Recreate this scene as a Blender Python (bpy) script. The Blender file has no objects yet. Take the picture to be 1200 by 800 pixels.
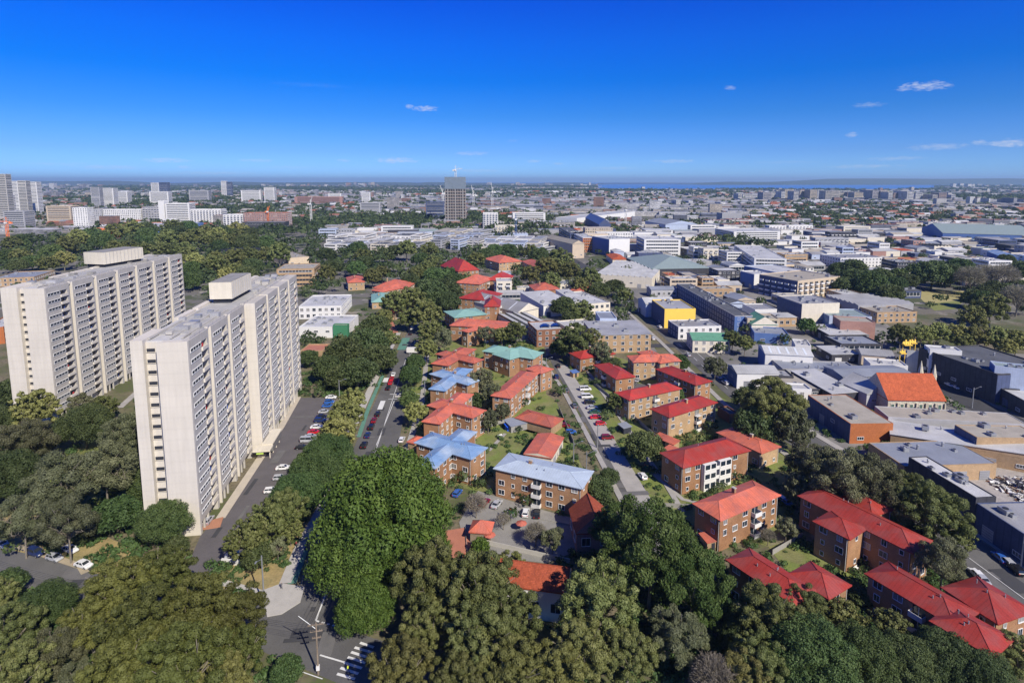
import bpy, math, random
import numpy as np
from mathutils import Vector, Matrix
D = bpy.data
SC = bpy.context.scene
COL = SC.collection
random.seed(7)
rnd = random.Random(11)
# ---------------------------------------------------------------- camera, sky, sun, exposure
F, YH, PY, H = 675.0, 212.0, 298.0, 90.0
PITCH = math.atan((PY-YH)/F)
cam = D.cameras.new('camera'); camo = D.objects.new('camera', cam); COL.objects.link(camo)
camo.location = (0, 0, H); camo.rotation_euler = (math.pi/2-PITCH, 0, 0)
cam.sensor_width = 36; cam.lens = F/1200*36; cam.shift_y = -(400-PY)/1200
cam.clip_start = 1; cam.clip_end = 200000
SC.camera = camo
SUN_EL, SUN_AZ = math.radians(40), math.radians(180-35)     # azimuth clockwise from +Y (ahead)
SDIR = Vector((math.sin(SUN_AZ)*math.cos(SUN_EL), math.cos(SUN_AZ)*math.cos(SUN_EL), math.sin(SUN_EL)))
W = D.worlds.new('World'); SC.world = W; W.use_nodes = True
wt = W.node_tree; wt.nodes.clear()
def wn(t, **k):
    n = wt.nodes.new(t)
    for a, b in k.items(): setattr(n, a, b)
    return n
wo = wn('ShaderNodeOutputWorld'); bg = wn('ShaderNodeBackground'); bg.inputs[1].default_value = 0.085
sky = wn('ShaderNodeTexSky', sky_type='NISHITA'); sky.sun_disc = False
sky.sun_elevation = SUN_EL; sky.sun_rotation = SUN_AZ; sky.altitude = 90; sky.air_density = 1.0
sky.dust_density = 0.15; sky.ozone_density = 3.0
tc = wn('ShaderNodeTexCoord'); sep = wn('ShaderNodeSeparateXYZ')
wt.links.new(tc.outputs['Generated'], sep.inputs[0])
# polarised, saturated blue: colour of the clear sky by height above the horizon
ramp = wn('ShaderNodeValToRGB')
els = ramp.color_ramp.elements
els[0].position = 0.0; els[0].color = (0.42, 0.88, 1.95, 1)
els[1].position = 1.0; els[1].color = (0.09, 0.30, 0.95, 1)
for p, c in ((0.047, (.27, .58, 1.40, 1)), (0.106, (.10, .46, 1.18, 1)), (0.163, (.0, .40, 1.25, 1)), (0.22, (.0, .375, 1.42, 1)), (0.293, (0.0, .29, 1.5, 1)), (.45, (0.02, .27, 1.25, 1))):
    e = els.new(p); e.color = c
wt.links.new(sep.outputs['Z'], ramp.inputs[0])
mul = wn('ShaderNodeMix', data_type='RGBA', blend_type='MULTIPLY'); mul.inputs[0].default_value = 1
wt.links.new(sky.outputs[0], mul.inputs[6]); wt.links.new(ramp.outputs[0], mul.inputs[7])
last = mul.outputs[2]
def pdir(px, py):
    v = Vector(((px-600)/F, math.cos(PITCH)+(PY-py)/F*math.sin(PITCH), -math.sin(PITCH)+(PY-py)/F*math.cos(PITCH)))
    return v.normalized()
# small fair-weather clouds: patches of noise round fixed directions of the sky
cl = [(1082,101,34,7,.75),(497,127,23,5,.8),(465,188,38,5,.7),(1183,168,24,6,.75),(1017,123,22,4,.35),(856,103,9,4,.4),(998,158,9,4,.55),
      (195,188,30,4,.65),(625,189,14,3,.5),(215,196,10,2.5,.4),(790,189,34,3.5,.5),(300,188,30,2.5,.4),(130,196,45,3,.4),(720,197,40,2.5,.35),(1050,186,40,3,.35),(1010,195,50,3,.4),(250,203,60,2.5,.35),(560,200,50,2.5,.35),(402,188,12,3,.45),(1148,167,10,4,.5),(1110,100,8,3,.6),
      (480,125,8,4,.6),(552,180,28,3.5,.45),(1100,172,38,5,.45),(655,192,12,2,.35),(340,196,40,2.5,.2),(70,192,40,2.5,.2),(920,190,50,2.5,.2),(600,165,12,2.5,.15),(365,100,60,4,.05)]
nz = wn('ShaderNodeTexNoise'); nz.inputs['Scale'].default_value = 120; nz.inputs['Detail'].default_value = 6; nz.inputs['Roughness'].default_value = .62
mp = wn('ShaderNodeMapping'); mp.inputs['Scale'].default_value = (1, 1, 3.2)
wt.links.new(tc.outputs['Generated'], mp.inputs[0]); wt.links.new(mp.outputs[0], nz.inputs['Vector'])
acc = None
def M(op, a, b=None, c=None, clamp=False):
    n = wn('ShaderNodeMath', operation=op); n.use_clamp = clamp
    for i, v in enumerate((a, b, c)):
        if v is None: continue
        if isinstance(v, (int, float)): n.inputs[i].default_value = v
        else: wt.links.new(v, n.inputs[i])
    return n.outputs[0]
for (cx, cy, rx, ry, s) in cl:
    d = pdir(cx, cy); r = math.atan(rx/F); q = math.atan(ry/F)
    side = Vector((d.y, -d.x, 0)).normalized(); up = side.cross(d)
    v1 = wn('ShaderNodeVectorMath', operation='DOT_PRODUCT'); v1.inputs[1].default_value = side/r
    v2 = wn('ShaderNodeVectorMath', operation='DOT_PRODUCT'); v2.inputs[1].default_value = up/q
    v3 = wn('ShaderNodeVectorMath', operation='DOT_PRODUCT'); v3.inputs[1].default_value = d
    for v in (v1, v2, v3): wt.links.new(tc.outputs['Generated'], v.inputs[0])
    rr = M('ADD', M('MULTIPLY', v1.outputs['Value'], v1.outputs['Value']), M('MULTIPLY', v2.outputs['Value'], v2.outputs['Value']))
    body = M('SUBTRACT', 1.0, rr, clamp=True)
    body = M('MULTIPLY', body, M('GREATER_THAN', v3.outputs['Value'], 0))
    m = M('MULTIPLY', M('MULTIPLY', M('ADD', M('SUBTRACT', M('MULTIPLY', body, .55), .80), nz.outputs[0]), 2.4, clamp=True), M('MULTIPLY', body, 2.0, clamp=True), clamp=True)
    m = M('MULTIPLY', m, min(1, s*.85))
    acc = m if acc is None else M('MAXIMUM', acc, m)
cm = wn('ShaderNodeMix', data_type='RGBA'); wt.links.new(acc, cm.inputs[0]); wt.links.new(last, cm.inputs[6])
cm.inputs[7].default_value = (7.2, 7.6, 8.6, 1)
wt.links.new(cm.outputs[2], bg.inputs[0]); wt.links.new(bg.outputs[0], wo.inputs[0])
sl = D.lights.new('sun', 'SUN'); sl.energy = 4.8; sl.angle = math.radians(.5); sl.color = (1, .93, .80)
so = D.objects.new('sun', sl); COL.objects.link(so); so.rotation_euler = (-SDIR).to_track_quat('-Z', 'Y').to_euler(); so.location = (0, -50, 300)
SC.view_settings.view_transform = 'Standard'; SC.view_settings.look = 'None'; SC.view_settings.gamma = 1; SC.view_settings.exposure = 0.28
SC.render.engine = 'CYCLES'
SC.cycles.max_bounces = 6; SC.cycles.diffuse_bounces = 3; SC.cycles.glossy_bounces = 2; SC.cycles.transmission_bounces = 3
SC.cycles.volume_bounces = 0; SC.cycles.transparent_max_bounces = 6; SC.cycles.use_denoising = True

# ---------------------------------------------------------------- helpers
cP, sP = math.cos(PITCH), math.sin(PITCH)
def G(px, py, z=0.0):
    """place in the world, at height z, of a point measured in the photograph"""
    x = (px-600)/F; v = (PY-py)/F
    t = (z-H)/(-sP+v*cP)
    return Vector((x*t, (cP+v*sP)*t, z))
def PXW(p):
    """world point -> photo pixel"""
    d = Vector(p)-Vector((0, 0, H)); f = d.y*cP-d.z*sP; u = d.y*sP+d.z*cP
    return (600+F*d.x/f, PY-F*u/f, f)
GA = math.radians(-4.2)                        # street grid heading
GX = Vector((math.cos(GA), -math.sin(GA), 0)); GY = Vector((math.sin(GA), math.cos(GA), 0))

def tag(o, label=None, cat=None, group=None, kind=None):
    if label: o['label'] = label
    if cat: o['category'] = cat
    if group: o['group'] = group
    if kind: o['kind'] = kind
    return o
def link(name, mesh, parent=None, loc=(0, 0, 0), rz=0.0, sc=None):
    o = D.objects.new(name, mesh); COL.objects.link(o)
    if parent: o.parent = parent
    o.location = loc; o.rotation_euler = (0, 0, rz)
    if sc: o.scale = sc
    return o
def empty(name, loc, rz=0.0, label=None, cat=None, group=None):
    o = D.objects.new(name, None); COL.objects.link(o); o.location = loc; o.rotation_euler = (0, 0, rz)
    return tag(o, label, cat, group)
def copy_tree(o, loc=None, rz=None, parent=None, sc=None):
    c = o.copy(); COL.objects.link(c)
    if parent: c.parent = parent
    if loc is not None: c.location = loc
    if rz is not None: c.rotation_euler = (0, 0, rz)
    if sc is not None: c.scale = sc
    for ch in list(o.children): copy_tree(ch, parent=c)
    return c

class MB:
    def __init__(s): s.v = []; s.f = []; s.m = []
    def poly(s, pts, mi=0):
        n = len(s.v); s.v += [tuple(p) for p in pts]; s.f.append(tuple(range(n, n+len(pts)))); s.m.append(mi)
    def box(s, c, ex, ey, z0, z1, mi=0, mt=None):
        """c centre xy, ex/ey half vectors"""
        c = Vector((c[0], c[1], 0)); ex = Vector((ex[0], ex[1], 0)); ey = Vector((ey[0], ey[1], 0))
        if ex.x*ey.y-ex.y*ey.x < 0: ey = -ey
        q = [c-ex-ey, c+ex-ey, c+ex+ey, c-ex+ey]
        n = len(s.v); s.v += [(p.x, p.y, z0) for p in q]+[(p.x, p.y, z1) for p in q]
        s.f += [(n+3, n+2, n+1, n), (n+4, n+5, n+6, n+7)]+[(n+i, n+(i+1) % 4, n+4+(i+1) % 4, n+4+i) for i in range(4)]
        s.m += [mi, mi if mt is None else mt]+[mi]*4
    def abox(s, x0, x1, y0, y1, z0, z1, mi=0, mt=None):
        s.box(((x0+x1)/2, (y0+y1)/2), ((x1-x0)/2, 0), (0, (y1-y0)/2), z0, z1, mi, mt)
    def tube(s, p0, p1, r0, r1=None, n=6, mi=0, cap=True):
        r1 = r0 if r1 is None else r1
        p0 = Vector(p0); p1 = Vector(p1); d = (p1-p0).normalized()
        a = d.orthogonal().normalized(); b = d.cross(a); k = len(s.v)
        for p, r in ((p0, r0), (p1, r1)):
            for i in range(n):
                t = 2*math.pi*i/n; s.v.append(tuple(p+(a*math.cos(t)+b*math.sin(t))*r))
        for i in range(n): s.f.append((k+i, k+(i+1) % n, k+n+(i+1) % n, k+n+i)); s.m.append(mi)
        if cap: s.f.append(tuple(k+n+i for i in range(n))); s.m.append(mi)
    def mesh(s, name, mats, org=(0, 0, 0), uv=True):
        me = D.meshes.new(name)
        o = org
        me.from_pydata([(v[0]-o[0], v[1]-o[1], v[2]-o[2]) for v in s.v], [], s.f)
        for m in mats: me.materials.append(m)
        me.polygons.foreach_set('material_index', s.m)
        if uv and s.f:
            uvl = me.uv_layers.new(name='uv'); buf = np.zeros(len(me.loops)*2, dtype=np.float32)
            for p in me.polygons:
                n = p.normal
                hx = Vector((-n.y, n.x, 0))
                hx = hx.normalized() if hx.length > .01 else Vector((1, 0, 0))
                vy = n.cross(hx)
                for li in p.loop_indices:
                    q = me.vertices[me.loops[li].vertex_index].co
                    buf[2*li] = q.dot(hx); buf[2*li+1] = q.dot(vy)
            uvl.data.foreach_set('uv', buf)
        me.validate(); return me
    def build(s, name, mats, parent=None, org=(0, 0, 0), top=False):
        """vertices are world coordinates; org = world place of the parent"""
        me = s.mesh(name, mats, org)
        return link(name, me, parent, (0, 0, 0) if parent else org)

# ---------------------------------------------------------------- materials
def newmat(name):
    m = D.materials.new(name); m.use_nodes = True; nt = m.node_tree; nt.nodes.clear()
    out = nt.nodes.new('ShaderNodeOutputMaterial'); b = nt.nodes.new('ShaderNodeBsdfPrincipled')
    nt.links.new(b.outputs[0], out.inputs[0]); return m, nt, b
def N(nt, t, ins=None, **k):
    n = nt.nodes.new(t)
    for a, v in k.items(): setattr(n, a, v)
    for a, v in (ins or {}).items():
        if hasattr(v, 'is_output') or isinstance(v, bpy.types.NodeSocket): nt.links.new(v, n.inputs[a])
        else: n.inputs[a].default_value = v
    return n
def rgb(c): return (c[0], c[1], c[2], 1)
MC = {}
def mat(name, col, rough=.8, var=.25, scale=.4, spec=.3, fine=6.0, stripes=None, brick=None, bump=.0, objvar=0.0, metal=0.0, streak=0.0, tint=None):
    """matt surface with two sizes of wear; stripes=(period, darkness, axis) ribs along uv; brick=(w,h,mortar)"""
    if name in MC: return MC[name]
    m, nt, b = newmat(name)
    geo = N(nt, 'ShaderNodeNewGeometry')
    n1 = N(nt, 'ShaderNodeTexNoise', {'Vector': geo.outputs['Position'], 'Scale': scale, 'Detail': 5.0, 'Roughness': .6})
    n2 = N(nt, 'ShaderNodeTexNoise', {'Vector': geo.outputs['Position'], 'Scale': fine, 'Detail': 3.0})
    a = N(nt, 'ShaderNodeMath', {0: n1.outputs[0], 1: n2.outputs[0]}, operation='ADD')
    mr = N(nt, 'ShaderNodeMapRange', {'Value': a.outputs[0], 'From Min': .7, 'From Max': 1.3, 'To Min': 1-var, 'To Max': 1+var})
    val = mr.outputs[0]
    uv = N(nt, 'ShaderNodeUVMap')
    if stripes:
        sx = N(nt, 'ShaderNodeSeparateXYZ', {0: uv.outputs[0]})
        w = N(nt, 'ShaderNodeMath', {0: sx.outputs[stripes[2]], 1: 1/stripes[0]}, operation='MULTIPLY')
        fr = N(nt, 'ShaderNodeMath', {0: w.outputs[0]}, operation='FRACT')
        st = N(nt, 'ShaderNodeMapRange', {'Value': fr.outputs[0], 'From Min': 0, 'From Max': .22, 'To Min': 1-stripes[1], 'To Max': 1})
        mm = N(nt, 'ShaderNodeMath', {0: val, 1: st.outputs[0]}, operation='MULTIPLY'); val = mm.outputs[0]
    if streak:
        mpp = N(nt, 'ShaderNodeMapping', {'Vector': uv.outputs[0], 'Scale': (1.2, .06, 1)})
        n3 = N(nt, 'ShaderNodeTexNoise', {'Vector': mpp.outputs[0], 'Scale': 1.0, 'Detail': 4.0})
        m3 = N(nt, 'ShaderNodeMapRange', {'Value': n3.outputs[0], 'From Min': .35, 'From Max': .7, 'To Min': 1.0, 'To Max': 1-streak})
        mm = N(nt, 'ShaderNodeMath', {0: val, 1: m3.outputs[0]}, operation='MULTIPLY'); val = mm.outputs[0]
    if objvar:
        oi = N(nt, 'ShaderNodeObjectInfo')
        m4 = N(nt, 'ShaderNodeMapRange', {'Value': oi.outputs['Random'], 'To Min': 1-objvar, 'To Max': 1+objvar})
        mm = N(nt, 'ShaderNodeMath', {0: val, 1: m4.outputs[0]}, operation='MULTIPLY'); val = mm.outputs[0]
    base = N(nt, 'ShaderNodeRGB'); base.outputs[0].default_value = rgb(col); bc = base.outputs[0]
    if tint:
        t1 = N(nt, 'ShaderNodeTexNoise', {'Vector': geo.outputs['Position'], 'Scale': tint[1], 'Detail': 3.0})
        tm = N(nt, 'ShaderNodeMapRange', {'Value': t1.outputs[0], 'From Min': .42, 'From Max': .6})
        mx = N(nt, 'ShaderNodeMix', {0: tm.outputs[0], 6: bc, 7: rgb(tint[0])}, data_type='RGBA'); bc = mx.outputs[2]
    if brick:
        bt = N(nt, 'ShaderNodeTexBrick', {'Vector': uv.outputs[0], 'Scale': 1.0, 'Brick Width': brick[0], 'Row Height': brick[1], 'Mortar Size': brick[2], 'Color1': (1, 1, 1, 1), 'Color2': (.62, .6, .6, 1), 'Mortar': (.8, .8, .78, 1), 'Bias': -.1})
        mx = N(nt, 'ShaderNodeMix', {0: 1.0, 6: bc, 7: bt.outputs[0]}, data_type='RGBA', blend_type='MULTIPLY'); bc = mx.outputs[2]
    vv = N(nt, 'ShaderNodeVectorMath', {0: bc}, operation='SCALE'); nt.links.new(val, vv.inputs['Scale'])
    nt.links.new(vv.outputs[0], b.inputs['Base Color'])
    b.inputs['Roughness'].default_value = rough; b.inputs['Specular IOR Level'].default_value = spec; b.inputs['Metallic'].default_value = metal
    if bump:
        bp = N(nt, 'ShaderNodeBump', {'Height': a.outputs[0], 'Strength': bump, 'Distance': .1}); nt.links.new(bp.outputs[0], b.inputs['Normal'])
    MC[name] = m; return m
def glass(name, col=(.02, .03, .045), rough=.12, curtains=.35):
    if name in MC: return MC[name]
    m, nt, b = newmat(name)
    oi = N(nt, 'ShaderNodeObjectInfo')
    cr = N(nt, 'ShaderNodeValToRGB', {0: oi.outputs['Random']}); e = cr.color_ramp.elements
    e[0].color = rgb(col); e[0].position = 1-curtains-.01; e[1].color = (.30, .29, .27, 1); e[1].position = min(1, 1-curtains*.35)
    nt.links.new(cr.outputs[0], b.inputs['Base Color']); b.inputs['Roughness'].default_value = rough
    b.inputs['Specular IOR Level'].default_value = .7
    MC[name] = m; return m
RED = (.52, .062, .045); RED2 = (.60, .10, .065)
def m_(k):
    L = {
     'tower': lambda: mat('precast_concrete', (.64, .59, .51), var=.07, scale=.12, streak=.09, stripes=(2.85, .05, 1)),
     'tower_side': lambda: mat('shaded_facade_concrete', (.49, .46, .41), var=.12, scale=.3, streak=.1),  # tower concrete darkened to paint in the long side's weaker light
     'white': lambda: mat('white_paint', (.68, .67, .64), var=.06),
     'cream': lambda: mat('cream_render', (.68, .62, .50), var=.08, streak=.1),
     'brick': lambda: mat('orange_brick', (.44, .255, .14), var=.24, scale=.25, brick=(.24, .086, .01), tint=((.37, .195, .10), .12), objvar=.1),
     'brickp': lambda: mat('pale_brick', (.48, .33, .19), var=.22, brick=(.24, .086, .01), objvar=.1),
     'brickd': lambda: mat('brown_brick', (.27, .13, .075), var=.2, brick=(.24, .086, .01)),
     'brickr': lambda: mat('red_orange_brick', (.48, .16, .055), var=.16, brick=(.24, .086, .01)),
     'rred': lambda: mat('coral_red_metal_roof', (.58, .15, .09), rough=.65, var=.26, scale=.15, stripes=(.76, .22, 0), objvar=.14, streak=.16, tint=((.47, .14, .10), .35)),
     'rcrim': lambda: mat('crimson_metal_roof', (.43, .045, .036), rough=.55, var=.26, scale=.15, stripes=(.76, .25, 0), objvar=.14, streak=.15, tint=((.35, .055, .045), .35)),
     'rmar': lambda: mat('maroon_red_roof', (.37, .045, .033), rough=.55, var=.26, scale=.15, stripes=(.76, .25, 0), objvar=.1, streak=.2, tint=((.30, .06, .05), .3)),
     'rtile': lambda: mat('orange_clay_tiles', (.38, .085, .04), rough=.85, var=.22, scale=.5, stripes=(.33, .3, 1), brick=(.3, .33, .02)),
     'rtile2': lambda: mat('bright_orange_tiles', (.50, .115, .045), rough=.85, var=.25, scale=.5, stripes=(.4, .3, 1), brick=(.3, .4, .02)),
     'rblue': lambda: mat('blue_metal_roof', (.19, .31, .50), rough=.5, var=.2, tint=((.34, .42, .52), .12), stripes=(.76, .2, 0)),
     'rlblue': lambda: mat('pale_blue_metal_roof', (.42, .49, .57), rough=.5, var=.16, stripes=(.76, .16, 0)),
     'rgreen': lambda: mat('verdigris_metal_roof', (.24, .42, .36), rough=.55, var=.12, stripes=(.76, .15, 0)),
     'rgreen2': lambda: mat('green_metal_roof', (.12, .29, .19), rough=.6, var=.2, stripes=(.9, .3, 0)),
     'rgrey': lambda: mat('grey_metal_roof', (.30, .30, .305), rough=.55, var=.28, scale=.1, stripes=(1.0, .18, 0), objvar=.12),
     'rlight': lambda: mat('light_metal_roof', (.46, .46, .45), rough=.6, var=.3, scale=.1, stripes=(1.0, .16, 0), objvar=.1),
     'rdark': lambda: mat('dark_membrane_roof', (.10, .105, .115), rough=.85, var=.3, scale=.15),
     'rtan': lambda: mat('tan_gravel_roof', (.33, .30, .25), rough=.9, var=.22, scale=.2, objvar=.1),
     'rblueg': lambda: mat('blue_grey_roof', (.24, .26, .30), rough=.6, var=.22, scale=.1, stripes=(1.0, .1, 0)),
     'rteal': lambda: mat('grey_green_roof', (.25, .31, .30), rough=.6, var=.12, stripes=(1.0, .2, 0)),
     'yellow': lambda: mat('yellow_render', (.85, .58, .10), var=.05),
     'bluew': lambda: mat('blue_render', (.09, .16, .36), var=.1),
     'lbluew': lambda: mat('pale_blue_cladding', (.42, .48, .60), var=.14, stripes=(.8, .12, 0)),
     'dark': lambda: mat('dark_cladding', (.055, .055, .065), var=.3, stripes=(2.4, .35, 0)),
     'navy': lambda: mat('navy_cladding_and_shade', (.07, .09, .17), var=.25, stripes=(2.0, .3, 0)),  # cladding colour; also shade painted onto left side walls
     'grey': lambda: mat('grey_render', (.36, .36, .37), var=.15, objvar=.15),
     'tan': lambda: mat('sand_render', (.55, .45, .33), var=.12, objvar=.1),
     'pink': lambda: mat('pink_brick', (.42, .24, .2), var=.15, brick=(.24, .086, .01)),
     'stone': lambda: mat('pale_stone', (.62, .57, .44), var=.12, brick=(.6, .3, .02)),
     'frame': lambda: mat('white_window_frame', (.75, .75, .74), var=.04),
     'glass': lambda: glass('window_glass'),
     'glassd': lambda: glass('dark_window_glass', curtains=.12),
     'shadow': lambda: mat('dark_parts_and_shade', (.03, .033, .045), var=.3),  # near-black parts; also painted shade under the towers and lift houses
     'metal': lambda: mat('galvanised_steel', (.38, .39, .40), rough=.45, var=.12, metal=.5),
     'concrete': lambda: mat('concrete', (.44, .42, .38), var=.12, scale=.3),
     'concd': lambda: mat('weathered_concrete', (.30, .29, .27), var=.25, scale=.3, streak=.2),
     'timber': lambda: mat('weathered_timber', (.24, .19, .14), var=.3),
     'solar': lambda: mat('solar_panel', (.018, .03, .12), rough=.15, var=.1, spec=.6),
     'blue_tarp': lambda: mat('blue_plastic_sheet', (.02, .12, .75), rough=.5, var=.1),
     'orange': lambda: mat('orange_cladding', (.85, .22, .06), var=.06),
     'green': lambda: mat('green_panel', (.05, .20, .10), var=.1),
     'fence': lambda: mat('grey_palings', (.30, .29, .27), var=.2, stripes=(.3, .4, 0)),
     'redw': lambda: mat('red_brick_paving', (.50, .17, .10), var=.12),
    }
    return L[k]()
# ---------------------------------------------------------------- ground, water, hills
SHEET = [0]; PAVED = []
def lift(z, thick):
    """every flat sheet lies 3 mm above the one laid before it"""
    if thick or z > 1: return z+.10
    SHEET[0] += 1; return .008+.003*SHEET[0]
def tri_fill(name, pts, z, m, thick=None):
    """flat sheet (or slab with edges when thick is given) from world points"""
    if z < .25: z = lift(z, thick)
    if name not in ('lawn', 'dry_lawn', 'earth_bank', 'park_grass', 'town_yard'): PAVED.append([(p.x, p.y) for p in pts])
    b = MB(); P_ = [Vector((p.x, p.y, z)) for p in pts]
    a = sum(P_[i].x*P_[(i+1) % len(P_)].y-P_[(i+1) % len(P_)].x*P_[i].y for i in range(len(P_)))
    if a < 0: P_.reverse()
    b.poly(P_)
    if thick:
        for i in range(len(P_)):
            p, q = P_[i], P_[(i+1) % len(P_)]
            b.poly([p, Vector((p.x, p.y, z-thick)), Vector((q.x, q.y, z-thick)), q])
    return tag(b.build(name, [m]), kind='structure')
def area(name, px, z, m, thick=None):
    return tri_fill(name, [G(x, y, 0) for x, y in px], z, m, thick)
def strip(name, px, w, z, m, thick=None, off=0.0, world=False):
    pts = px if world else [G(x, y, 0) for x, y in px]
    n = len(pts); L = []; R = []
    for i in range(n):
        d = (pts[min(i+1, n-1)]-pts[max(i-1, 0)]).normalized(); nn = Vector((-d.y, d.x, 0))
        L.append(pts[i]+nn*(off+w/2)); R.append(pts[i]+nn*(off-w/2))
    z = lift(z, thick); PAVED.append([(p.x, p.y) for p in L+R[::-1]])
    b = MB()
    for i in range(n-1):
        q = [L[i], R[i], R[i+1], L[i+1]]; q = [Vector((p.x, p.y, z)) for p in q]
        if (q[1]-q[0]).cross(q[2]-q[0]).z < 0: q.reverse()
        b.poly(q)
    if thick:
        for S in (L, R):
            for i in range(n-1):
                p, q = S[i], S[i+1]; b.poly([(p.x, p.y, z), (p.x, p.y, z-thick), (q.x, q.y, z-thick), (q.x, q.y, z)])
    return tag(b.build(name, [m]), kind='structure')

def ground_mat():
    m, nt, b = newmat('suburban_ground')
    geo = N(nt, 'ShaderNodeNewGeometry')
    def ns(sc, det=5.0, ro=.6): return N(nt, 'ShaderNodeTexNoise', {'Vector': geo.outputs['Position'], 'Scale': sc, 'Detail': det, 'Roughness': ro}).outputs[0]
    def mix(f, a, c): return N(nt, 'ShaderNodeMix', {0: f, 6: a, 7: c}, data_type='RGBA').outputs[2]
    def step(v, a, c): return N(nt, 'ShaderNodeMapRange', {'Value': v, 'From Min': a, 'From Max': c}).outputs[0]
    near = mix(step(ns(.05), .42, .56), rgb((.10, .12, .045)), rgb((.20, .17, .11)))     # grass / bare earth
    near = mix(step(ns(.9), .45, .65), near, rgb((.115, .10, .07)))
    town = mix(step(ns(.022, 4.0), .50, .56), rgb((.16, .152, .14)), rgb((.085, .10, .055)))
    town = mix(step(ns(.07, 4.0), .58, .64), town, rgb((.30, .28, .25)))
    sy = N(nt, 'ShaderNodeSeparateXYZ', {0: geo.outputs['Position']})
    c1 = mix(step(sy.outputs['Y'], 330.0, 420.0), near, town)
    far = mix(step(ns(.012, 6.0, .7), .47, .53), rgb((.05, .065, .045)), rgb((.17, .16, .15)))
    far = mix(step(ns(.02, 5.0, .7), .60, .63), far, rgb((.45, .43, .40)))
    c2 = mix(step(sy.outputs['Y'], 2500.0, 5000.0), c1, far)
    vf = far
    c3 = c2
    nt.links.new(c3, b.inputs['Base Color']); b.inputs['Roughness'].default_value = .95; b.inputs['Specular IOR Level'].default_value = .1
    return m
g = MB()
XS = [-40000, -12000, -4000, -1500, -600, -200, 0, 200, 600, 1500, 4000, 12000, 40000]; YS = [-1500, -400, 0, 100, 200, 400, 800, 1600, 3200, 6400, 12800, 40000]
for i in range(len(XS)-1):
    for j in range(len(YS)-1):
        g.poly([(XS[i], YS[j], 0), (XS[i+1], YS[j], 0), (XS[i+1], YS[j+1], 0), (XS[i], YS[j+1], 0)])
tag(g.build('ground', [ground_mat()]), kind='structure')

wm, nt, b = newmat('bay_water')
geo = N(nt, 'ShaderNodeNewGeometry')
b.inputs['Base Color'].default_value = (.03, .17, .50, 1); b.inputs['Roughness'].default_value = .55; b.inputs['Specular IOR Level'].default_value = .3
area('bay_water', [(700, 220.3), (770, 222.3), (840, 222.6), (900, 223.0), (1010, 222.3), (1065, 221.2), (1110, 219.0), (1210, 217.2), (1210, 214.6), (1010, 214.2), (700, 214.6)], .3, wm)
tag(tri_fill('sea_water', [Vector((-40000, 17000, 0)), Vector((6200, 17000, 0)), Vector((6200, 39000, 0)), Vector((-40000, 39000, 0))], .3, wm), kind='structure')
# hills beyond the bay and wooded ridges at the horizon
hm = mat('wooded_hills', (.06, .085, .06), var=.25, scale=.003, fine=.02, spec=.05, rough=1)
def hill(name, x0, x1, y, h, seed, depth=1500, rough=.25):
    r = random.Random(seed); n = 70; m2 = 6; vs = []; fs = []
    ph = [r.uniform(0, 6.3) for _ in range(6)]
    for j in range(m2+1):
        v = j/m2
        for i in range(n+1):
            u = i/n
            env = min(1, u*7, (1-u)*7)
            k = 1+rough*sum(math.sin(ph[q]+u*(q+1)*5.1)/(q+1) for q in range(6))
            vs.append((x0+(x1-x0)*u, y+(v-.5)*depth*2, max(-3, h*env*k*math.sin(math.pi*v)**.8-1)))
    for j in range(m2):
        for i in range(n): fs.append((j*(n+1)+i, j*(n+1)+i+1, (j+1)*(n+1)+i+1, (j+1)*(n+1)+i))
    me = D.meshes.new(name); me.from_pydata(vs, [], fs); me.materials.append(hm); me.shade_smooth()
    return tag(link(name, me), kind='structure')
hill('hills', 6000, 23000, 15500, 140, 3)
hill('hills', 4300, 12000, 14500, 60, 4)
hill('hills', -22000, -8500, 15000, 75, 5)
hill('hills', -9500, -1500, 14500, 48, 6)
hill('hills', -3000, 2500, 15500, 42, 8)

# ---------------------------------------------------------------- near ground surfaces
ASP = mat('asphalt', (.105, .102, .10), rough=.9, var=.22, scale=.12, tint=((.13, .127, .122), .05))
ASP2 = mat('asphalt_car_park', (.12, .11, .112), rough=.9, var=.18, scale=.15)
ASPD = mat('asphalt_dark', (.06, .06, .064), rough=.9, var=.2, scale=.15)
CON = mat('concrete_paving', (.36, .34, .31), var=.16, scale=.3)
CONL = mat('pale_footpath', (.43, .41, .38), var=.12, scale=.5)
GRS = mat('lawn', (.165, .205, .05), var=.3, scale=.25, fine=2.5, tint=((.19, .19, .075), .15))
DRY = mat('dry_grass', (.34, .26, .12), var=.25, scale=.3, fine=2.0, tint=((.25, .22, .10), .2))
DIRT = mat('bare_earth', (.20, .15, .10), var=.35, scale=.3, tint=((.30, .26, .17), .2))
PAINT = mat('road_paint', (.66, .66, .64), var=.12, fine=8)
GRNP = mat('green_bike_lane', (.11, .24, .18), var=.2)
Z1, Z2, Z3, Z4, Z5 = .02, .028, .036, .192, .196
TOWN = mat('town_asphalt', (.16, .155, .15), rough=.95, var=.25, scale=.06, tint=((.24, .225, .20), .04))
area('town_yard', [(700, 330), (760, 372), (862, 470), (940, 525), (1010, 575), (1130, 650), (1210, 710), (1400, 700), (1300, 420), (1070, 408), (1040, 380), (960, 345), (800, 310)], Z1, TOWN)
area('town_yard', [(600, 395), (640, 420), (700, 412), (770, 412), (745, 375), (690, 340), (600, 340), (590, 370)], Z1, TOWN)
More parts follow.
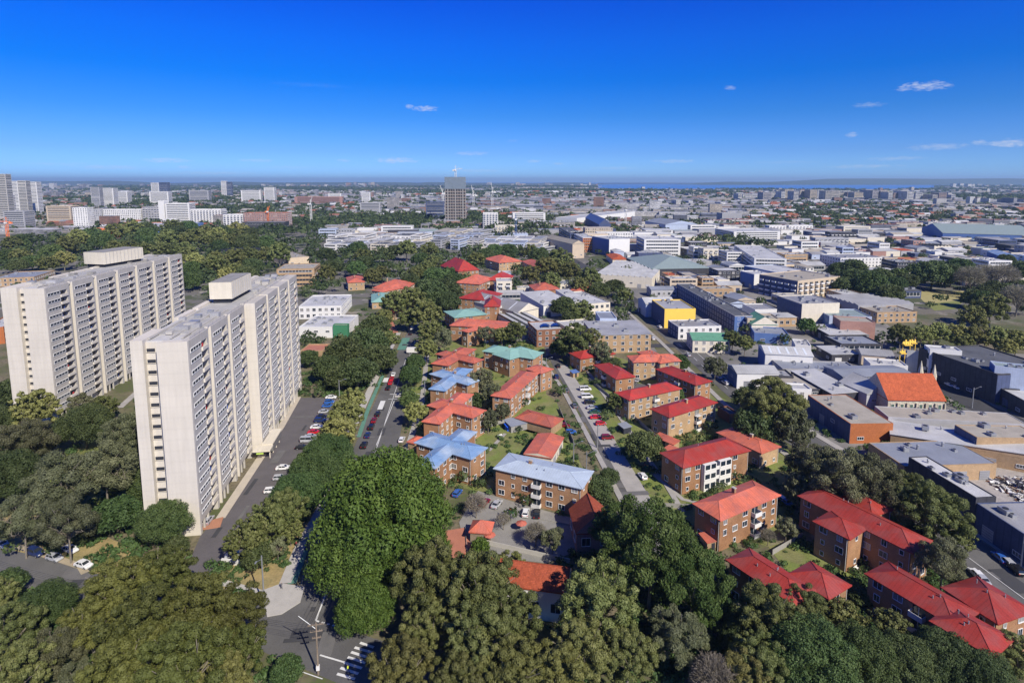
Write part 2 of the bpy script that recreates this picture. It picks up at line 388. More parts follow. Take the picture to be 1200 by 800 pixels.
# grass and earth first
area('lawn', [(830, 520), (860, 490), (960, 560), (1000, 640), (900, 640), (820, 560)], Z1, mat('garden_ground', (.14, .14, .07), var=.3, tint=((.22, .20, .13), .2)))
area('dry_lawn', [(245, 672), (262, 655), (345, 622), (392, 560), (372, 600), (345, 640), (325, 690), (290, 693), (262, 690)], Z1, DRY)
area('earth_bank', [(-40, 590), (60, 600), (150, 640), (160, 668), (110, 672), (60, 655), (-40, 635)], Z1, DRY)
area('lawn', [(478, 560), (480, 440), (525, 400), (640, 400), (640, 470), (690, 560), (690, 590), (560, 575)], Z1, GRS)
area('lawn', [(655, 425), (700, 412), (800, 440), (870, 480), (960, 560), (900, 640), (820, 620), (760, 590), (690, 470)], Z1, GRS)
area('lawn', [(380, 470), (412, 470), (400, 530), (360, 560), (345, 580), (340, 540)], Z1, GRS)
area('lawn', [(598, 500), (640, 462), (652, 470), (668, 520), (640, 505), (610, 480)], Z1, GRS)
area('lawn', [(560, 545), (575, 505), (600, 497), (610, 530), (590, 548), (575, 570)], Z1, GRS)
area('lawn', [(672, 440), (698, 442), (780, 530), (815, 590), (765, 590), (700, 470)], Z1, GRS)
area('lawn', [(900, 640), (935, 632), (1010, 678), (1000, 700), (930, 680)], Z1, GRS)
area('lawn', [(60, 540), (150, 490), (170, 560), (160, 590), (40, 600)], Z1, GRS)
area('lawn', [(640, 606), (676, 606), (674, 616), (640, 616)], Z4, GRS)
area('park_grass', [(1070, 341), (1130, 341), (1130, 352), (1085, 356)], Z1, mat('sports_grass', (.36, .32, .14), var=.15))
area('park_grass', [(1085, 356), (1130, 352), (1120, 362), (1095, 364)], Z1, mat('park_lawn', (.20, .22, .07), var=.15))
area('park_grass', [(228, 306), (262, 303), (262, 312), (235, 314)], Z1, GRS)
# roads
area('road', [(-60, 628), (60, 655), (200, 700), (330, 700), (352, 688), (400, 560), (412, 530), (477, 390), (505, 330), (514, 330), (492, 390), (465, 530), (440, 610), (405, 700), (409, 739), (480, 760), (520, 790), (480, 830), (395, 800), (240, 735), (-60, 668)], Z2, ASP)
strip('road', [(640, 400), (655, 430), (700, 505), (745, 600), (765, 650)], 5.2, Z2, ASP)
strip('parking_lane', [(660, 428), (705, 500), (764, 600), (790, 650)], 5.6, Z2, CON, off=-.9)
strip('road', [(745, 355), (790, 395), (868, 462), (930, 510), (1010, 560), (1130, 640), (1195, 690), (1330, 790)], 12.5, Z2, ASP)
strip('road', [(745, 355), (700, 322), (655, 295), (620, 273)], 11, Z2, ASPD)
strip('road', [(1010, 408), (1060, 430), (1110, 455), (1150, 478), (1215, 505)], 12, Z2, ASPD)
strip('road', [(1010, 408), (930, 372), (880, 350)], 9, Z2, ASPD)
strip('road', [(640, 400), (622, 360), (600, 325)], 7, Z2, ASPD)
strip('road', [(510, 330), (515, 300), (520, 280)], 9, Z2, ASPD)
strip('service_lane', [(640, 420), (700, 408), (770, 405), (800, 405)], 7, Z1, ASPD)
area('car_park', [(215, 672), (235, 628), (255, 606), (333, 500), (352, 466), (395, 466), (378, 510), (318, 590), (262, 655), (236, 680)], Z3, ASP2)
area('car_park', [(538, 612), (560, 575), (608, 590), (690, 612), (690, 640), (640, 660), (560, 650), (545, 640)], Z1, mat('grey_paved_yard', (.25, .24, .22), var=.2, scale=.3))
area('car_park', [(728, 446), (765, 452), (760, 470), (726, 462)], Z1, ASP2)
area('brick_paving', [(232, 690), (255, 690), (262, 676), (248, 668)], Z1, m_('redw')) if False else None
area('paved_court', [(522, 622), (545, 618), (556, 650), (522, 655)], Z1, mat('red_brick_paving', (.42, .17, .11), var=.15))
area('brick_forecourt', [(232, 622), (258, 618), (262, 606), (240, 612)], .15, mat('terracotta_paving', (.42, .20, .12), var=.12), thick=.15)
area('yard', [(1140, 515), (1240, 500), (1260, 590), (1150, 600), (1110, 560)], Z1, mat('demolition_dust', (.36, .33, .30), var=.3, scale=.5))
area('brick_path', [(446, 372), (458, 372), (470, 396), (456, 388)], Z3, m_('redw'))
# footpaths with kerbs
area('footpath', [(240, 682), (309, 698), (313, 723), (330, 720), (352, 706), (357, 688), (330, 684), (308, 692), (236, 672)], .14, CONL, thick=.14)
strip('footpath', [(334, 684), (352, 640), (380, 590), (398, 560)], 2.6, .13, CONL, thick=.13)
strip('footpath', [(398, 560), (410, 520), (450, 430), (470, 390)], 2.8, .13, CONL, thick=.13, off=1.5)
strip('footpath', [(470, 540), (492, 470), (500, 400)], 2.2, .12, CON, thick=.12, off=-1.0)
strip('footpath', [(625, 415), (652, 455), (690, 530), (720, 590)], 1.7, .12, CON, thick=.12, off=2.5)
strip('footpath', [(685, 430), (725, 487), (782, 570), (800, 600)], 1.6, .12, CON, thick=.12)
strip('footpath', [(270, 607), (338, 500), (357, 465)], 2.4, .12, mat('sandy_path', (.50, .44, .35), var=.1), thick=.12, off=2.6)
strip('footpath', [(745, 362), (790, 400), (868, 470), (930, 520), (1010, 570), (1120, 640)], 2.2, .13, CON, thick=.13, off=-8)
strip('footpath', [(745, 355), (790, 395), (868, 462), (930, 510), (1010, 560), (1130, 640), (1195, 690)], 2.6, .13, CON, thick=.13, off=8)
strip('footpath', [(1150, 625), (1172, 640), (1210, 668)], 2.0, .13, CONL, thick=.13, off=1)
strip('footpath', [(-40, 632), (30, 643), (95, 664), (100, 672)], 1.6, .12, mat('path_sand', (.38, .32, .22), var=.15), thick=.12)
strip('footpath', [(290, 760), (335, 740), (395, 750), (440, 775)], 2.0, .12, CON, thick=.12, off=-12.5)
strip('garden_path', [(765, 555), (800, 585), (830, 592)], 1.4, Z2, CON)
strip('garden_path', [(140, 478), (162, 458), (168, 440)], 2.6, Z3, CON)
strip('garden_path', [(573, 528), (592, 508)], 1.3, Z2, CON)
# bike lane and road paint
strip('bike_lane', [(342, 684), (357, 645)], 1.9, Z3, GRNP)
strip('bike_lane', [(425, 512), (436, 478), (452, 440)], 1.5, Z3, GRNP, off=1.4)
strip('bike_lane', [(470, 410), (476, 396)], 4.5, Z3, GRNP)
b = MB()
def line(pa, pb, w=.25, z=Z5):
    a = G(*pa); c = G(*pb); d = (c-a).normalized(); n = Vector((-d.y, d.x, 0))*w/2
    q = [a-n, c-n, c+n, a+n]; q = [Vector((p.x, p.y, z)) for p in q]
    if (q[1]-q[0]).cross(q[2]-q[0]).z < 0: q.reverse()
    b.poly(q)
def dashes(pa, pb, n, w=.25, fill=.5):
    for i in range(n):
        a, c = i/n, (i+fill)/n
        line((pa[0]+(pb[0]-pa[0])*a, pa[1]+(pb[1]-pa[1])*a), (pa[0]+(pb[0]-pa[0])*c, pa[1]+(pb[1]-pa[1])*c), w)
line((370, 728), (383, 693), .35); dashes((371, 728), (408, 738), 6, .4)
line((375, 768), (412, 779), .35); line((343, 784), (378, 796), .2)
line((430, 560), (476, 420), .2); line((441, 522), (462, 470), .25); line((457, 462), (492, 462), .35); line((455, 468), (493, 468), .35)
dashes((472, 440), (488, 395), 6, .18, .4)
line((445, 480), (449, 470), 2.0); line((451, 448), (453, 443), 2.2)
for i in range(8): line((795+i*9, 403+i*8.2), (799+i*9, 406.6+i*8.2), .2)
line((777, 378), (865, 457), .2); line((1130, 650), (1200, 702), .18)
tag(b.build('road_markings', [PAINT]), kind='structure')
pr_ = random.Random(8); b = MB()
for (xa, ya, xb, yb, n, w) in [(340, 740, 400, 760, 5, 1.5), (425, 560, 480, 400, 12, 1.6), (690, 490, 740, 590, 7, 1.2), (1130, 650, 1200, 700, 4, 2), (780, 390, 870, 465, 8, 1.8), (60, 660, 110, 680, 3, 1.5), (250, 640, 370, 480, 6, 1.5), (370, 690, 400, 740, 3, 1)]:
    for _ in range(n):
        t_ = pr_.random(); c = G(xa+(xb-xa)*t_, ya+(yb-ya)*t_)+Vector((pr_.uniform(-3, 3), 0, 0)); L_ = pr_.uniform(1, 5); W_ = pr_.uniform(.4, w)
        if pr_.random() < .3: L_, W_ = W_, L_
        q = [c-GX*W_-GY*L_, c+GX*W_-GY*L_, c+GX*W_+GY*L_, c-GX*W_+GY*L_]; b.poly([(p.x, p.y, .178+.0006*len(b.f)/10) for p in q], pr_.randint(0, 1))
tag(b.build('road_patches', [ASPD, mat('asphalt_patch_grey', (.145, .14, .135), var=.2)]), kind='structure')
# zebra crossing
b0 = None
zc = []
for k, (x0, y0, x1, y1) in enumerate([(395, 790, 416, 796), (399, 783, 420, 790), (403.5, 777, 424, 783.5), (407.5, 770.5, 428, 777), (411.5, 764.5, 432, 771), (415.5, 759, 436, 765), (422, 753.5, 438, 759)]):
    zc.append((G(x0, y0), G(x1, y1)))
er = empty('pedestrian_crossing', zc[3][0]); er['kind'] = 'structure'
for a, c in zc:
    b = MB(); d = (c-a).normalized(); n = Vector((-d.y, d.x, 0))*.28
    b.poly([(p.x, p.y, Z4) for p in (a-n, c-n, c+n, a+n)][::1])
    o = b.build('stripe', [PAINT], er, zc[3][0])
# speed hump with white border
b = MB(); c = (G(458, 463)+G(492, 463))/2; b.box(c, GX*4.2, GY*2.2, 0, .188); 
tag(b.build('raised_crossing', [CONL]), kind='structure')
# ---------------------------------------------------------------- buildings
class Rect:
    """rectangle from three photo pixels at height z (AB one side, C beyond B)"""
    def __init__(s, A, B, C, z):
        A = G(*A, z); B = G(*B, z); C = G(*C, z); s.z = z
        ex = (B-A); L = ex.length; x = ex.normalized(); y = Vector((-x.y, x.x, 0)); d = (C-B).dot(y)
        if d < 0: s.y = -y; d = -d
        else: s.y = y
        s.x = x; s.hx = L/2; s.hy = d/2; s.c = A+ex/2+s.y*d/2; s.c.z = 0
    def inside(s, p, m=.0):
        q = p-s.c; return abs(q.dot(s.x)) < s.hx+m and abs(q.dot(s.y)) < s.hy+m
    def w(s, u, v, z=0):
        p = s.c+s.x*u+s.y*v; return Vector((p.x, p.y, z))
    def sides(s):
        return [(s.w(0, -s.hy), -s.y, s.x, s.hx), (s.w(s.hx, 0), s.x, s.y, s.hy), (s.w(0, s.hy), s.y, -s.x, s.hx), (s.w(-s.hx, 0), -s.x, -s.y, s.hy)]
    def shrink(s, k):
        r = object.__new__(Rect); r.__dict__.update(s.__dict__); r.hx = s.hx-k; r.hy = s.hy-k; return r
FOOT = []        # footprints taken: (Rect-like)
LM = []          # landmarks for labels: (phrase, pixel x, pixel y)
def landmark(phrase, c, z=5):
    p = PXW((c.x, c.y, z)); LM.append((phrase, p[0], p[1]))

def wall_rot(n): return math.atan2(n.x, -n.y)     # rotation that turns local -y to n
def window_mesh(w, h, key, split=1):
    b = MB(); t = .09; d = .10
    b.abox(-w/2-t, -w/2, -d, .05, -t, h+t, 0); b.abox(w/2, w/2+t, -d, .05, -t, h+t, 0)
    b.abox(-w/2, w/2, -d, .05, h, h+t, 0); b.abox(-w/2, w/2, -d-.06, .05, -t, 0, 0)
    for k in range(1, split+1): b.abox(-w/2+w*k/(split+1)-.03, -w/2+w*k/(split+1)+.03, -d*.7, .04, 0, h, 0)
    b.abox(-w/2, w/2, -.03, .02, 0, h, 1)
    return b.mesh(key, [m_('frame'), m_('glass')])
WIN = {}
def win(w, h, split=1):
    k = (round(w, 1), round(h, 1), split)
    if k not in WIN: WIN[k] = window_mesh(k[0], k[1], 'window', split)
    return WIN[k]
def balcony_mesh(w=3.2, d=1.3, col='white', rails=False):
    b = MB()
    b.abox(-w/2, w/2, -d, 0, -.12, .04, 0)
    if rails:
        b.abox(-w/2, w/2, -d, -d+.05, .95, 1.02, 0)
        for i in range(9): x = -w/2+i*w/8; b.abox(x-.02, x+.02, -d, -d+.04, .04, .95, 0)
    else:
        b.abox(-w/2, w/2, -d, -d+.08, .04, 1.0, 0)
        b.abox(-w/2, -w/2+.08, -d+.08, 0, .04, 1.0, 0); b.abox(w/2-.08, w/2, -d+.08, 0, .04, 1.0, 0)
    b.abox(-w/2+.15, w/2-.15, -.02, .03, .04, 2.25, 1)
    b.abox(-.05, .05, -.05, .0, .04, 2.25, 0)
    return b.mesh('balcony', [m_(col), m_('glassd')])
BAL = {}
def bal(w=3.2, rails=False):
    k = (w, rails)
    if k not in BAL: BAL[k] = balcony_mesh(w, rails=rails)
    return BAL[k]
def toward(n, p):
    v = Vector((0, 0, H))-Vector((p.x, p.y, 5)); return n.dot(v.normalized())

def hip_roof(b, R, z, pitch=.38, over=.55, mi=0, fas=.22, gable=False, ridge_mi=None, asym=0.0):
    hx, hy = R.hx+over, R.hy+over; long_x = hx >= hy
    h = min(hx, hy)*pitch
    if long_x: r0, r1 = (-(hx-(0 if gable else hy)), 0), (hx-(0 if gable else hy), 0)
    else: r0, r1 = (0, -(hy-(0 if gable else hx))), (0, hy-(0 if gable else hx))
    c = [R.w(-hx, -hy, z), R.w(hx, -hy, z), R.w(hx, hy, z), R.w(-hx, hy, z)]
    flip = R.x.cross(R.y).z < 0
    def pl(pts, m=mi): b.poly(pts[::-1] if flip else pts, m)
    a, d = R.w(*r0, z+h), R.w(*r1, z+h)
    if long_x:
        pl([c[0], c[1], d, a]); pl([c[2], c[3], a, d])
        if gable: pl([c[3], c[0], a]); pl([c[1], c[2], d])
        else: pl([c[3], c[0], a]); pl([c[1], c[2], d])
    else:
        pl([c[1], c[2], d, a]); pl([c[3], c[0], a, d])
        pl([c[0], c[1], a]); pl([c[2], c[3], d])
    for i in range(4):
        p, q = c[i], c[(i+1) % 4]
        pl([Vector((p.x, p.y, z-fas)), Vector((q.x, q.y, z-fas)), q, p])
    pl([Vector((p.x, p.y, z-fas)) for p in c[::-1]])
    rm = mi if ridge_mi is None else ridge_mi
    b.tube(a, d, .13, n=4, mi=rm)
    if not gable:
        for k, e in ((0, a), (3, a), (1, d), (2, d)) if long_x else ((0, a), (1, a), (2, d), (3, d)):
            b.tube(c[k], e, .10, n=4, mi=rm)
    return z+h

FLAT_GROUP = 'brick walk-up flats with hipped metal roofs'
def flats(label, wings, z, roof='rred', wall='brick', floors=3, bay=3.6, balc=(), pitch=.36, over=.6, lm=None, cat='apartment block', group=FLAT_GROUP, name='brick_flats', chim=True, gable=False, winp=.86):
    Rs = [Rect(*w, z) for w in wings]
    FOOT.extend(Rs)
    org = Rs[0].c.copy(); root = empty(name, org, 0, label, cat, group)
    if lm: landmark(lm, org, z)
    fh = z/floors; rr = random.Random(int(org.x*7+org.y*13))
    for i, R in enumerate(Rs):
        b = MB(); b.box(R.c, R.x*R.hx, R.y*R.hy, -.3-.01*i, z-.02*i, 0)
        # concrete band at each floor, standing proud
        wo_ = b.build('wall', [m_(wall)], root, org)
        b = MB()
        top = hip_roof(b, R, z+.012*i, pitch, over, 0, gable=gable)
        if R.hx > 4:
            for _ in range(rr.randint(2, 4)):
                u = rr.uniform(-R.hx*.7, R.hx*.7); v = rr.uniform(-.5, .5)*R.hy
                zz = z+(min(R.hx, R.hy)+over)*pitch*(1-abs(v)/(R.hy+over)); p = R.w(u, v)
                b.tube((p.x, p.y, zz-.3), (p.x, p.y, zz+.55), .12, n=6, mi=1)
        ro = b.build('roof', [m_(roof), m_('metal')], root, org)
        if chim and i == 0 and rr.random() < .6:
            b = MB(); u = rr.uniform(-.5, .5)*R.hx; b.box(R.w(u, 0), R.x*.45, R.y*.35, z, top+.9, 0); b.box(R.w(u, 0), R.x*.55, R.y*.45, top+.9, top+1.05, 1)
            b.build('chimney', [m_(wall), m_('concrete')], ro, org)
        gb = MB(); 
        for c0, n, t, hl in R.sides():
            if toward(n, c0) < -.12: continue
            cnt = max(1, int(hl*2/bay)); is_long = hl >= max(R.hx, R.hy)-.01
            bpos = set()
            if is_long and (i, ) != () and cnt >= 4:
                bpos = {cnt//2} if cnt < 7 else {cnt//3, cnt-1-cnt//3}
                if not balc: bpos = {cnt//2}
            for f in range(floors):
                for k in range(cnt):
                    pos = c0+t*((k+.5)/cnt*2-1)*hl
                    if any(o is not R and o.inside(pos+n*.3, .25) for o in Rs): continue
                    zz = f*fh+1.0
                    if k in bpos:
                        link('balcony', bal(2.6, rails=(rr.random() < .3)), root, pos+n*.01-org+Vector((0, 0, f*fh+.25)), wall_rot(n)); continue
                    if rr.random() > winp: continue
                    w = rr.choice([1.1, 1.7, 1.7, .8]) if is_long else rr.choice([.9, 1.5])
                    link('window', win(w, 1.35 if w > 1 else 1.0, 1 if w > 1 else 0), root, pos+n*.02-org+Vector((0, 0, zz)), wall_rot(n))
            # downpipe
            p = c0+t*(hl-.25)+n*.08
            if not any(o is not R and o.inside(p, .3) for o in Rs):
                gb.tube((p.x, p.y, 0), (p.x, p.y, z-.25), .06, n=5)
        if gb.v: gb.build('downpipe', [m_('white')], root, org)
    return root

def roof_clutter(root, R, z, n, rr, org):
    for _ in range(n):
        u = rr.uniform(-.8, .8)*R.hx; v = rr.uniform(-.7, .7)*R.hy; p = R.w(u, v)
        s = rr.uniform(.6, 1.5); b = MB()
        if rr.random() < .65:
            b.box(p, R.x*s, R.y*s*.7, z-.05, z+s*.9, 0); b.tube((p.x, p.y, z+s*.9), (p.x, p.y, z+s*.9+.12), s*.5, n=10, mi=1)
            b.build('air_conditioner', [m_('metal'), m_('shadow')], root, org)
        else:
            b.tube((p.x, p.y, z-.1), (p.x, p.y, z+s), s*.28, n=8); b.tube((p.x, p.y, z+s), (p.x, p.y, z+s+.25), s*.4, s*.15, n=8)
            b.build('roof_vent', [m_('metal')], root, org)
def block(label, A, B, C, z, wall='grey', roof='rgrey', style='flat', floors=None, winst='band', cat='building', name='commercial_building', group=None,
          lm=None, clutter=3, side_walls=None, parapet=.6, pitch=.3, awn=False, z0=0.0, base=None, skylights=0, minw=None):
    R = Rect(A, B, C, z) if not isinstance(A, Rect) else A
    FOOT.append(R); org = R.c.copy(); org.z = 0
    root = empty(name, org, 0, label, cat, group)
    if lm: landmark(lm, org, z)
    rr = random.Random(int(org.x*3+org.y*5)); floors = floors or max(1, int(round(z/3.4))); fh = z/floors
    mats = [m_(wall)]
    b = MB(); b.box(R.c, R.x*R.hx, R.y*R.hy, -.3, z, 0); b.build('wall', mats, root, org)
    if side_walls:
        for k, mk in side_walls.items():
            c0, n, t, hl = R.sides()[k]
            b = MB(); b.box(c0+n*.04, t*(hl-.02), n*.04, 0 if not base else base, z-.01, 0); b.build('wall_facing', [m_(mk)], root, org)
    if style == 'flat':
        b = MB(); b.box(R.c, R.x*(R.hx-.25), R.y*(R.hy-.25), z-.05, z+.06, 0); b.build('roof', [m_(roof)], root, org)
        if parapet:
            b = MB()
            for c0, n, t, hl in R.sides():
                e = .02 if abs(n.dot(R.x)) > .5 else 0
                b.box(c0-n*.14, t*(hl-(.29 if e else 0)), n*.15, z+.001, z+parapet, 0)
            b.build('parapet', [m_(wall)], root, org)
        roof_clutter(root, R, z+.05, clutter+(4 if R.hx*R.hy > 90 and clutter else 0), rr, org)
    elif style in ('gable', 'hip'):
        b = MB(); hip_roof(b, R, z, pitch, .35, 0, gable=(style == 'gable'), fas=.3)
        # gable triangles are the wall's colour
        if style == 'gable':
            for k, f in enumerate(b.f):
                if len(f) == 3: b.m[k] = 1
        ro = b.build('roof', [m_(roof), m_(wall)], root, org)
        if skylights:
            for k in range(skylights):
                for sg in (-1, 1):
                    hx = R.hx if R.hx >= R.hy else R.hy; ax, ay = (R.x, R.y) if R.hx >= R.hy else (R.y, R.x); hy = min(R.hx, R.hy)+.35
                    c = R.c+ax*((k+.5)/skylights*2-1)*hx*.92
                    b = MB(); q = []
                    for du, v in ((-.45, .12), (.45, .12), (.45, .9), (-.45, .9)):
                        p = c+ax*du+ay*(sg*v*hy); q.append(Vector((p.x, p.y, z+hy*pitch*(1-v)+.05)))
                    if (q[1]-q[0]).cross(q[2]-q[0]).z < 0: q.reverse()
                    b.poly(q); b.build('skylight', [mat('fibreglass_skylight', (.62, .66, .70), rough=.3, var=.1)], ro, org)
    elif style == 'saw':
        b = MB(); ax, ay, hx, hy = R.x, R.y, R.hx, R.hy
        n = max(4, int(hx/2.2)); s = 2*hx/n
        for k in range(n):
            a0 = -hx+k*s; h = s*.26
            q = [R.w(a0, -hy, z), R.w(a0, hy, z), R.w(a0, hy, z+h), R.w(a0, -hy, z+h)]
            e = [R.w(a0+s, -hy, z), R.w(a0+s, hy, z)]
            b.poly([q[0], q[1], q[2], q[3]], 1); b.poly([q[3], q[2], e[1], e[0]], 0); b.poly([q[0], q[3], e[0]], 2); b.poly([q[1], e[1], q[2]], 2)
        b.build('sawtooth_roof', [m_(roof), m_('glassd'), m_(wall)], root, org)
    elif style == 'skill':
        b = MB(); h = pitch*R.hy*2; c = [R.w(-R.hx-.3, -R.hy-.3, z), R.w(R.hx+.3, -R.hy-.3, z), R.w(R.hx+.3, R.hy+.3, z+h), R.w(-R.hx-.3, R.hy+.3, z+h)]
        flip = (c[1]-c[0]).cross(c[2]-c[0]).z < 0
        b.poly(c[::-1] if flip else c, 0); lo = [p-Vector((0, 0, .2)) for p in c]; b.poly(lo if flip else lo[::-1], 0)
        for i in range(4): b.poly([c[i], c[(i+1) % 4], lo[(i+1) % 4], lo[i]], 0)
        g1, g2 = R.w(R.hx, R.hy, z+h-.2), R.w(-R.hx, R.hy, z+h-.2)
        b.poly([R.w(R.hx, -R.hy, z-.1), R.w(R.hx, R.hy, z-.1), g1], 1); b.poly([R.w(-R.hx, -R.hy, z-.1), R.w(-R.hx, R.hy, z-.1), g2], 1)
        b.poly([R.w(R.hx, R.hy, z-.1), R.w(-R.hx, R.hy, z-.1), g2, g1], 1)
        b.build('roof', [m_(roof), m_(wall)], root, org); roof_clutter(root, R, z+h*.5, clutter, rr, org)
    if not winst and style != 'none':
        for si, (c0, n, t, hl) in enumerate(R.sides()):
            if toward(n, c0) < .05 or hl < 3 or PXW((c0.x, c0.y, 2))[2] > 750: continue
            k = max(1, int(hl*2/6.5)); dh = min(3.4, z*.6)
            for q in range(k):
                pos = c0+t*((q+.5)/k*2-1)*hl; r_ = rr.random()
                if r_ < .30:
                    b = MB(); b.box(pos+n*.05, t*1.6, n*.06, 0, dh, 0)
                    for u_ in range(5): b.box(pos+n*.09, t*1.55, n*.04, dh*(u_+.45)/5, dh*(u_+.55)/5, 1)
                    b.build('roller_door', [m_(rr.choice(['metal', 'white', 'navy', 'grey'])), m_('shadow')], root, org)
                elif r_ < .75 and z > 4: link('window', win(2.2, 1.0, 2), root, pos+n*.03-org+Vector((0, 0, min(z-1.6, rr.choice([1.4, 3.4])))), wall_rot(n))
    if winst:
        for si, (c0, n, t, hl) in enumerate(R.sides()):
            if toward(n, c0) < .02: continue
            if winst == 'front' and si not in (0, 1): continue
            for f in range(floors):
                zz = f*fh
                if zz < z0: continue
                if winst == 'band':
                    b = MB(); ln = hl*.88
                    b.box(c0+n*.03, t*ln, n*.05, zz+fh*.32, zz+fh*.74, 1); 
                    k = max(1, int(ln*2/2.6))
                    for q in range(k+1): b.box(c0+n*.05+t*((q/k*2-1)*ln), t*.09, n*.06, zz+fh*.30, zz+fh*.76, 0)
                    b.box(c0+n*.07, t*ln, n*.10, zz+fh*.27, zz+fh*.31, 0)
                    b.build('window_band', [m_('frame') if rr.random() < .5 else m_(wall), m_('glassd')], root, org)
                elif winst == 'balc':
                    cnt = max(1, int(hl*2/5.5))
                    for q in range(cnt):
                        pos = c0+t*((q+.5)/cnt*2-1)*hl
                        link('balcony', bal(3.6), root, pos+n*.02-org+Vector((0, 0, zz+.1)), wall_rot(n))
                else:
                    cnt = max(1, int(hl*2/3.8))
                    for q in range(cnt):
                        pos = c0+t*((q+.5)/cnt*2-1)*hl
                        w = 2.0 if fh > 3.6 else 1.5
                        link('window', win(w, min(2.0, fh*.5), 1), root, pos+n*.03-org+Vector((0, 0, zz+fh*.3)), wall_rot(n))
    if awn:
        si = 0; c0, n, t, hl = R.sides()[3 if toward(R.sides()[3][1], R.sides()[3][0]) > toward(R.sides()[1][1], R.sides()[1][0]) else 1]
        b = MB(); b.box(c0+n*1.5, t*hl*.95, n*1.5, 3.0, 3.2, 0); b.build('awning', [m_('concd')], root, org)
    return root
# ---------------------------------------------------------------- the two slab towers
TH = 50.0; FL = 17; FHT = TH/ (FL+.55)
BAYW = MB()
for q in range(5): BAYW.abox(-.02, .07, .0+q*6.4/4-.04, q*6.4/4+.06, 0, .88, 0)
BAYW.abox(-.05, .12, -.1, 6.5, -.09, 0, 0); BAYW.abox(-.08, .03, 0, 6.4, 0, .88, 1); BAYW.abox(-.05, .16, -.1, 6.5, .88, .96, 0)
def tower(name, O, rz, L, W, steps, label, pent, mirror_blue=None, lm=None, canopy=False, uskip=()):
    root = empty(name, O, rz, label, 'apartment tower', None)
    landmark(lm, O, 20)
    mw, ms = m_('tower'), m_('tower_side')
    def part(nm, b, mats, par=root, loc=(0, 0, 0)):
        return link(nm, b.mesh(nm, mats), par, loc)
    nb = 7; P = L/nb; GAP = 1.9; REC = 1.7
    lob = TH
    b = MB()                                   # spine and end walls
    b.abox(-W+1.7, -REC, 3.7, L, 0, TH, 0)
    b.abox(-W, -11.4, 2.2, 14, 0, TH+.9, 0); b.abox(-7.2, -1.7, -.0, 3.7, 0, TH+.3, 0); b.abox(-7.2, -.02, -.25, .35, 0, TH+.9, 0)
    part('wall', b, [mw])
    for k in range(nb):                        # rear bays, seen only from the side
        b = MB(); b.abox(-W, -W+1.72, 14.2+k*(L-14.2)/nb, 14.2+(k+.86)*(L-14.2)/nb, 0, TH+.9, 0)
        if k: part('rear_bay', b, [mw])
    gl, sh = m_('glassd'), m_('shadow')
    wb = BAYW.mesh('window_band', [m_('frame'), mat('tower_window_glass', (.035, .045, .065), rough=.15, var=.5, scale=.9, spec=.6)])
    bb = MB(); bb.abox(-.0, .40, -.05, 3.75, -.02, .98, 0); bb.abox(-1.25, 0.0, 0, 3.7, -.14, 0, 0)
    balm = bb.mesh('balcony', [m_('tower')])
    bw2 = MB(); bw2.abox(-1.28, -1.2, .3, 3.4, 0, 2.1, 0); bw2.abox(-1.19, -1.12, 1.8, 1.9, 0, 2.1, 1)
    doorm = bw2.mesh('balcony_door', [mat('tower_balcony_glass', (.02, .03, .055), rough=.2, var=.4), m_('frame')])
    rb = random.Random(int(L*77))
    for k in range(nb):
        y0 = k*P; y1 = y0+P-GAP; ox = steps[k]
        if k == 0: y0 = .36
        b = MB()
        a = y1-5.0; c = y1-1.2
        b.abox(-REC, ox, y0, a, 3.0 if k else 3.0, TH+.9, 0); b.abox(-REC, ox, c, y1, 0, TH+.9, 0)
        b.abox(-REC, ox-1.3, a, c, 2.6, TH+.2, 0)
        b.abox(-REC-.3, ox, a, c, TH-1.4, TH+.88, 0)
        b.abox(-REC, ox, y0, y0+.5, 0, 2.99, 0)
        for q in (0.33, .66): b.abox(-.5+ox, ox-.02, y0+(a-y0)*q-.25, y0+(a-y0)*q+.25, 0, 2.99, 0)
        b.abox(-REC-.02, -REC+.05, y0+.5, a, 0, 2.98, 1)  # dark sheet paints in the shade of the ground-floor openings
        if ox > 1: b.abox(-REC, -.02+ox-1.75, y0, y1+1.9, 0, TH+.25, 0)
        b.abox(-REC, ox+.03, y0-.05, y0, 0, TH+.9, 2) if k else None      # near end of each bay, sunlight painted as paler concrete
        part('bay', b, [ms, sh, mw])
        for f in range(FL):
            z = f*FHT+FHT*.42+1.2
            if f > 0: link('window_band', wb, root, (ox+.02, a-6.75, z-.25))
            if f > 0 and rb.random() < .4:
                b = MB(); x0 = ox-rb.uniform(.1, 1.0); yy = a+rb.uniform(.4, 2.6); w_ = rb.uniform(.3, .9); b.abox(x0-.06, x0+.06, yy-w_/2, yy+w_/2, f*FHT+.6+.5, f*FHT+.6+rb.uniform(1.3, 1.9), 0)
                part('washing', b, [mat('washing_'+rb.choice(['red', 'blue', 'white', 'teal']), rb.choice([(.5, .05, .05), (.06, .12, .4), (.7, .7, .7), (.05, .3, .3)]), var=.1)])
            if f > 0: link('balcony', balm, root, (ox, a+.03, f*FHT+.55)); link('balcony_door', doorm, root, (ox, a, f*FHT+.6))
        b = MB(); b.abox(-REC+.3, -REC+.42, y1+.5, y1+.7, 0, TH, 0); part('downpipe', b, [m_('grey')])
        if k < nb-1:
            b = MB()
            for f in range(1, FL+1): b.abox(-REC-.02, -REC+.06, y1+.9, y1+1.5, f*FHT-1.3, f*FHT-.4, 0)
            part('bathroom_window', b, [gl])
    sw = MB(); sw.abox(-11.2, -9.3, 3.55, 3.69, 0, .85, 0); sw.abox(-11.3, -9.2, 3.45, 3.7, -.13, 0, 1)
    swm = sw.mesh('stair_window', [sh, m_('cream')])
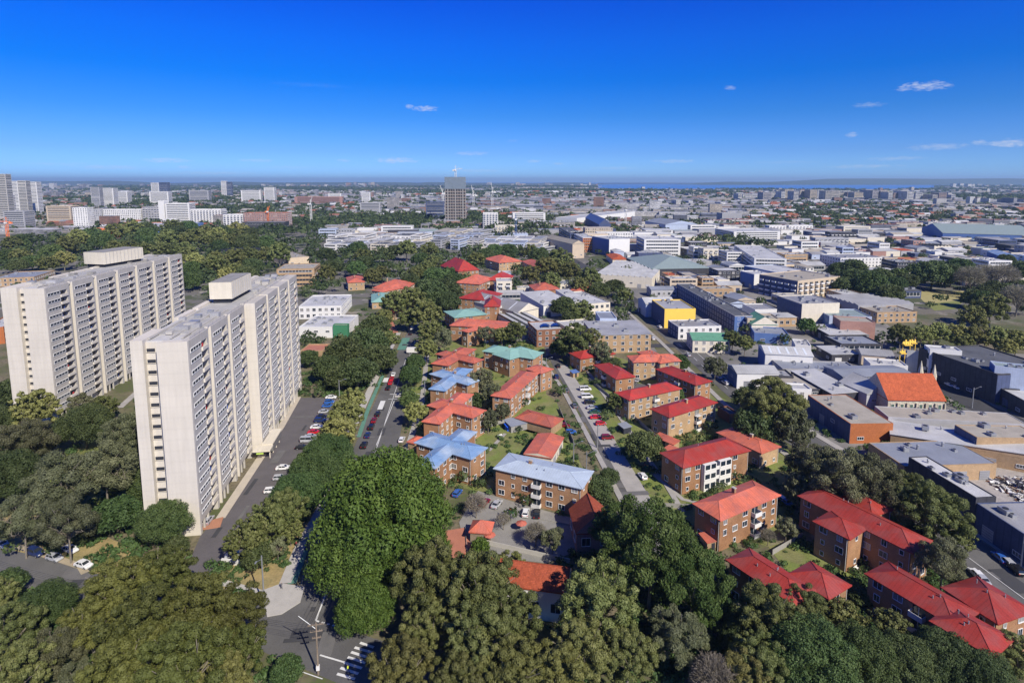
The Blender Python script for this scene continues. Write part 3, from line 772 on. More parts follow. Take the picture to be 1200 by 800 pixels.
    for f in range(FL): link('stair_window', swm, root, (0, 0, f*FHT+2.0))
    b = MB(); b.abox(-W+1, -.6, 4, L-.6, TH, TH+.25, 0); b.abox(-W+2.2, -1.4, 10, L-4, TH+.25, TH+.45, 1)
    part('roof', b, [mat('pale_roof_membrane', (.50, .49, .47), var=.2, scale=.2), mat('grey_roof_membrane', (.38, .375, .36), var=.25, scale=.3)])
    for x in (-3.2, -6.0, -W+3.2):
        for ya, yb in ((5, L*.36), (L*.62, L-3)): b = MB(); b.abox(x-.25, x+.25, ya, yb, TH+.45, TH+.8, 0); part('roof_duct', b, [m_('concrete')])
    rr = random.Random(int(L*10))
    for k in range(22):
        b = MB(); y = rr.choice([rr.uniform(8, L*.33), rr.uniform(L*.63, L-4)]); x = rr.uniform(-W+3, -3); s = rr.uniform(.6, 1.3)
        b.abox(x-s, x+s, y-s*.8, y+s*.8, TH+.46, TH+.5+s, 0); part('roof_unit', b, [m_(rr.choice(['concd', 'metal', 'concrete', 'grey']))])
    b = MB(); b.abox(-8.5, -5, 13, 18, TH+.5, TH+1.5, 0); part('water_tank', b, [m_('grey')])
    # guard rail round the roof edge
    b = MB()
    for y in range(2, int(L)-1, 3): b.tube((-.2, y, TH+.9), (-.2, y, TH+1.7), .04, n=4)
    b.tube((-.2, 2, TH+1.7), (-.2, L-2, TH+1.7), .04, n=4); b.tube((-.2, 2, TH+1.3), (-.2, L-2, TH+1.3), .03, n=4); part('guard_rail', b, [m_('metal')])
    # lift house on the roof
    R = Rect(*pent, 57.3); org = O
    inv = Matrix.Rotation(-rz, 4, 'Z') @ Matrix.Translation(-O)
    b = MB(); b.box(R.c, R.x*(R.hx), R.y*R.hy, TH+1.9, 57.3, 0); b.box(R.c, R.x*(R.hx-.8), R.y*(R.hy-.8), TH+.3, TH+1.89, 1)  # near-black base paints in the shaded gap below the box
    b.box(R.c, R.x*(R.hx-.3), R.y*(R.hy-.3), 57.301, 57.5, 3)
    for c0, n, t, hl in R.sides():
        if hl > 6:
            for q in range(int(hl)): b.box(c0+n*.05+t*((q+.5)/int(hl)*2-1)*hl, t*.06, n*.06, TH+1.95, 57.2, 2)
    b.v = [tuple(inv @ Vector(v)) for v in b.v]
    part('lift_house', b, [m_('cream'), sh, m_('grey'), m_('concd')])
    if canopy:
        y = 3*P-4
        b = MB(); b.abox(3, 6.4, y+2, y+14, 3.6, 4.0, 0); b.abox(1.2, 6.6, y-2, y+1.9, 3.2, 3.7, 0)
        for q in range(4): b.abox(5.8, 6.1, y+q*3.8, y+.3+q*3.8, 0, 3.3, 0)
        b.abox(3.2, 6.2, y+3, y+13.8, 1.0, 3.5, 1); part('entrance_canopy', b, [m_('cream'), m_('glassd')])
        b = MB(); b.abox(2.4, 4.6, y-2.1, y-2.02, 2.5, 3.0, 0); part('entrance_sign', b, [mat('lime_sign', (.45, .62, .12), var=.1)])
    R0 = object.__new__(Rect); X = Vector((math.cos(rz), math.sin(rz), 0)); Y = Vector((-math.sin(rz), math.cos(rz), 0))
    R0.x, R0.y, R0.hx, R0.hy = X, Y, W/2+1, L/2+1; R0.c = O-X*W/2+Y*L/2; FOOT.append(R0)
    return root
O2 = G(219.8, 400, TH+.9); O2.z = 0
e2 = G(293, 352.3, TH+.9); L2 = (G(348.5, 321, TH+.9)-O2).xy.length
# rotation so that local +Y runs along the facade
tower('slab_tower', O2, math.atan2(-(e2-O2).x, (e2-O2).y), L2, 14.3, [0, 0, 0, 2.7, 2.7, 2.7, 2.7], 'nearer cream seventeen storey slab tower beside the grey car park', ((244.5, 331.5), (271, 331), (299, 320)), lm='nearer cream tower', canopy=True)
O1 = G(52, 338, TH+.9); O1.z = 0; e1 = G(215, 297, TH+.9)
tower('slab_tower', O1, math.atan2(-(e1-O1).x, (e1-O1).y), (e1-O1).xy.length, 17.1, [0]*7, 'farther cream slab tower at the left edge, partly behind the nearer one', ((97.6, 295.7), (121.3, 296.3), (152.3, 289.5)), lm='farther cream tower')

# ---------------------------------------------------------------- brick walk-up flats, each traced from the photograph
z9 = 8.6
flats('brick flats with short crimson roof facing the parked white van', [((668, 413.5), (680.5, 420), (713, 411))], 6.6, 'rcrim', lm='short crimson-roofed flats', floors=2)
flats('narrow brick flats with crimson roof seen end on, between two lawns', [((697, 427.5), (722, 443.5), (741, 439.5))], 6.6, 'rcrim', lm='end-on crimson-roofed flats', floors=2)
flats('cross shaped brick flats under a coral roof near the main road corner', [((736, 417), (742.8, 424), (787.8, 415)), ((748, 412.5), (774, 425), (783, 420))], z9, 'rred', 'brickp', lm='cross-shaped coral-roofed flats')
flats('long maroon roofed flats with a dark shaded wall beside the main road', [((770, 432.5), (815, 450.5), (832, 446))], z9, 'rcrim', lm='shaded crimson-roofed flats')
flats('brick flats with crimson roof partly behind the dark street tree', [((722, 460), (737.5, 468), (794.5, 453.8))], z9, 'rcrim', 'brickp', lm='middle crimson-roofed flats')
flats('three storey tan brick flats with crimson roof beside a garden courtyard', [((764, 479), (784, 488), (841, 472))], z9, 'rcrim', 'brickp', lm='courtyard crimson-roofed flats')
r7 = flats('brick flats with maroon roof and white glazed stair bays', [((776, 530.7), (800.5, 546.8), (868.8, 522.5))], z9, 'rmar', pitch=.42, lm='maroon-roofed flats with glazed bays')
R7 = Rect((776, 530.7), (800.5, 546.8), (868.8, 522.5), z9); o7 = R7.c
for c0, n, t, hl in R7.sides():
    if hl > 9 and toward(n, c0) > .1:
        for q in (-.28, .18):
            p = c0+t*hl*q; b = MB(); b.box(p+n*.7, t*2.3, n*.7, 0, z9-.4, 0)
            for f in range(3):
                for u in (-1.1, 1.1): b.box(p+n*1.42+t*u, t*.85, n*.04, f*z9/3+.9, f*z9/3+2.3, 1)
                b.box(p+n*1.45, t*2.2, n*.08, f*z9/3+.5, f*z9/3+.8, 0)
            b.build('glazed_stair_bay', [m_('white'), m_('glassd')], r7, o7)
flats('long low coral roofed building beside the maroon roofed flats', [((842, 506.7), (892, 530), (912, 522.5))], 5.4, 'rred', 'brickp', floors=1, lm='long low coral roof', pitch=.28)
flats('brick flats with coral roof standing above the big dark green tree', [((815, 590), (844, 608), (911, 579))], z9, 'rred', lm='coral-roofed flats by the big green tree')
flats('large stepped flats with red hip roofs and shaded brick walls at right', [((938.5, 581), (1068, 645.7), (1090.7, 633.5)), ((956, 610.7), (994.5, 630), (1017, 620)), ((986, 583), (1022, 603), (1038, 593))], z9, 'rmar', pitch=.42, lm='large stepped red-roofed flats')
flats('red roofed flats mostly hidden by trees at the bottom, roof kinked', [((855, 656), (930, 706), (957, 693)), ((928, 672.5), (970, 699), (995.5, 686))], z9, 'rmar', pitch=.42, lm='kinked red roof at the bottom')
flats('long red roofed flats in the bottom right corner', [((1018, 672.5), (1118, 732), (1142, 716)), ((1108, 689), (1168, 728), (1195, 707)), ((1094.5, 728), (1162, 767), (1181.5, 746))], z9, 'rmar', pitch=.42, lm='bottom right red-roofed flats')
block('clay tiled hall with white window wall among the foreground trees', (540, 677), (664, 694), (678, 668), 7.0, 'white', 'rtile', 'gable', floors=1, winst='win', cat='hall', name='tiled_hall', lm='clay tiled hall', pitch=.75)
block('small steep clay tiled cottage roof beside the big dark green tree', (668, 597), (676, 624), (715, 612), 5.0, 'pink', 'rtile', 'gable', floors=1, winst='win', cat='house', name='tiled_cottage', lm='steep clay tiled cottage', pitch=.9)
flats('long brick flats with pale blue metal roof above the car yard', [((581, 548), (681, 571), (693, 552))], z9, 'rlblue', lm='pale-blue-roofed flats', pitch=.2)
block('low coral roofed garages beside the blue tarpaulin', (604.5, 489), (646, 500), (654, 489), 3.4, 'brickp', 'rred', 'hip', floors=1, winst=None, cat='garage', name='garage_row', lm='low coral garage', pitch=.3)
block('low coral roofed hall behind the pale blue roofed flats', (615, 531), (646, 536), (665, 513), 3.8, 'cream', 'rred', 'gable', floors=1, winst=None, cat='hall', name='low_hall', lm='low coral hall', pitch=.18)
def cross(label, bars, roof, lm, wall='brick', z=z9, **k): return flats(label, bars, z, roof, wall, lm=lm, pitch=.3, **k)
cross('cross shaped brick flats with bright blue roof nearest the big fig tree', [((509.8, 547.3), (556.7, 506), (543.5, 498.5)), ((488, 518), (551.8, 536.8), (567.5, 524))], 'rblue', 'nearest blue-roofed cross flats')
cross('cross shaped brick flats with coral roof between the two blue roofed ones', [((515, 495.8), (553, 462), (541, 456)), ((502.5, 474.5), (553.3, 488.8), (561.5, 479))], 'rred', 'coral cross flats between the blue ones')
cross('farther cross shaped brick flats with blue and pale blue roof', [((521, 457.3), (552.5, 432.5), (543, 426.5)), ((505, 437.8), (548, 450.5), (556, 444))], 'rblue', 'farther blue-roofed cross flats')
cross('cross shaped brick flats with coral roof behind the farther blue roof', [((524.8, 428), (556.5, 409), (545, 404)), ((512, 414.5), (555, 425), (560, 419.8))], 'rred', 'coral cross flats behind the blue roof')
cross('cross shaped brick flats with verdigris green roof in the middle', [((566.8, 411), (624.5, 420), (629.8, 412)), ((597.5, 420.8), (629, 411.5), (617, 404))], 'rgreen', 'green-roofed cross flats')
cross('long coral roofed flats running back beside the gum tree', [((598, 466), (630, 437), (619, 428)), ((617, 432), (634, 437), (639, 430))], 'rred', 'long coral-roofed flats by the gum tree')
cross('orange brick flats with wide coral roof behind the green roofed flats', [((528, 381), (588, 385), (590, 377)), ((541, 387), (548, 389), (562, 373))], 'rred', 'wide coral-roofed flats')
flats('small verdigris roofed flats behind the wide coral roof', [((533, 372), (570, 368), (566, 360))], z9, 'rgreen', lm='small verdigris roof', pitch=.2)
flats('tall narrow brick block with steep crimson pyramid roof', [((568, 359), (585.5, 359), (585, 352))], 11.5, 'rcrim', floors=4, lm='crimson pyramid roof', pitch=.8)
flats('brick flats with crimson roof left of the pyramid roof', [((537, 349), (568, 352), (568, 342))], z9, 'rcrim', lm='crimson roof left of the pyramid')
flats('brick flats with steep crimson hip roof far up the left street', [((537, 318), (561, 316), (560, 308))], 11, 'rcrim', lm='far steep crimson roof', pitch=.8)
flats('brick flats with coral roof below the far steep crimson roof', [((533, 331), (562, 333), (560, 325))], z9, 'rred', lm='coral roof below the steep one', pitch=.4)
flats('small crimson roofed brick block right of the steep crimson roof', [((571, 328), (592, 329), (590, 323))], z9, 'rcrim', lm='small crimson block', pitch=.6)
flats('long pale brick flats with orange red roof among trees far back', [((585, 308), (612, 306), (612, 300)), ((612, 306), (631, 316), (634, 308))], z9, 'rred', 'brickp', lm='far orange-red roof')
flats('brick flats with coral roof beside the small green roofed house at left', [((438, 337), (475, 338), (474, 331)), ((436, 340), (448, 342), (460, 333))], 7, 'rred', 'brickp', lm='left coral roof', floors=2)
flats('small coral roofed brick block left among trees', [((408, 331), (427, 330), (425, 324))], 7, 'rred', 'brickp', lm='small left coral roof', floors=2)
flats('house with verdigris roof behind the long street tree row', [((436, 354), (457, 353), (455, 344))], 5, 'rgreen', 'brickp', lm='left verdigris roof', floors=1)
flats('small coral roofed house at the head of the brick path', [((443, 366), (454, 368), (456, 358))], 5, 'rred', 'brickp', lm='house by the brick path', floors=1)
flats('coral roofed terrace behind the white sheds', [((627, 340), (656, 339), (653, 333))], 8, 'rred', lm='coral roof behind white sheds')
flats('small coral roofed terrace right of the other one behind white sheds', [((668, 340), (683, 341), (678, 333))], 8, 'rred', lm='small coral roof behind sheds')
flats('brick flats with coral roof far left of the service lane', [((516, 305), (545, 303), (543, 297))], 8, 'rred', lm='distant coral roof', pitch=.4) if False else None
block('pink roofed brick stair house beside the nearest blue roofed flats', (478, 517), (486, 519), (490, 511), 3, 'brickp', 'rred', 'hip', floors=1, winst=None, cat='shed', name='bin_shed', lm='little coral shed')
block('coral roofed garden shelter in the car yard', (551, 622), (574, 624), (576, 612), 3, 'timber', 'rred', 'hip', floors=1, winst=None, cat='shelter', name='garden_shelter', lm='garden shelter', pitch=.7)
block('low brick wash house beside the courtyard flats', (841, 478), (855, 487), (862, 483), 3, 'brickd', 'rdark', 'flat', floors=1, winst=None, cat='shed', name='wash_house', clutter=0, lm='wash house')

# ---------------------------------------------------------------- white sheds and workshops, middle
B_ = block
B_('cream workshop with grey metal gable roof running back', (607, 366), (631, 361), (617, 341), 7, 'cream', 'rgrey', 'gable', winst=None, cat='workshop', lm='grey gabled workshop', pitch=.5, skylights=3)
B_('row of low white roofed workshops beside the grey gabled workshop', (612, 385), (648, 381), (634, 364), 6, 'cream', 'rlight', 'saw', winst=None, cat='workshop', lm='low white workshops')
B_('white roofed warehouse left of the courtyard trees', (637, 358), (672, 355), (661, 341), 8, 'white', 'rlight', 'skill', winst=None, cat='warehouse', pitch=.04, lm='left white warehouse', clutter=4)
B_('second white roofed warehouse behind the courtyard trees', (673, 353), (689, 352), (680, 340), 8, 'white', 'rlight', 'skill', winst=None, cat='warehouse', pitch=.04, clutter=2)
B_('cream flats block with white roof right of the courtyard trees', (690, 357), (715, 355), (706, 340), 8, 'cream', 'rlight', 'flat', winst='win', cat='building', lm='cream block with white roof')
B_('brick office with white roof carrying two dark solar arrays', (629, 388), (661, 386), (654, 376), 9, 'brickd', 'rlight', 'flat', winst='win', cat='office', lm='solar-panelled office', name='office_building', clutter=1)
B_('low pale roofed annex beside the solar office', (663, 384), (697, 381), (688, 374), 6, 'cream', 'rlight', 'flat', winst=None, cat='building', clutter=3)
B_('long brick warehouse with grey ribbed roof and arched windows', (697, 392.5), (763, 391), (750, 376), 10, 'brickp', 'rgrey', 'skill', winst='win', cat='warehouse', name='brick_warehouse', lm='long brick warehouse', pitch=.02, clutter=4)
B_('pale blue box plant room behind the long brick warehouse', (703, 374), (723, 374), (721, 366), 11.5, 'lbluew', 'rblueg', 'flat', winst=None, cat='building', clutter=0, lm='pale blue box')
R = Rect((634, 382), (645, 381.5), (642, 377.5), 9.8)
for k, (a, c_) in enumerate((((634, 383), (645, 382.6)), ((647, 382.4), (657, 382)))):
    b = MB(); A0, B0 = G(*a, 9.8), G(*c_, 9.8); up = GY*4.6
    for q in range(3):
        x0 = q/3; z0, z1 = 9.75+math.sin(math.pi*x0)*.9, 9.75+math.sin(math.pi*(x0+1/3))*.9
        p = A0+(B0-A0)*x0; r = A0+(B0-A0)*(x0+1/3)
        b.poly([(p.x, p.y, z0), (r.x, r.y, z1), (r.x+up.x, r.y+up.y, z1), (p.x+up.x, p.y+up.y, z0)])
    o = b.build('solar_array', [m_('solar')], None, A0)
    tag(o, ['left dark solar array on the white roofed brick office', 'right dark solar array on the white roofed brick office'][k], 'solar panel', 'solar arrays')
# east side of the main road
B_('yellow walled warehouse with dark blue shaded side wall', (764, 352), (779, 363), (811, 360), 11.5, 'yellow', 'rgrey', 'flat', winst=None, cat='warehouse', name='yellow_warehouse', lm='yellow-walled warehouse', side_walls={0: 'navy'})  # navy side wall is blue shade put into the colour
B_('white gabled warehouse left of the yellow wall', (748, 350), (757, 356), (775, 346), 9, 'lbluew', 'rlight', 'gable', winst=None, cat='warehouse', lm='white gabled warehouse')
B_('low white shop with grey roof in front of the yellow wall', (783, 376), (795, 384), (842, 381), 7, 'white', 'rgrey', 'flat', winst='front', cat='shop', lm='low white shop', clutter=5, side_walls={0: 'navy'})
B_('cream shop with patchy green roof on the main road', (805, 390), (812, 398), (850, 393), 7, 'cream', 'rgreen2', 'gable', winst='win', cat='shop', lm='green-roofed shop')
B_('blue ended shed with pale grey roof and white wall', (853, 427), (864, 437), (898, 426), 7, 'lbluew', 'rlight', 'gable', winst=None, cat='shed', lm='pale blue shed', side_walls={1: 'white', 0: 'bluew'}, pitch=.25)
B_('white shed with striped skylight roof and blue fascia', (889, 404), (897, 414), (947.5, 412), 8.5, 'white', 'rlight', 'gable', winst=None, cat='shed', lm='blue-striped white shed', skylights=5, pitch=.25, side_walls={0: 'bluew'})
B_('cream gabled hall with bright green roof slope', (870, 373), (881, 380), (905, 377), 7, 'cream', 'rgreen2', 'gable', winst=None, cat='hall', lm='green and cream gabled hall', pitch=.6)
B_('low workshop with navy front and blue tarpaulin on its roof', (879, 383), (884, 391), (920, 388), 5, 'bluew', 'rblueg', 'flat', winst=None, cat='workshop', lm='navy-fronted workshop', clutter=4)
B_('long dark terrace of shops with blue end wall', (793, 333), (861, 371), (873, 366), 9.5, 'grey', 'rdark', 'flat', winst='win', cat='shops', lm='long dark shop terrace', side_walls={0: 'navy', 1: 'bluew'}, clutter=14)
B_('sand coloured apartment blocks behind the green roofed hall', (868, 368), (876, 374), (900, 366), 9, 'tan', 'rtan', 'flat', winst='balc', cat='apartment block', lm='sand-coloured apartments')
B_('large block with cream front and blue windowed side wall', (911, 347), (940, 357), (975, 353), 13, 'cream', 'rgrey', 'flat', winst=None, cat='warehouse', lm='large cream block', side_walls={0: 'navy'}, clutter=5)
B_('grey sawtooth roofed factory by the park trees', (968, 347), (1006, 358), (1040, 348), 8, 'grey', 'rgrey', 'saw', winst=None, cat='factory', lm='sawtooth factory')
B_('brick and concrete house block right of the sawtooth factory', (1006, 360), (1028, 367), (1054, 360), 6.5, 'brickp', 'rtan', 'flat', winst='win', cat='building')
B_('blue and white workshop before the sawtooth factory', (955, 362), (972, 371), (1004, 364), 7, 'lbluew', 'rteal', 'flat', winst=None, cat='workshop', side_walls={0: 'bluew'}, clutter=3)
B_('pink brick two storey shop with blank wall', (976, 371), (985, 377), (1023, 377), 10, 'pink', 'rtan', 'flat', winst=None, cat='shop', lm='pink brick shop', clutter=1)
B_('dark terrace of small shops left of the pink brick shop', (950, 380), (972, 392), (1010, 390), 5, 'dark', 'rlight', 'skill', winst=None, cat='shops', lm='dark small shops', pitch=.03, clutter=6)
# industrial block right
B_('grey flat roofed workshop at the road corner beside the dark tree', (880, 433), (888, 441), (924, 437), 5.5, 'dark', 'rgrey', 'flat', winst=None, cat='workshop', clutter=4)
B_('low sheds with dark front between white sheds', (905, 423), (917, 433), (990, 424), 5, 'grey', 'rblueg', 'flat', winst=None, cat='shed', clutter=6)
B_('white roofed long shed leading to the church', (927, 434), (975, 461), (1010, 462), 6, 'dark', 'rlight', 'skill', winst=None, cat='shed', lm='white shed by the church', pitch=.04, clutter=3)
B_('wide grey roofed factory behind the church', (966, 429), (988, 441), (1066, 437), 6.5, 'grey', 'rblueg', 'gable', winst=None, cat='factory', lm='wide grey factory', pitch=.12)
B_('pale gabled shed roof left of the church', (984, 447), (1016, 461), (1030, 450), 7, 'grey', 'rlight', 'gable', winst=None, cat='shed', pitch=.5)
B_('white framed rooftop house on the low workshop', (921, 450), (929, 457), (947, 454), 7.0, 'white', 'rlight', 'flat', winst='win', cat='building', clutter=0, floors=2)
B_('tan roofed low workshop behind the dark round tree', (898, 440), (925, 458), (957, 452), 5, 'dark', 'rtan', 'flat', winst=None, cat='workshop', clutter=3)
B_('two storey workshop with orange brick end and tan roof', (947, 463), (997, 497), (1041.5, 493), 7, 'brickr', 'rtan', 'flat', winst=None, cat='workshop', name='brick_workshop', lm='orange brick workshop', clutter=1, side_walls={0: 'navy'}, parapet=.15)
B_('long low shed with pale upper roof beside the church', (1017, 474), (1038, 489), (1174, 481), 5.5, 'grey', 'rlight', 'skill', winst=None, cat='shed', lm='upper pale shed', pitch=.03, clutter=3) if False else None
B_('pale corrugated shed roof between church and orange brick workshop', (1025, 476), (1041, 489), (1176, 482), 5.6, 'grey', 'rtan', 'flat', winst=None, cat='shed', lm='upper pale shed', clutter=3, parapet=.2)
B_('wide low shed with pale roof right of the orange brick workshop', (1042, 492), (1044, 508), (1190, 499), 4.6, 'brickp', 'rlight', 'skill', winst=None, cat='shed', lm='lower pale shed', pitch=.05, clutter=3)
B_('tan roofed brick office above the demolition yard', (1119, 498), (1145, 513), (1215, 509), 8, 'brickp', 'rtan', 'flat', winst=None, cat='office', lm='tan-roofed brick office', side_walls={0: 'navy'}, clutter=4, parapet=.2)
B_('wide grey flat roofed factory above the long dark one', (1018, 519), (1060, 547), (1182, 551), 5, 'brickp', 'rblueg', 'flat', winst=None, cat='factory', lm='wide grey flat factory', clutter=2, parapet=.2)
B_('long dark walled warehouse with pale grey roof on the main road', (1065, 536), (1144, 584), (1170, 584), 9, 'dark', 'rlight', 'flat', winst=None, cat='warehouse', name='dark_warehouse', lm='long dark warehouse', clutter=6, parapet=.25)
B_('grey roofed warehouse next along the main road, roof vents', (1144, 590), (1214, 636), (1262, 610), 7.5, 'navy', 'rgrey', 'flat', winst=None, cat='warehouse', lm='right edge warehouse', clutter=7, parapet=.3)
B_('huge dark flat roofed building with black wall on the side street', (1077, 408.5), (1169, 440), (1250, 436), 12, 'dark', 'rdark', 'flat', winst=None, cat='warehouse', name='dark_factory', lm='huge black-walled building', clutter=9, side_walls={1: 'navy'})
B_('white roofed low building below the huge black one', (1172, 456), (1202, 472), (1260, 458), 6, 'dark', 'rlight', 'flat', winst=None, cat='building', clutter=2)
B_('pale green roofed blue walled plant house on the dark roof', (1160, 424), (1166, 430), (1200, 428), 14.5, 'lbluew', 'rteal', 'flat', winst=None, cat='plant room', clutter=3, side_walls={0: 'bluew'})
B_('long white canopy building behind the huge dark roof', (1083, 405), (1090, 410), (1120, 408), 13.5, 'white', 'rlight', 'flat', winst='band', cat='building', clutter=1, floors=2)
B_('white awning roofed market row in the middle of the workshops', (957, 405), (975, 415), (1000, 412), 4.5, 'dark', 'rlight', 'skill', winst=None, cat='shops', pitch=.02, clutter=4)
B_('dark row of shops with pale canopies before the side street', (966, 394), (986, 404), (1030, 402), 6, 'dark', 'rblueg', 'flat', winst='band', cat='shops', clutter=7)
B_('small white shop with a tiny tower beside the navy fronted workshop', (928, 398), (932, 405), (949, 404), 5, 'white', 'rlight', 'flat', winst=None, cat='shop', clutter=4)
B_('low dark roofed depot behind the striped white shed', (912, 424), (922, 433), (1012, 424), 5.5, 'grey', 'rdark', 'flat', winst=None, cat='depot', clutter=8) if False else None
B_('tan corner shop between market row and the wide grey factory', (1003, 408), (1010, 415), (1040, 411), 6, 'tan', 'rgrey', 'gable', winst=None, cat='shop')
B_('pale workshop left of the market row', (905, 404), (912, 411), (948, 408), 5, 'cream', 'rtan', 'flat', winst=None, cat='workshop', clutter=5) if False else None
B_('white roofed depot behind the market row', (1012, 420), (1020, 427), (1056, 424), 5, 'white', 'rlight', 'flat', winst=None, cat='depot', clutter=3)
# church
CH = B_('stone church with bright orange tiled roof', (1012, 450), (1041, 468), (1098, 464), 7, 'stone', 'rtile2', 'gable', winst=None, cat='church', name='church', lm='orange-roofed church', pitch=.88)
# church details: lancet windows along the nave, pinnacles, window in the grey gable
CR = Rect((1012, 450), (1041, 468), (1098, 464), 7)
def on_church(nm, b, mats): 
    o = b.build(nm, mats, CH, tuple(CR.c)); return o
sd = CR.sides()
for c0, n, t, hl in sd:
    if toward(n, c0) < .1: continue
    k = 6 if hl > 9 else 1
    for i in range(k):
        p = c0+t*((i+.5)/k*2-1)*hl
        b = MB()
        if hl > 9:
            b.box(p+n*.05, t*.75, n*.07, 2.0, 5.4, 0); b.box(p+n*.09, t*.55, n*.06, 2.2, 5.2, 1); on_church('lancet_window', b, [m_('cream'), mat('leaded_glass', (.10, .16, .13), rough=.3, var=.3)])
            b = MB(); q = c0+t*((i+1)/k*2-1)*hl; b.box(q+n*.3, t*.2, n*.3, 0, 5.8, 0); on_church('buttress', b, [m_('stone')])
        else:
            b.box(p+n*.06, t*.5, n*.06, 8.2, 10.2, 0); b.box(p+n*.06, t*.35, n*.08, 3, 6.4, 1); on_church('gable_window', b, [m_('white'), m_('pink')])
for (px, py, z) in ((1077.5, 450, 0), (1093, 455, 0)):
    p = G(px, py, 7); o_ = p.copy(); o_.z = 0
    b = MB(); b.tube((p.x, p.y, 0), (p.x, p.y, 12.0), 1.1, .95, 8); b.tube((p.x, p.y, 12.0), (p.x, p.y, 17), 1.05, .08, 8)
    on_church('spire', b, [m_('stone')])
# inflatable yellow forms and a blue sail wall behind the church
p = G(1063, 440, 0); R = Rect((1056, 404), (1063, 412), (1077, 408), 10)
b = MB(); pts = [R.w(-R.hx, -R.hy), R.w(R.hx, -R.hy), R.w(R.hx, R.hy), R.w(-R.hx, R.hy)]
hts = (4, 11, 11, 6)
for i in range(4):
    q, r_ = pts[i], pts[(i+1) % 4]; b.poly([(q.x, q.y, 0), (r_.x, r_.y, 0), (r_.x, r_.y, hts[(i+1) % 4]), (q.x, q.y, hts[i])], 1 if i in (0, 3) else 0)
b.poly([(q.x, q.y, h) for q, h in zip(pts, hts)], 0)
tag(b.build('sail_roof_building', [m_('rlight'), m_('bluew')], None, R.c), 'blue walled building with white curved top behind the church', 'building')
for k, (px, py, s) in enumerate(((1063, 404, 2.0), (1070, 402, 1.5), (1058, 414, 1.3))):
    c = G(px, py, 9); b = MB()
    for i in range(4): b.tube((c.x+i*s*.5-s, c.y, 9.2), (c.x+i*s*.5-s*.6, c.y+s*.4, 9+s*(1.2 if i % 2 else .7)), s*.35, s*.2, 7)
    b.tube((c.x-s, c.y, 0), (c.x-s, c.y, 9.3), .2); b.tube((c.x+s*.8, c.y, 0), (c.x+s*.8, c.y, 9.3), .2)
    b.box(c, (s, 0), (0, s*.7), 8.9, 9.25)
    tag(b.build('yellow_sculpture', [m_('yellow')], None, (c.x, c.y, 0)), ['largest yellow rooftop structure behind the church', 'yellow rooftop structure beside the blue sail building', 'lower yellow structure among the trees by the church'][k], 'structure', 'yellow structures behind the church')

# ---------------------------------------------------------------- traced buildings farther back
wgrp = None
B_('white two storey complex behind the nearer tower, upper wing', (350, 360), (400, 359), (402, 346), 8, 'white', 'rlight', 'flat', winst='win', cat='building', lm='white complex', clutter=8)
B_('white complex front wing with green box on its roof', (350, 384), (404, 384), (410, 370), 6, 'white', 'rlight', 'flat', winst=None, cat='building', lm='white front wing', clutter=8)
B_('green box room with orange roof edge on the white complex', (390, 382), (407, 382), (408, 380), 7.2, 'green', 'rtan', 'flat', winst=None, cat='building', clutter=0)
B_('low brown roofed pavilion with blue panel below the white complex', (352, 412), (378, 412), (384, 404), 4, 'brickp', 'redw', 'flat', winst=None, cat='pavilion', clutter=0)
B_('yellow banded office with blue roof edge behind the nearer tower', (324, 316), (368, 315), (376, 309), 15, 'brickp', 'rtan', 'flat', winst='band', cat='office', lm='yellow banded office', floors=4, side_walls={1: 'brickp'})
B_('long stepped tan hall with rows of skylights', (289, 297), (326, 292), (314, 286), 9, 'concd', 'rtan', 'saw', winst=None, cat='hall', lm='long stepped hall')
B_('tan roofed hall right of the stepped one', (338, 303), (362, 301), (358, 294), 8, 'tan', 'rtan', 'flat', winst=None, cat='hall')
B_('low brick block behind the farther tower', (-10, 327), (40, 325), (44, 318), 7, 'brickp', 'rblueg', 'flat', winst='win', cat='building', lm='low brick block')
B_('brick row left of the farther tower', (-20, 386), (4, 384), (10, 372), 9, 'brickr', 'rlight', 'flat', winst='balc', cat='building')
B_('white walled shed in the trees at left', (60, 290), (90, 289), (84, 282), 7, 'white', 'rdark', 'gable', winst=None, cat='shed')
LM.append(('tree lined street', 505, 290)); cx_ = random.Random(44)
for (xa, xb, y_, mat_, nm_) in [(380, 432, 286, 'white', 'white terraced complex beyond the tree belt'), (434, 494, 286.5, 'white', 'long white offices beyond the tree belt'), (505, 562, 281, 'grey', 'grey terraced flats by the tree lined street'), (564, 638, 290, 'white', 'white framed flats in front of the green trees')]:
    for row_, dy_ in enumerate((0, -5, -10)):
        x_ = xa+row_*2
        k_ = 0
        while x_ < xb-4:
            w_ = cx_.uniform(9, 22); x2 = min(xb, x_+w_); yy = y_+dy_
            B_('%s, %s row, %s' % (nm_, ('front', 'middle', 'back')[row_], ('left end', 'second from left', 'third from left', 'fourth from left', 'fifth from left', 'sixth from left', 'seventh from left', 'right end', 'ninth from left')[k_]), (x_, yy), (x2-1, yy+.3), (x2-1+.6, yy-3.2), cx_.choice([8, 10, 11, 13]), cx_.choice([mat_, mat_, 'grey', 'lbluew', 'cream']), cx_.choice(['rlight', 'rgrey', 'rtan', 'rblueg', 'rdark']), 'flat', winst=cx_.choice(['band', 'band', 'balc']), cat='building', name='terrace_block', clutter=3, group='pale terraced blocks beyond the trees')
            x_ = x2; k_ += 1
LM.append(('long white complex', 410, 280)); LM.append(('white terraced offices', 465, 280)); LM.append(('white-framed terrace flats', 600, 285))
B_('cream brick factory with stepped blank gable', (641, 279), (671, 286), (676, 283.5), 17, 'tan', 'rtan', 'gable', winst=None, cat='factory', lm='cream stepped gable', pitch=.5)
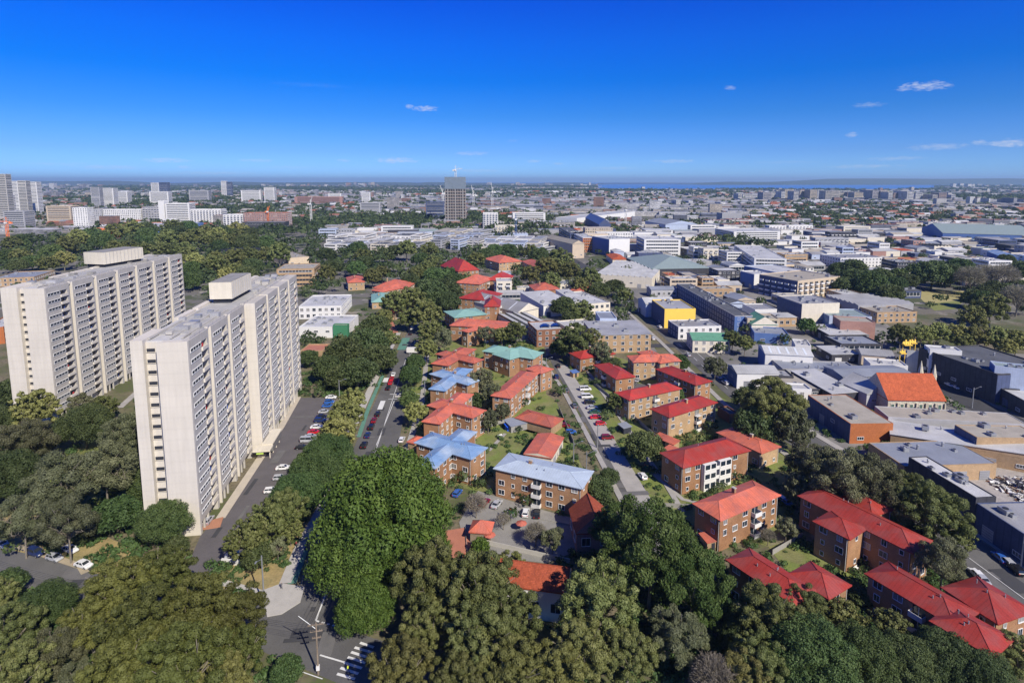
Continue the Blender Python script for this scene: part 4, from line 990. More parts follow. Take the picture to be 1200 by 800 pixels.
B_('dark blue glass office with white front wall', (694, 277), (714, 281), (732, 279), 20, 'white', 'rlight', 'flat', winst=None, cat='office', lm='blue glass office', side_walls={0: 'bluew'}, name='office_building')
B_('white banded office with cobalt blue corner', (746, 277), (755, 281), (792, 279), 20, 'white', 'rlight', 'flat', winst='band', cat='office', lm='white banded office', side_walls={0: 'bluew'}, name='office_building', floors=5)
B_('orange brick apartment building with white flats behind', (668, 272), (683, 279), (692, 277), 18, 'white', 'rlight', 'flat', winst='band', cat='apartment block', side_walls={1: 'brickr'}, floors=5)
B_('navy glazed block left of the orange brick flats', (655, 267), (668, 274), (680, 272), 18, 'navy', 'rdark', 'flat', winst='band', cat='office', floors=5)
B_('grey green hipped factory roof with dark wall', (734, 302), (764, 315), (806, 305), 10, 'dark', 'rteal', 'hip', winst=None, cat='factory', lm='grey-green factory roof', pitch=.25)
B_('cream factory with white sawtooth roofs', (698, 322), (764, 326), (760, 308), 9, 'cream', 'rlight', 'saw', winst=None, cat='factory', lm='white sawtooth factory')
B_('low brick house with orange roof beside the blue glass office', (718, 304), (735, 304), (736, 298), 6, 'cream', 'rtile2', 'hip', winst=None, cat='house')
B_('violet gabled hall with steep glass sides', (702, 263), (716, 263), (716, 255), 16, 'navy', 'bluew', 'gable', winst=None, cat='hall', pitch=.9)
B_('big blue grey shed roof beyond the white banded office', (756, 259), (780, 263), (790, 258.5), 13, 'lbluew', 'rblueg', 'gable', winst=None, cat='warehouse', lm='big blue-grey shed', pitch=.2)
B_('white warehouse block with two cubes', (651, 255), (676, 256), (678, 246), 14, 'white', 'rlight', 'flat', winst=None, cat='warehouse')
B_('long white school building with dark windows by the park', (985, 303), (1034, 302), (1036, 297), 10, 'white', 'rgrey', 'flat', winst='win', cat='building', lm='long white windowed building')
B_('blue navy hall left of the long white building', (974, 310), (996, 312), (1000, 305), 9, 'navy', 'rlight', 'flat', winst=None, cat='hall')
B_('teal and white warehouse at the right edge far back', (1105, 273), (1215, 276), (1215, 270), 12, 'rteal' if False else 'bluew', 'rteal', 'gable', winst=None, cat='warehouse', lm='teal warehouse', pitch=.2)
B_('blue roofed warehouse at the right edge', (1172, 300), (1194, 301), (1198, 296), 10, 'bluew', 'rblue', 'gable', winst=None, cat='warehouse')
B_('striped brown and white flats tower block by the office cluster', (884, 303), (922, 304), (926, 289), 14, 'white', 'rlight', 'flat', winst='band', cat='apartment block', lm='banded flats', floors=4)
B_('cream stepped apartment building with balconies', (890, 322), (935, 330), (968, 322), 15, 'tan', 'rtan', 'flat', winst='balc', cat='apartment block', lm='cream stepped apartments', side_walls={0: 'navy'})
B_('low blue windowed office row', (872, 312), (920, 322), (936, 316), 11, 'lbluew', 'rlight', 'flat', winst='band', cat='office', side_walls={0: 'bluew'})
B_('white cube building left of the blue office row', (868, 318), (884, 322), (904, 321), 12, 'white', 'rlight', 'flat', winst=None, cat='building', side_walls={0: 'bluew'})
B_('round cornered white office among trees', (842, 293), (852, 296), (866, 295), 13, 'white', 'rgrey', 'flat', winst='band', cat='office')
B_('pale office block with vertical blue fins far right of the sheds', (838, 268), (860, 272), (892, 268), 13, 'white', 'rlight', 'flat', winst='band', cat='office')
# left skyline
B_('orange walled warehouse under a long pale roof', (110, 268), (172, 268), (170, 261), 14, 'orange', 'rlight', 'flat', winst=None, cat='warehouse', lm='orange warehouse', clutter=0)
B_('cobalt blue walled warehouse end beside the orange one', (172.5, 268), (187, 268), (187, 261), 14, 'bluew', 'rlight', 'flat', winst=None, cat='warehouse', clutter=0)
for k, (x0, x1, yb, yt, wl, lab, st) in enumerate([
    (-6, 2, 260, 205, 'grey', 'thin dark tower at the left edge', 'band'), (1, 12, 262, 205, 'concrete', 'grey tower at the left edge beside the dark one', 'band'),
    (14, 24, 252, 213, 'white', 'left of three pale ribbed towers', 'band'), (24.5, 34, 254, 212.5, 'concrete', 'middle of three pale ribbed towers', 'band'), (34.5, 46, 252, 214, 'white', 'right of three pale ribbed towers', 'band'),
    (2, 14, 258, 229, 'white', 'small white block under the left edge towers', 'band'), (108, 118, 244, 220, 'grey', 'blue grey tower left of the white office pair', 'band'), (117, 134, 243, 221, 'white', 'white banded office of the pair on the left skyline', 'band'),
    (134, 150, 241, 225, 'white', 'lower white office of the pair on the left skyline', 'band'), (178, 187, 232, 214.5, 'white', 'white half of the twin tower on the left skyline', 'band'), (187.5, 197, 233, 214, 'navy', 'navy half of the twin tower on the left skyline', 'band'),
    (222, 245, 238, 223.5, 'grey', 'wide grey ribbed slab on the left skyline', 'band'), (260, 266, 232, 212.5, 'white', 'slim white tower on the left skyline', 'band'), (266.2, 272, 232, 213.5, 'navy', 'slim dark tower on the left skyline', 'band'),
    (283, 306, 238, 223.5, 'white', 'wide white slab block left of the slim white tower', 'band'), (310, 322, 238, 220, 'white', 'white tower right of the wide white slab', 'band'), (176, 198, 241, 225, 'white', 'white podium below the twin tower', 'band'),
    (87, 104, 268, 244, 'white', 'white corner block at left beyond the trees', 'win'), (187, 194, 262, 236, 'white', 'white lift tower of the striped car park', None), (195, 223, 262, 239, 'white', 'white striped car park building', 'band'),
    (56, 84, 263, 242, 'tan', 'brown gridded building on the left', 'band'), (104, 120, 262, 246, 'grey', 'grey blocks beside the white corner block', 'win'), (122, 166, 262, 246, 'white', 'long white flats row at left', 'win'), (6, 30, 270, 248, 'grey', 'grey car park building at the left edge', 'band'),
    (168, 188, 262, 243, 'grey', 'grey flats left of the striped car park', 'balc'), (224, 260, 264, 246, 'white', 'pale balcony flats right of the striped car park', 'balc'), (262, 286, 268, 252, 'white', 'white angled flats on the left', 'balc'), (286, 338, 268, 250, 'pink', 'brick mill building with long roof', 'win'), (284, 334, 272, 261, 'dark', 'low dark building under the brick mill', 'band'),
    (424, 434, 240, 226, 'white', 'white tower block above the tree lined street', 'band'), (385, 400, 236, 227, 'white', 'white building above the brick mill', 'band'), (345, 402, 241, 231, 'pink', 'long red roofed building on the centre left skyline', 'band'),
    (422, 446, 252, 238, 'grey', 'pale grey flats centre left', 'band'), (499, 521, 256, 237, 'navy', 'dark glass block left of the construction tower', 'band'),
    (588, 600, 262, 240, 'bluew', 'slim blue clad stack building', None), (566, 584, 268, 250, 'white', 'white flats right of the construction tower', 'balc'), (600, 640, 262, 250, 'white', 'low white flats behind the green trees', 'band'),
    (1136, 1142, 240, 231, 'white', 'small white block on the right skyline', 'band'), (845, 870, 262, 250, 'grey', 'grey warehouse behind the office fins', None)]):
    if k == 34: continue
    z = None; c = G((x0+x1)/2, yb, 0); f = PXW(c)[2]
    h = (yb-yt)/F*f*1.0
    A, Bp = G(x0, yb), G(x1, yb); wd = (Bp-A).length
    Rr = object.__new__(Rect); Rr.x = GX; Rr.y = GY; Rr.hx = wd/2*.96; Rr.hy = min(14, max(8, wd*.35)); Rr.c = (A+Bp)/2+GY*Rr.hy; Rr.c.z = 0; Rr.z = h
    block(lab, Rr, None, None, h, wl, 'rlight' if wl in ('white', 'tan') else ('rtile2' if wl == 'pink' else 'rgrey'), 'flat', floors=max(2, int(h/3.6)), winst=st, cat='tower' if h > 35 else 'building', name='city_tower' if h > 35 else 'city_building', clutter=2, parapet=1.0)

# construction tower with crane
cc = G(534, 262); f = PXW(cc)[2]; hh = (262-209)/F*f
Rt = object.__new__(Rect); Rt.x = GX; Rt.y = GY; Rt.hx = 12.5/F*f; Rt.hy = 16; Rt.c = cc+GY*16; Rt.c.z = 0; Rt.z = hh
FOOT.append(Rt); root = empty('construction_tower', Rt.c, 0, 'tall unfinished brown and grey tower with screens on its upper floors', 'tower'); landmark('unfinished tower', Rt.c, 40)
b = MB(); b.box(Rt.c, Rt.x*Rt.hx*.9, Rt.y*Rt.hy*.9, 0, hh-3); b.build('core', [m_('dark')], root, Rt.c)
nfl = 16; slab = MB(); slab.box((0, 0), Rt.x*Rt.hx, Rt.y*Rt.hy, 0, 1.9); sm = slab.mesh('floor_slab', [mat('brown_slab_edge', (.30, .24, .20), var=.2)])
for k in range(nfl): link('floor_slab', sm, root, (0, 0, k*hh/nfl))
col = MB()
for q in range(-4, 5): col.box(Rt.c+Rt.x*(Rt.hx*q/4.3)-Rt.y*(Rt.hy+.05), Rt.x*(.6+.7*(q%3==0)), Rt.y*.35, 0, hh)
col.build('column', [m_('concd')], root, Rt.c)
for q, (u, w_) in enumerate(((-.62, .36), (.35, .62))):
    b = MB(); b.box(Rt.c+Rt.x*Rt.hx*u-Rt.y*(Rt.hy+.4), Rt.x*Rt.hx*w_, Rt.y*.3, hh*.76, hh+2); b.build('screen', [mat('blue_grey_screen', (.16, .20, .24), var=.2)], root, Rt.c)
cm_ = mat('crane_steel', (.62, .62, .58), var=.1)
def crane(label, px, yb, yt, jib, lean, colr=None, flat=True, z0=0):
    c = G(px, yb); f = PXW(c)[2]; h = (yb-yt)/F*f
    m = colr or cm_; root = empty('tower_crane', c, 0, label, 'crane', 'tower cranes')
    w = max(1.2, f*.0012)
    b = MB()
    for sx, sy in ((-1, -1), (1, -1), (1, 1), (-1, 1)): b.tube((c.x+sx*w, c.y+sy*w, 0), (c.x+sx*w, c.y+sy*w, h), w*.28, n=4)
    k = int(h/(3*w))
    for i in range(k):
        s = 1 if i % 2 else -1
        b.tube((c.x-w*s, c.y-w, i*h/k), (c.x+w*s, c.y-w, (i+1)*h/k), w*.18, n=3, cap=False); b.tube((c.x+w, c.y-w*s, i*h/k), (c.x+w, c.y+w*s, (i+1)*h/k), w*.18, n=3, cap=False)
    b.build('mast', [m], root, c)
    b = MB(); b.box((c.x, c.y-w*1.5), (w*1.2, 0), (0, w), h, h+w*2); b.build('cab', [m_('white')], root, c)
    d = Vector((math.cos(lean)*jib[0], 0, math.sin(lean))).normalized(); L = jib[1]
    e = Vector((c.x, c.y, h+w*2))+d*L; s0 = Vector((c.x, c.y, h+w*2)); back = s0-Vector((d.x, 0, 0)).normalized()*L*.28
    b = MB()
    for off in (Vector((0, w*.6, 0)), Vector((0, -w*.6, 0)), Vector((0, 0, w*1.2))): b.tube(s0+off, e+off*.4, w*.22, n=4)
    b.build('jib', [m], root, c)
    b = MB(); b.tube(s0, back, w*.5, n=4); b.box((back.x, back.y), (w*1.6, 0), (0, w), back.z-w*2.2, back.z); b.build('counterweight', [m, m_('concd')], root, c)
    b = MB(); top = s0+Vector((0, 0, w*6)); b.tube(s0, top, w*.35, n=4); b.tube(top, s0+d*L*.7, w*.1, n=3); b.tube(top, back, w*.1, n=3); b.build('tie', [m], root, c)
crane('white tower crane climbing above the unfinished tower', 534.6, 259.5, 201, (1, 15), .12)
crane('luffing crane left of the unfinished tower', 519, 240, 228, (-1, 30), 1.25)
crane('luffing crane just right of the unfinished tower', 555, 244, 230, (-1, 32), 1.35)
crane('luffing crane second right of the unfinished tower', 577, 243, 226, (-1, 30), 1.45)
crane('pale crane behind the left white complex', 365, 262, 240, (1, 14), 1.3)
crane('orange crane at the left edge beyond the trees', 10, 284, 262, (-1, 22), .02, m_('orange'))
crane('orange crane above the brick mill', 315, 268, 249, (1, 10), 1.2, m_('orange'))
crane('slender blue mast on the white framed flats', 604.5, 284, 258, (1, 3), 1.5, m_('bluew'))
crane('white mast in front of the big blue grey shed', 733, 268, 247, (1, 3), 1.5)

# rubble heap and excavator in the demolition yard
b = MB(); rr = random.Random(5)
rm = [m_('concrete'), m_('white'), m_('timber'), m_('brickd'), m_('dark')]
R = Rect((1150, 560), (1200, 592), (1250, 560), 0)
for i in range(900):
    u, v = rr.uniform(-1, 1), rr.uniform(-1, 1); p = R.w(u*R.hx, v*R.hy); a = rr.uniform(0, 3.14); s = rr.uniform(.2, 1.0); h = (1-max(abs(u), abs(v)))*3.0
    x = Vector((math.cos(a), math.sin(a), 0)); zz = h*rr.uniform(.2, 1)
    k = len(b.v); b.box(p, x*s*1.4, Vector((-x.y, x.x, 0))*s*.35, zz, zz+s*rr.uniform(.15, .5), rr.choice([0, 0, 1, 1, 2, 3, 4]))
    for q in range(k, len(b.v)):
        vx = Vector(b.v[q]); b.v[q] = (vx.x, vx.y, vx.z+(vx-p).dot(x)*rr.uniform(-.4, .4))
tag(b.build('rubble', rm, None, R.c), 'heap of broken concrete and timber in the demolition yard', 'rubble', kind='stuff')
p = G(1186, 532); root = empty('excavator', p, .5, 'dark excavator with folded arm in the demolition yard', 'excavator')
def ex(nm, fn, mt):
    b = MB(); fn(b); link(nm, b.mesh(nm, [m_(mt)]), root)
for sx in (-1, 1): ex('track', lambda b: (b.abox(-2.2, 2.2, sx*1.3-.35, sx*1.3+.35, .0, .9), b.tube((-2.2, sx*1.3-.35, .45), (-2.2, sx*1.3+.35, .45), .45, n=8)), 'shadow')
ex('cab', lambda b: (b.abox(-1.8, 1.2, -1.3, 1.3, 1.0, 2.2), b.abox(.0, 1.3, .2, 1.2, 2.2, 3.4)), 'dark')
ex('boom', lambda b: (b.tube((1.2, -.3, 2), (4, -.3, 5.5), .35, .3), b.tube((4, -.3, 5.5), (6.5, -.3, 2.8), .3, .2), b.abox(6.1, 7.2, -.8, .2, 1.6, 2.8)), 'dark')
# blue tarpaulin shelter and sheds in the gardens
def shed(label, px, py, w, d, h, wall, roof, rz=0.5, cat='shed', name='garden_shed'):
    p = G(px, py); root = empty(name, p, rz, label, cat)
    b = MB(); b.abox(-w/2, w/2, -d/2, d/2, 0, h); link('wall', b.mesh('wall', [m_(wall)]), root)
    b = MB(); c = [(-w/2-.3, -d/2-.3, h), (w/2+.3, -d/2-.3, h), (w/2+.3, d/2+.3, h+.5), (-w/2-.3, d/2+.3, h+.5)]; b.poly(c); b.poly([(x, y, z-.12) for x, y, z in c[::-1]])
    for i in range(4):
        a, q = c[i], c[(i+1) % 4]; b.poly([(a[0], a[1], a[2]-.12), (q[0], q[1], q[2]-.12), q, a])
    link('roof', b.mesh('roof', [m_(roof)]), root)
    b = MB(); b.abox(-.5, .5, -d/2-.05, -d/2, 0, min(2.1, h-.2)); link('door', b.mesh('door', [m_('shadow')]), root)
shed('shed roofed with crumpled blue grey sheet in the allotment yard', 605, 502, 7, 5, 2.6, 'fence', 'rblueg')
shed('bright blue tarpaulin covered stack beside the low coral garages', 598, 503, 3.4, 2.2, 1.7, 'blue_tarp', 'blue_tarp')
shed('garden shed with blue roof beside the curved lawn by the service lane', 673, 441, 3.2, 2.6, 2.3, 'brickp', 'bluew')
shed('blue tarpaulin shelter beside the round tree on the parking lane', 732, 506, 3.4, 3, 2.4, 'shadow', 'rblueg')
shed('coral roofed carport panel by the courtyard flats', 781, 522, 8, 3.2, 2.4, 'brickp', 'rred', -.9)
shed('second coral roofed carport panel near the round tree', 790, 536, 6, 3.2, 2.4, 'brickp', 'rred', -.9)
shed('coral garden roof peeping between tree crowns below the coral flats', 831, 641, 3.4, 3, 2.6, 'brickp', 'rred', .3)
B_('small pale blue stair roof behind the pale blue roofed flats', (650, 549), (670, 554), (673, 549), 8.7, 'brick', 'rlblue', 'skill', winst=None, cat='stair tower', name='stair_tower', pitch=.02, clutter=0)
# ---------------------------------------------------------------- vehicles
def car_paint(key, col):
    n = 'paint_'+key
    if n in MC: return MC[n]
    m, nt, b = newmat(n); b.inputs['Base Color'].default_value = rgb(col); b.inputs['Roughness'].default_value = .35
    b.inputs['Coat Weight'].default_value = .6; b.inputs['Coat Roughness'].default_value = .1; MC[n] = m; return m
CARCOL = {'white': (.75, .75, .74), 'silver': (.42, .43, .45), 'grey': (.13, .135, .14), 'black': (.012, .012, .014), 'navy': (.015, .03, .11), 'blue': (.03, .12, .42), 'red': (.55, .015, .02), 'dark red': (.20, .01, .015), 'green': (.03, .09, .06), 'cream': (.55, .5, .38)}
tyre = mat('tyre', (.02, .02, .02), var=.1); lamp = mat('lamp_glass', (.7, .7, .66), rough=.2, var=.02); tail = mat('tail_lamp', (.4, .01, .01), rough=.3, var=.02)
wscr = mat('car_glass', (.02, .025, .03), rough=.08, var=.1, spec=.7)
PROF = {   # (x, z) outline of body; roof of cabin; length 4.4
 'sedan': ([(-2.2, .35), (-2.25, .75), (-1.95, .95), (-1.3, .98), (1.0, .93), (1.9, .82), (2.2, .62), (2.2, .33)], [(-1.55, .96), (-.95, 1.40), (.35, 1.42), (1.15, .92)], 1.78),
 'hatch': ([(-1.95, .35), (-2.0, .85), (-1.85, 1.0), (-1.2, 1.02), (1.0, .98), (1.75, .86), (1.98, .62), (1.98, .33)], [(-1.88, 1.0), (-1.55, 1.45), (.30, 1.50), (1.1, .96)], 1.74),
 'suv': ([(-2.25, .40), (-2.3, 1.0), (-2.2, 1.1), (-1.2, 1.12), (1.05, 1.1), (2.0, 1.0), (2.3, .75), (2.3, .38)], [(-2.2, 1.1), (-1.95, 1.68), (.30, 1.72), (1.15, 1.08)], 1.88),
 'van': ([(-2.5, .40), (-2.55, 1.15), (-2.5, 1.25), (-1.2, 1.25), (1.4, 1.2), (2.2, 1.05), (2.5, .8), (2.5, .38)], [(-2.5, 1.24), (-2.42, 1.98), (1.0, 2.0), (1.75, 1.16)], 1.9),
 'ute': ([(-2.6, .45), (-2.6, 1.0), (-.65, 1.02), (-.6, 1.08), (1.2, 1.05), (2.2, .95), (2.5, .7), (2.5, .4)], [(-.70, 1.05), (-.55, 1.62), (.55, 1.66), (1.3, 1.04)], 1.86),
}
CARS = {}
def loft(b, prof, w, wt, mi, zc):
    """side profile swept across the width, narrowing towards the top"""
    n = len(prof); ws = (-1, -.86, .86, 1)
    k = len(b.v); zmax = max(z for x, z in prof)
    for s in ws:
        for x, z in prof:
            inner = .93 if abs(s) == 1 else 1.0
            wv = w/2*(1-(1-wt)*max(0, (z-zc))/max(.01, zmax-zc))
            b.v.append((x*inner if abs(s) == 1 else x, s*wv, z-(.05 if abs(s) == 1 and z > zc else 0)))
    for j in range(3):
        for i in range(n):
            i2 = (i+1) % n
            b.f.append((k+j*n+i, k+j*n+i2, k+(j+1)*n+i2, k+(j+1)*n+i)); b.m.append(mi)
    b.f.append(tuple(k+i for i in range(n))[::-1]); b.m.append(mi); b.f.append(tuple(k+3*n+i for i in range(n))); b.m.append(mi)
def car_proto(kind, colr):
    key = (kind, colr)
    if key in CARS: return CARS[key]
    body, cab, w = PROF[kind]; pm = car_paint(colr, CARCOL[colr])
    mk = {}
    b = MB(); loft(b, body, w, .96, 0, .6)
    roof = [(x*.94, z) for x, z in cab]; c0, c1, c2, c3 = cab
    # roof panel and pillars in body colour
    b.abox(c1[0]-.05, c2[0]+.05, -w*.37, w*.37, c1[1]-.06, c1[1]+.02, 0)
    for sy in (-1, 1):
        for (p, q) in ((c0, c1), (c3, c2)): b.tube((p[0], sy*w*.455, p[1]-.02), (q[0], sy*w*.385, q[1]-.02), .05, n=4)
        b.tube(((c1[0]+c2[0])/2, sy*w*.46, c0[1]), ((c1[0]+c2[0])/2, sy*w*.39, c1[1]-.02), .05, n=4)
        b.abox(c3[0]-.35, c3[0]-.18, sy*w*.5-.02*sy-.08, sy*w*.5+.1, 1.0*c3[1]/.95*.98, 1.0*c3[1]/.95+.12, 0)
    mk['body'] = b.mesh('body', [pm])
    b = MB(); loft(b, [(c0[0]+.03, c0[1]-.05), (c1[0]+.03, c1[1]-.03), (c2[0]-.03, c2[1]-.03), (c3[0]-.03, c3[1]-.05)], w*.92, .84, 0, c0[1]); mk['windows'] = b.mesh('windows', [wscr])
    b = MB(); b.tube((0, -.1, 0), (0, .1, 0), .32, n=12, mi=0); b.poly([(.32*math.cos(t*math.pi/6), -.1, .32*math.sin(t*math.pi/6)) for t in range(12)], 0); b.tube((0, .1, 0), (0, .115, 0), .2, n=8, mi=1); b.tube((0, -.1, 0), (0, -.115, 0), .2, n=8, mi=1)
    mk['wheel'] = b.mesh('wheel', [tyre, m_('metal')])
    b = MB(); b.abox(-.05, .03, -.2, .2, -.08, .08); mk['headlight'] = b.mesh('headlight', [lamp]); b = MB(); b.abox(-.03, .05, -.18, .18, -.09, .09); mk['tail_light'] = b.mesh('tail_light', [tail])
    CARS[key] = (mk, body, w); return CARS[key]
def car(px, py, ang, kind, colr, label, group=None, z=0.13, world=None):
    """ang: heading in the plane, degrees clockwise from straight ahead"""
    mk, body, w = car_proto(kind, colr); p = world.copy() if world is not None else G(px, py); p.z = z
    nm = {'sedan': 'parked_car', 'hatch': 'hatchback', 'suv': 'parked_car', 'van': 'van', 'ute': 'pickup'}[kind]
    root = empty(nm, p, math.radians(90-ang), label, {'van': 'van', 'ute': 'pickup truck'}.get(kind, 'car'), group)
    link('body', mk['body'], root); link('windows', mk['windows'], root)
    xf, xr = body[-1][0]*.62, body[0][0]*.60
    for x in (xf, xr):
        for s in (-1, 1): link('wheel', mk['wheel'], root, (x, s*(w/2-.08), .32))
    for s in (-1, 1):
        link('headlight', mk['headlight'], root, (body[-2][0]-.02, s*w*.36, body[-2][1]+.02)); link('tail_light', mk['tail_light'], root, (body[1][0], s*w*.38, body[1][1]-.08))
    return root
ORD = ['nearest', 'second', 'third', 'fourth', 'fifth', 'sixth', 'seventh', 'eighth', 'ninth', 'tenth', 'eleventh', 'twelfth', 'thirteenth', 'fourteenth']
GB = 'cars parked side by side along the service lane'
for k, (x, y, c, t) in enumerate([(753, 560, 'white', 'hatch'), (712, 514.5, 'dark red', 'suv'), (704, 498, 'red', 'hatch'), (698, 490.5, 'red', 'sedan'), (697, 484, 'green', 'sedan'), (694, 479, 'silver', 'sedan'), (691, 473, 'black', 'suv'), (688, 466.5, 'white', 'van'), (686, 457.5, 'white', 'van')]):
    lab = ['white car under the round tree at the end of the service lane', 'dark red car alone on the concrete parking lane', 'red hatchback next after the gap in the service lane row', 'red sedan touching the red hatchback in the service lane row', 'dark green sedan beside the red sedan in the service lane row',
           'silver sedan in the middle of the service lane row', 'black car between silver sedan and white van', 'white van with dark window side in the service lane row', 'white van at the far end of the service lane row'][k]
    car(x, y, 84 if k else -12, t, c, lab, GB)
for x, y, a, t, c, l in [(663, 459, -8, 'sedan', 'grey', 'grey car driving up the service lane'), (652, 443, -6, 'suv', 'navy', 'dark blue car at the kerb by the bushy shrub'), (654, 430, -6, 'sedan', 'black', 'black car farther up the service lane'), (673, 477, -10, 'sedan', 'grey', 'dark sedan crossing the shaded patch of the service lane'),
    (661, 500, 88, 'sedan', 'dark red', 'dark maroon car between the low coral roofs'), (669, 508, 88, 'hatch', 'blue', 'blue hatchback beside the low coral hall'),
    (536, 580, 20, 'hatch', 'blue', 'blue hatchback in the car yard next to the fig tree'), (556, 588, 25, 'hatch', 'blue', 'second blue hatchback in the car yard'), (568, 591, 25, 'sedan', 'dark red', 'maroon car behind the bare tree in the yard'), (582, 593, 25, 'sedan', 'silver', 'silver sedan behind the bare tree in the yard'),
    (616, 603, 8, 'hatch', 'white', 'white hatchback below the pale blue roofed flats'), (629, 604, 5, 'sedan', 'black', 'black sedan below the pale blue roofed flats'),
    (650, 569, 10, 'hatch', 'white', 'white car at the end wall of the pale blue roofed flats'),
    (244, 612, -4, 'hatch', 'silver', 'silver blue hatchback parked at the foot of the nearer tower'), (275, 652, 60, 'sedan', 'silver', 'silver car under trees beside the low white wall'),
    (332, 550, 80, 'sedan', 'white', 'white car nose out under the car park trees'), (328, 562, 80, 'hatch', 'silver', 'silver car nose out under the car park trees'), (318, 577, 80, 'hatch', 'white', 'white hatchback deepest under the car park trees'),
    (98, 664, 108, 'sedan', 'white', 'white sedan driving on the cross street at lower left'), (64, 656, 108, 'hatch', 'silver', 'silver hatchback behind the white sedan'), (42, 650, 108, 'suv', 'navy', 'dark blue four wheel drive on the cross street'), (2, 640, 110, 'sedan', 'silver', 'silver car cut by the left edge of the photo'),
    (82, 646, 112, 'sedan', 'white', 'dusty white car parked on the dry grass'), (1172, 656, 8, 'sedan', 'blue', 'blue car in the shadow of the long dark warehouse'), (1180, 661, 8, 'hatch', 'silver', 'silver blue car in front of the blue one on the main road'), (1190, 670, 8, 'suv', 'black', 'black car in shadow at the right edge'),
    (1145, 676, 8, 'sedan', 'white', 'white car behind the bottom right red roof'), (1150, 681, 8, 'sedan', 'silver', 'silver car beside the white one behind the red roof'),
    (1104, 447, 5, 'van', 'white', 'white van parked beside the church garden'), (1099, 443, 5, 'sedan', 'silver', 'silver car next to the church pinnacle'), (1112, 452, 5, 'sedan', 'white', 'white car outside the huge black walled building'), (1120, 455, 8, 'sedan', 'white', 'second white car outside the black wall'),
    (739, 412, 60, 'van', 'white', 'white van behind the cross shaped coral flats'), (765, 398, -5, 'hatch', 'white', 'white hatchback at the kerb near the long brick warehouse'), (842, 443, -8, 'sedan', 'white', 'white sedan driving on the main road'), (850, 450, -8, 'suv', 'white', 'white four wheel drive behind the white sedan'), (806, 417, -8, 'sedan', 'silver', 'silver sedan on the main road by the coral flats'), (818, 410, 80, 'van', 'white', 'white van pulled in before the green roofed shop'),
    (862, 466, -8, 'hatch', 'grey', 'grey hatchback near the big dark round tree'), (742, 452, 30, 'sedan', 'grey', 'grey car between two crimson roofed flats'), (747, 447, 30, 'sedan', 'silver', 'silver car between two crimson roofed flats'), (773, 384, -6, 'sedan', 'white', 'white car outside the low white shop'), (737, 355, -6, 'sedan', 'white', 'white car far up the main road'),
    (914, 586, -20, 'hatch', 'white', 'white hatchback in the lane behind the coral flats'), (920, 590, -20, 'sedan', 'blue', 'pale blue car in the lane behind the coral flats'), (933, 520, -25, 'sedan', 'white', 'white car between the two dark trees'), (923, 515, -25, 'hatch', 'silver', 'silver hatchback between the two dark trees'),
    (471, 517, 2, 'hatch', 'white', 'white hatchback on the right kerb of the left street'), (483, 386, -3, 'van', 'white', 'white van driving far up the left street'), (481, 392, -3, 'sedan', 'black', 'dark car behind the far white van'), (461, 440, -4, 'sedan', 'white', 'white car waiting at the raised crossing')]:
    car(x, y, a, t, c, l)
for k, (x, y, c, t) in enumerate([(427, 523.5, 'black', 'suv'), (431, 511.5, 'navy', 'sedan'), (435.3, 502, 'black', 'suv'), (438.5, 494, 'dark red', 'sedan'), (442.8, 486.5, 'black', 'sedan'), (455, 456, 'black', 'sedan'), (457.5, 450, 'red', 'hatch'), (459, 445.5, 'red', 'sedan'), (461, 441, 'black', 'hatch')][:8]):
    car(x, y, -3, t, c, ['black four wheel drive nearest in the kerb line of the left street', 'navy sedan second in the kerb line of the left street', 'black four wheel drive third in the kerb line of the left street', 'dark maroon sedan fourth in the kerb line of the left street', 'black sedan last before the green bike lane', 'black car before the red ones near the raised crossing', 'red hatchback near the raised crossing', 'red sedan just before the raised crossing'][k], 'cars parked along the left street')
cp = [(354, 526, 'black', 'sedan', 'black car nearest in the tower car park row'), (361, 518, 'silver', 'van', 'silver van in the tower car park row'), (364, 513, 'silver', 'sedan', 'silver sedan beside the silver van in the car park'), (368, 508, 'red', 'sedan', 'red sedan in the tower car park row'), (371, 502, 'white', 'sedan', 'white sedan beside the red one in the car park'), (375.5, 494.5, 'navy', 'suv', 'navy four wheel drive in the tower car park row'), (377, 490, 'black', 'sedan', 'black sedan beside the navy four wheel drive'), (380, 484, 'silver', 'sedan', 'silver blue sedan far along the car park row'), (384, 477, 'blue', 'sedan', 'bright blue sedan far along the car park row'), (386, 472.5, 'blue', 'hatch', 'blue hatchback far along the car park row'), (388, 467, 'white', 'sedan', 'white sedan at the far end of the car park row')]
for x, y, c, t, l in cp: car(x, y, 86, t, c, l, 'cars parked side by side beside the nearer tower')
# truck turning at the far end of the left street
p = G(489, 414.5); root = empty('truck', p, math.radians(-2), 'white box truck standing across the left street', 'truck')
b = MB(); b.abox(-5.4, 3.2, -1.2, 1.2, 1.0, 3.3, 0); link('cargo_box', b.mesh('cargo_box', [m_('white')]), root)
b = MB(); b.abox(3.35, 5.2, -1.15, 1.15, .6, 2.6, 0); link('cab', b.mesh('cab', [m_('bluew')]), root); b = MB(); b.abox(5.15, 5.25, -1.0, 1.0, 1.6, 2.4); link('windscreen', b.mesh('windscreen', [wscr]), root)
wm_ = car_proto('van', 'white')[0]['wheel']
for x in (-4, -2.8, 4.2):
    for s in (-1, 1): link('wheel', wm_, root, (x, s*1.05, .5), 0, (1.5, 1.6, 1.5))

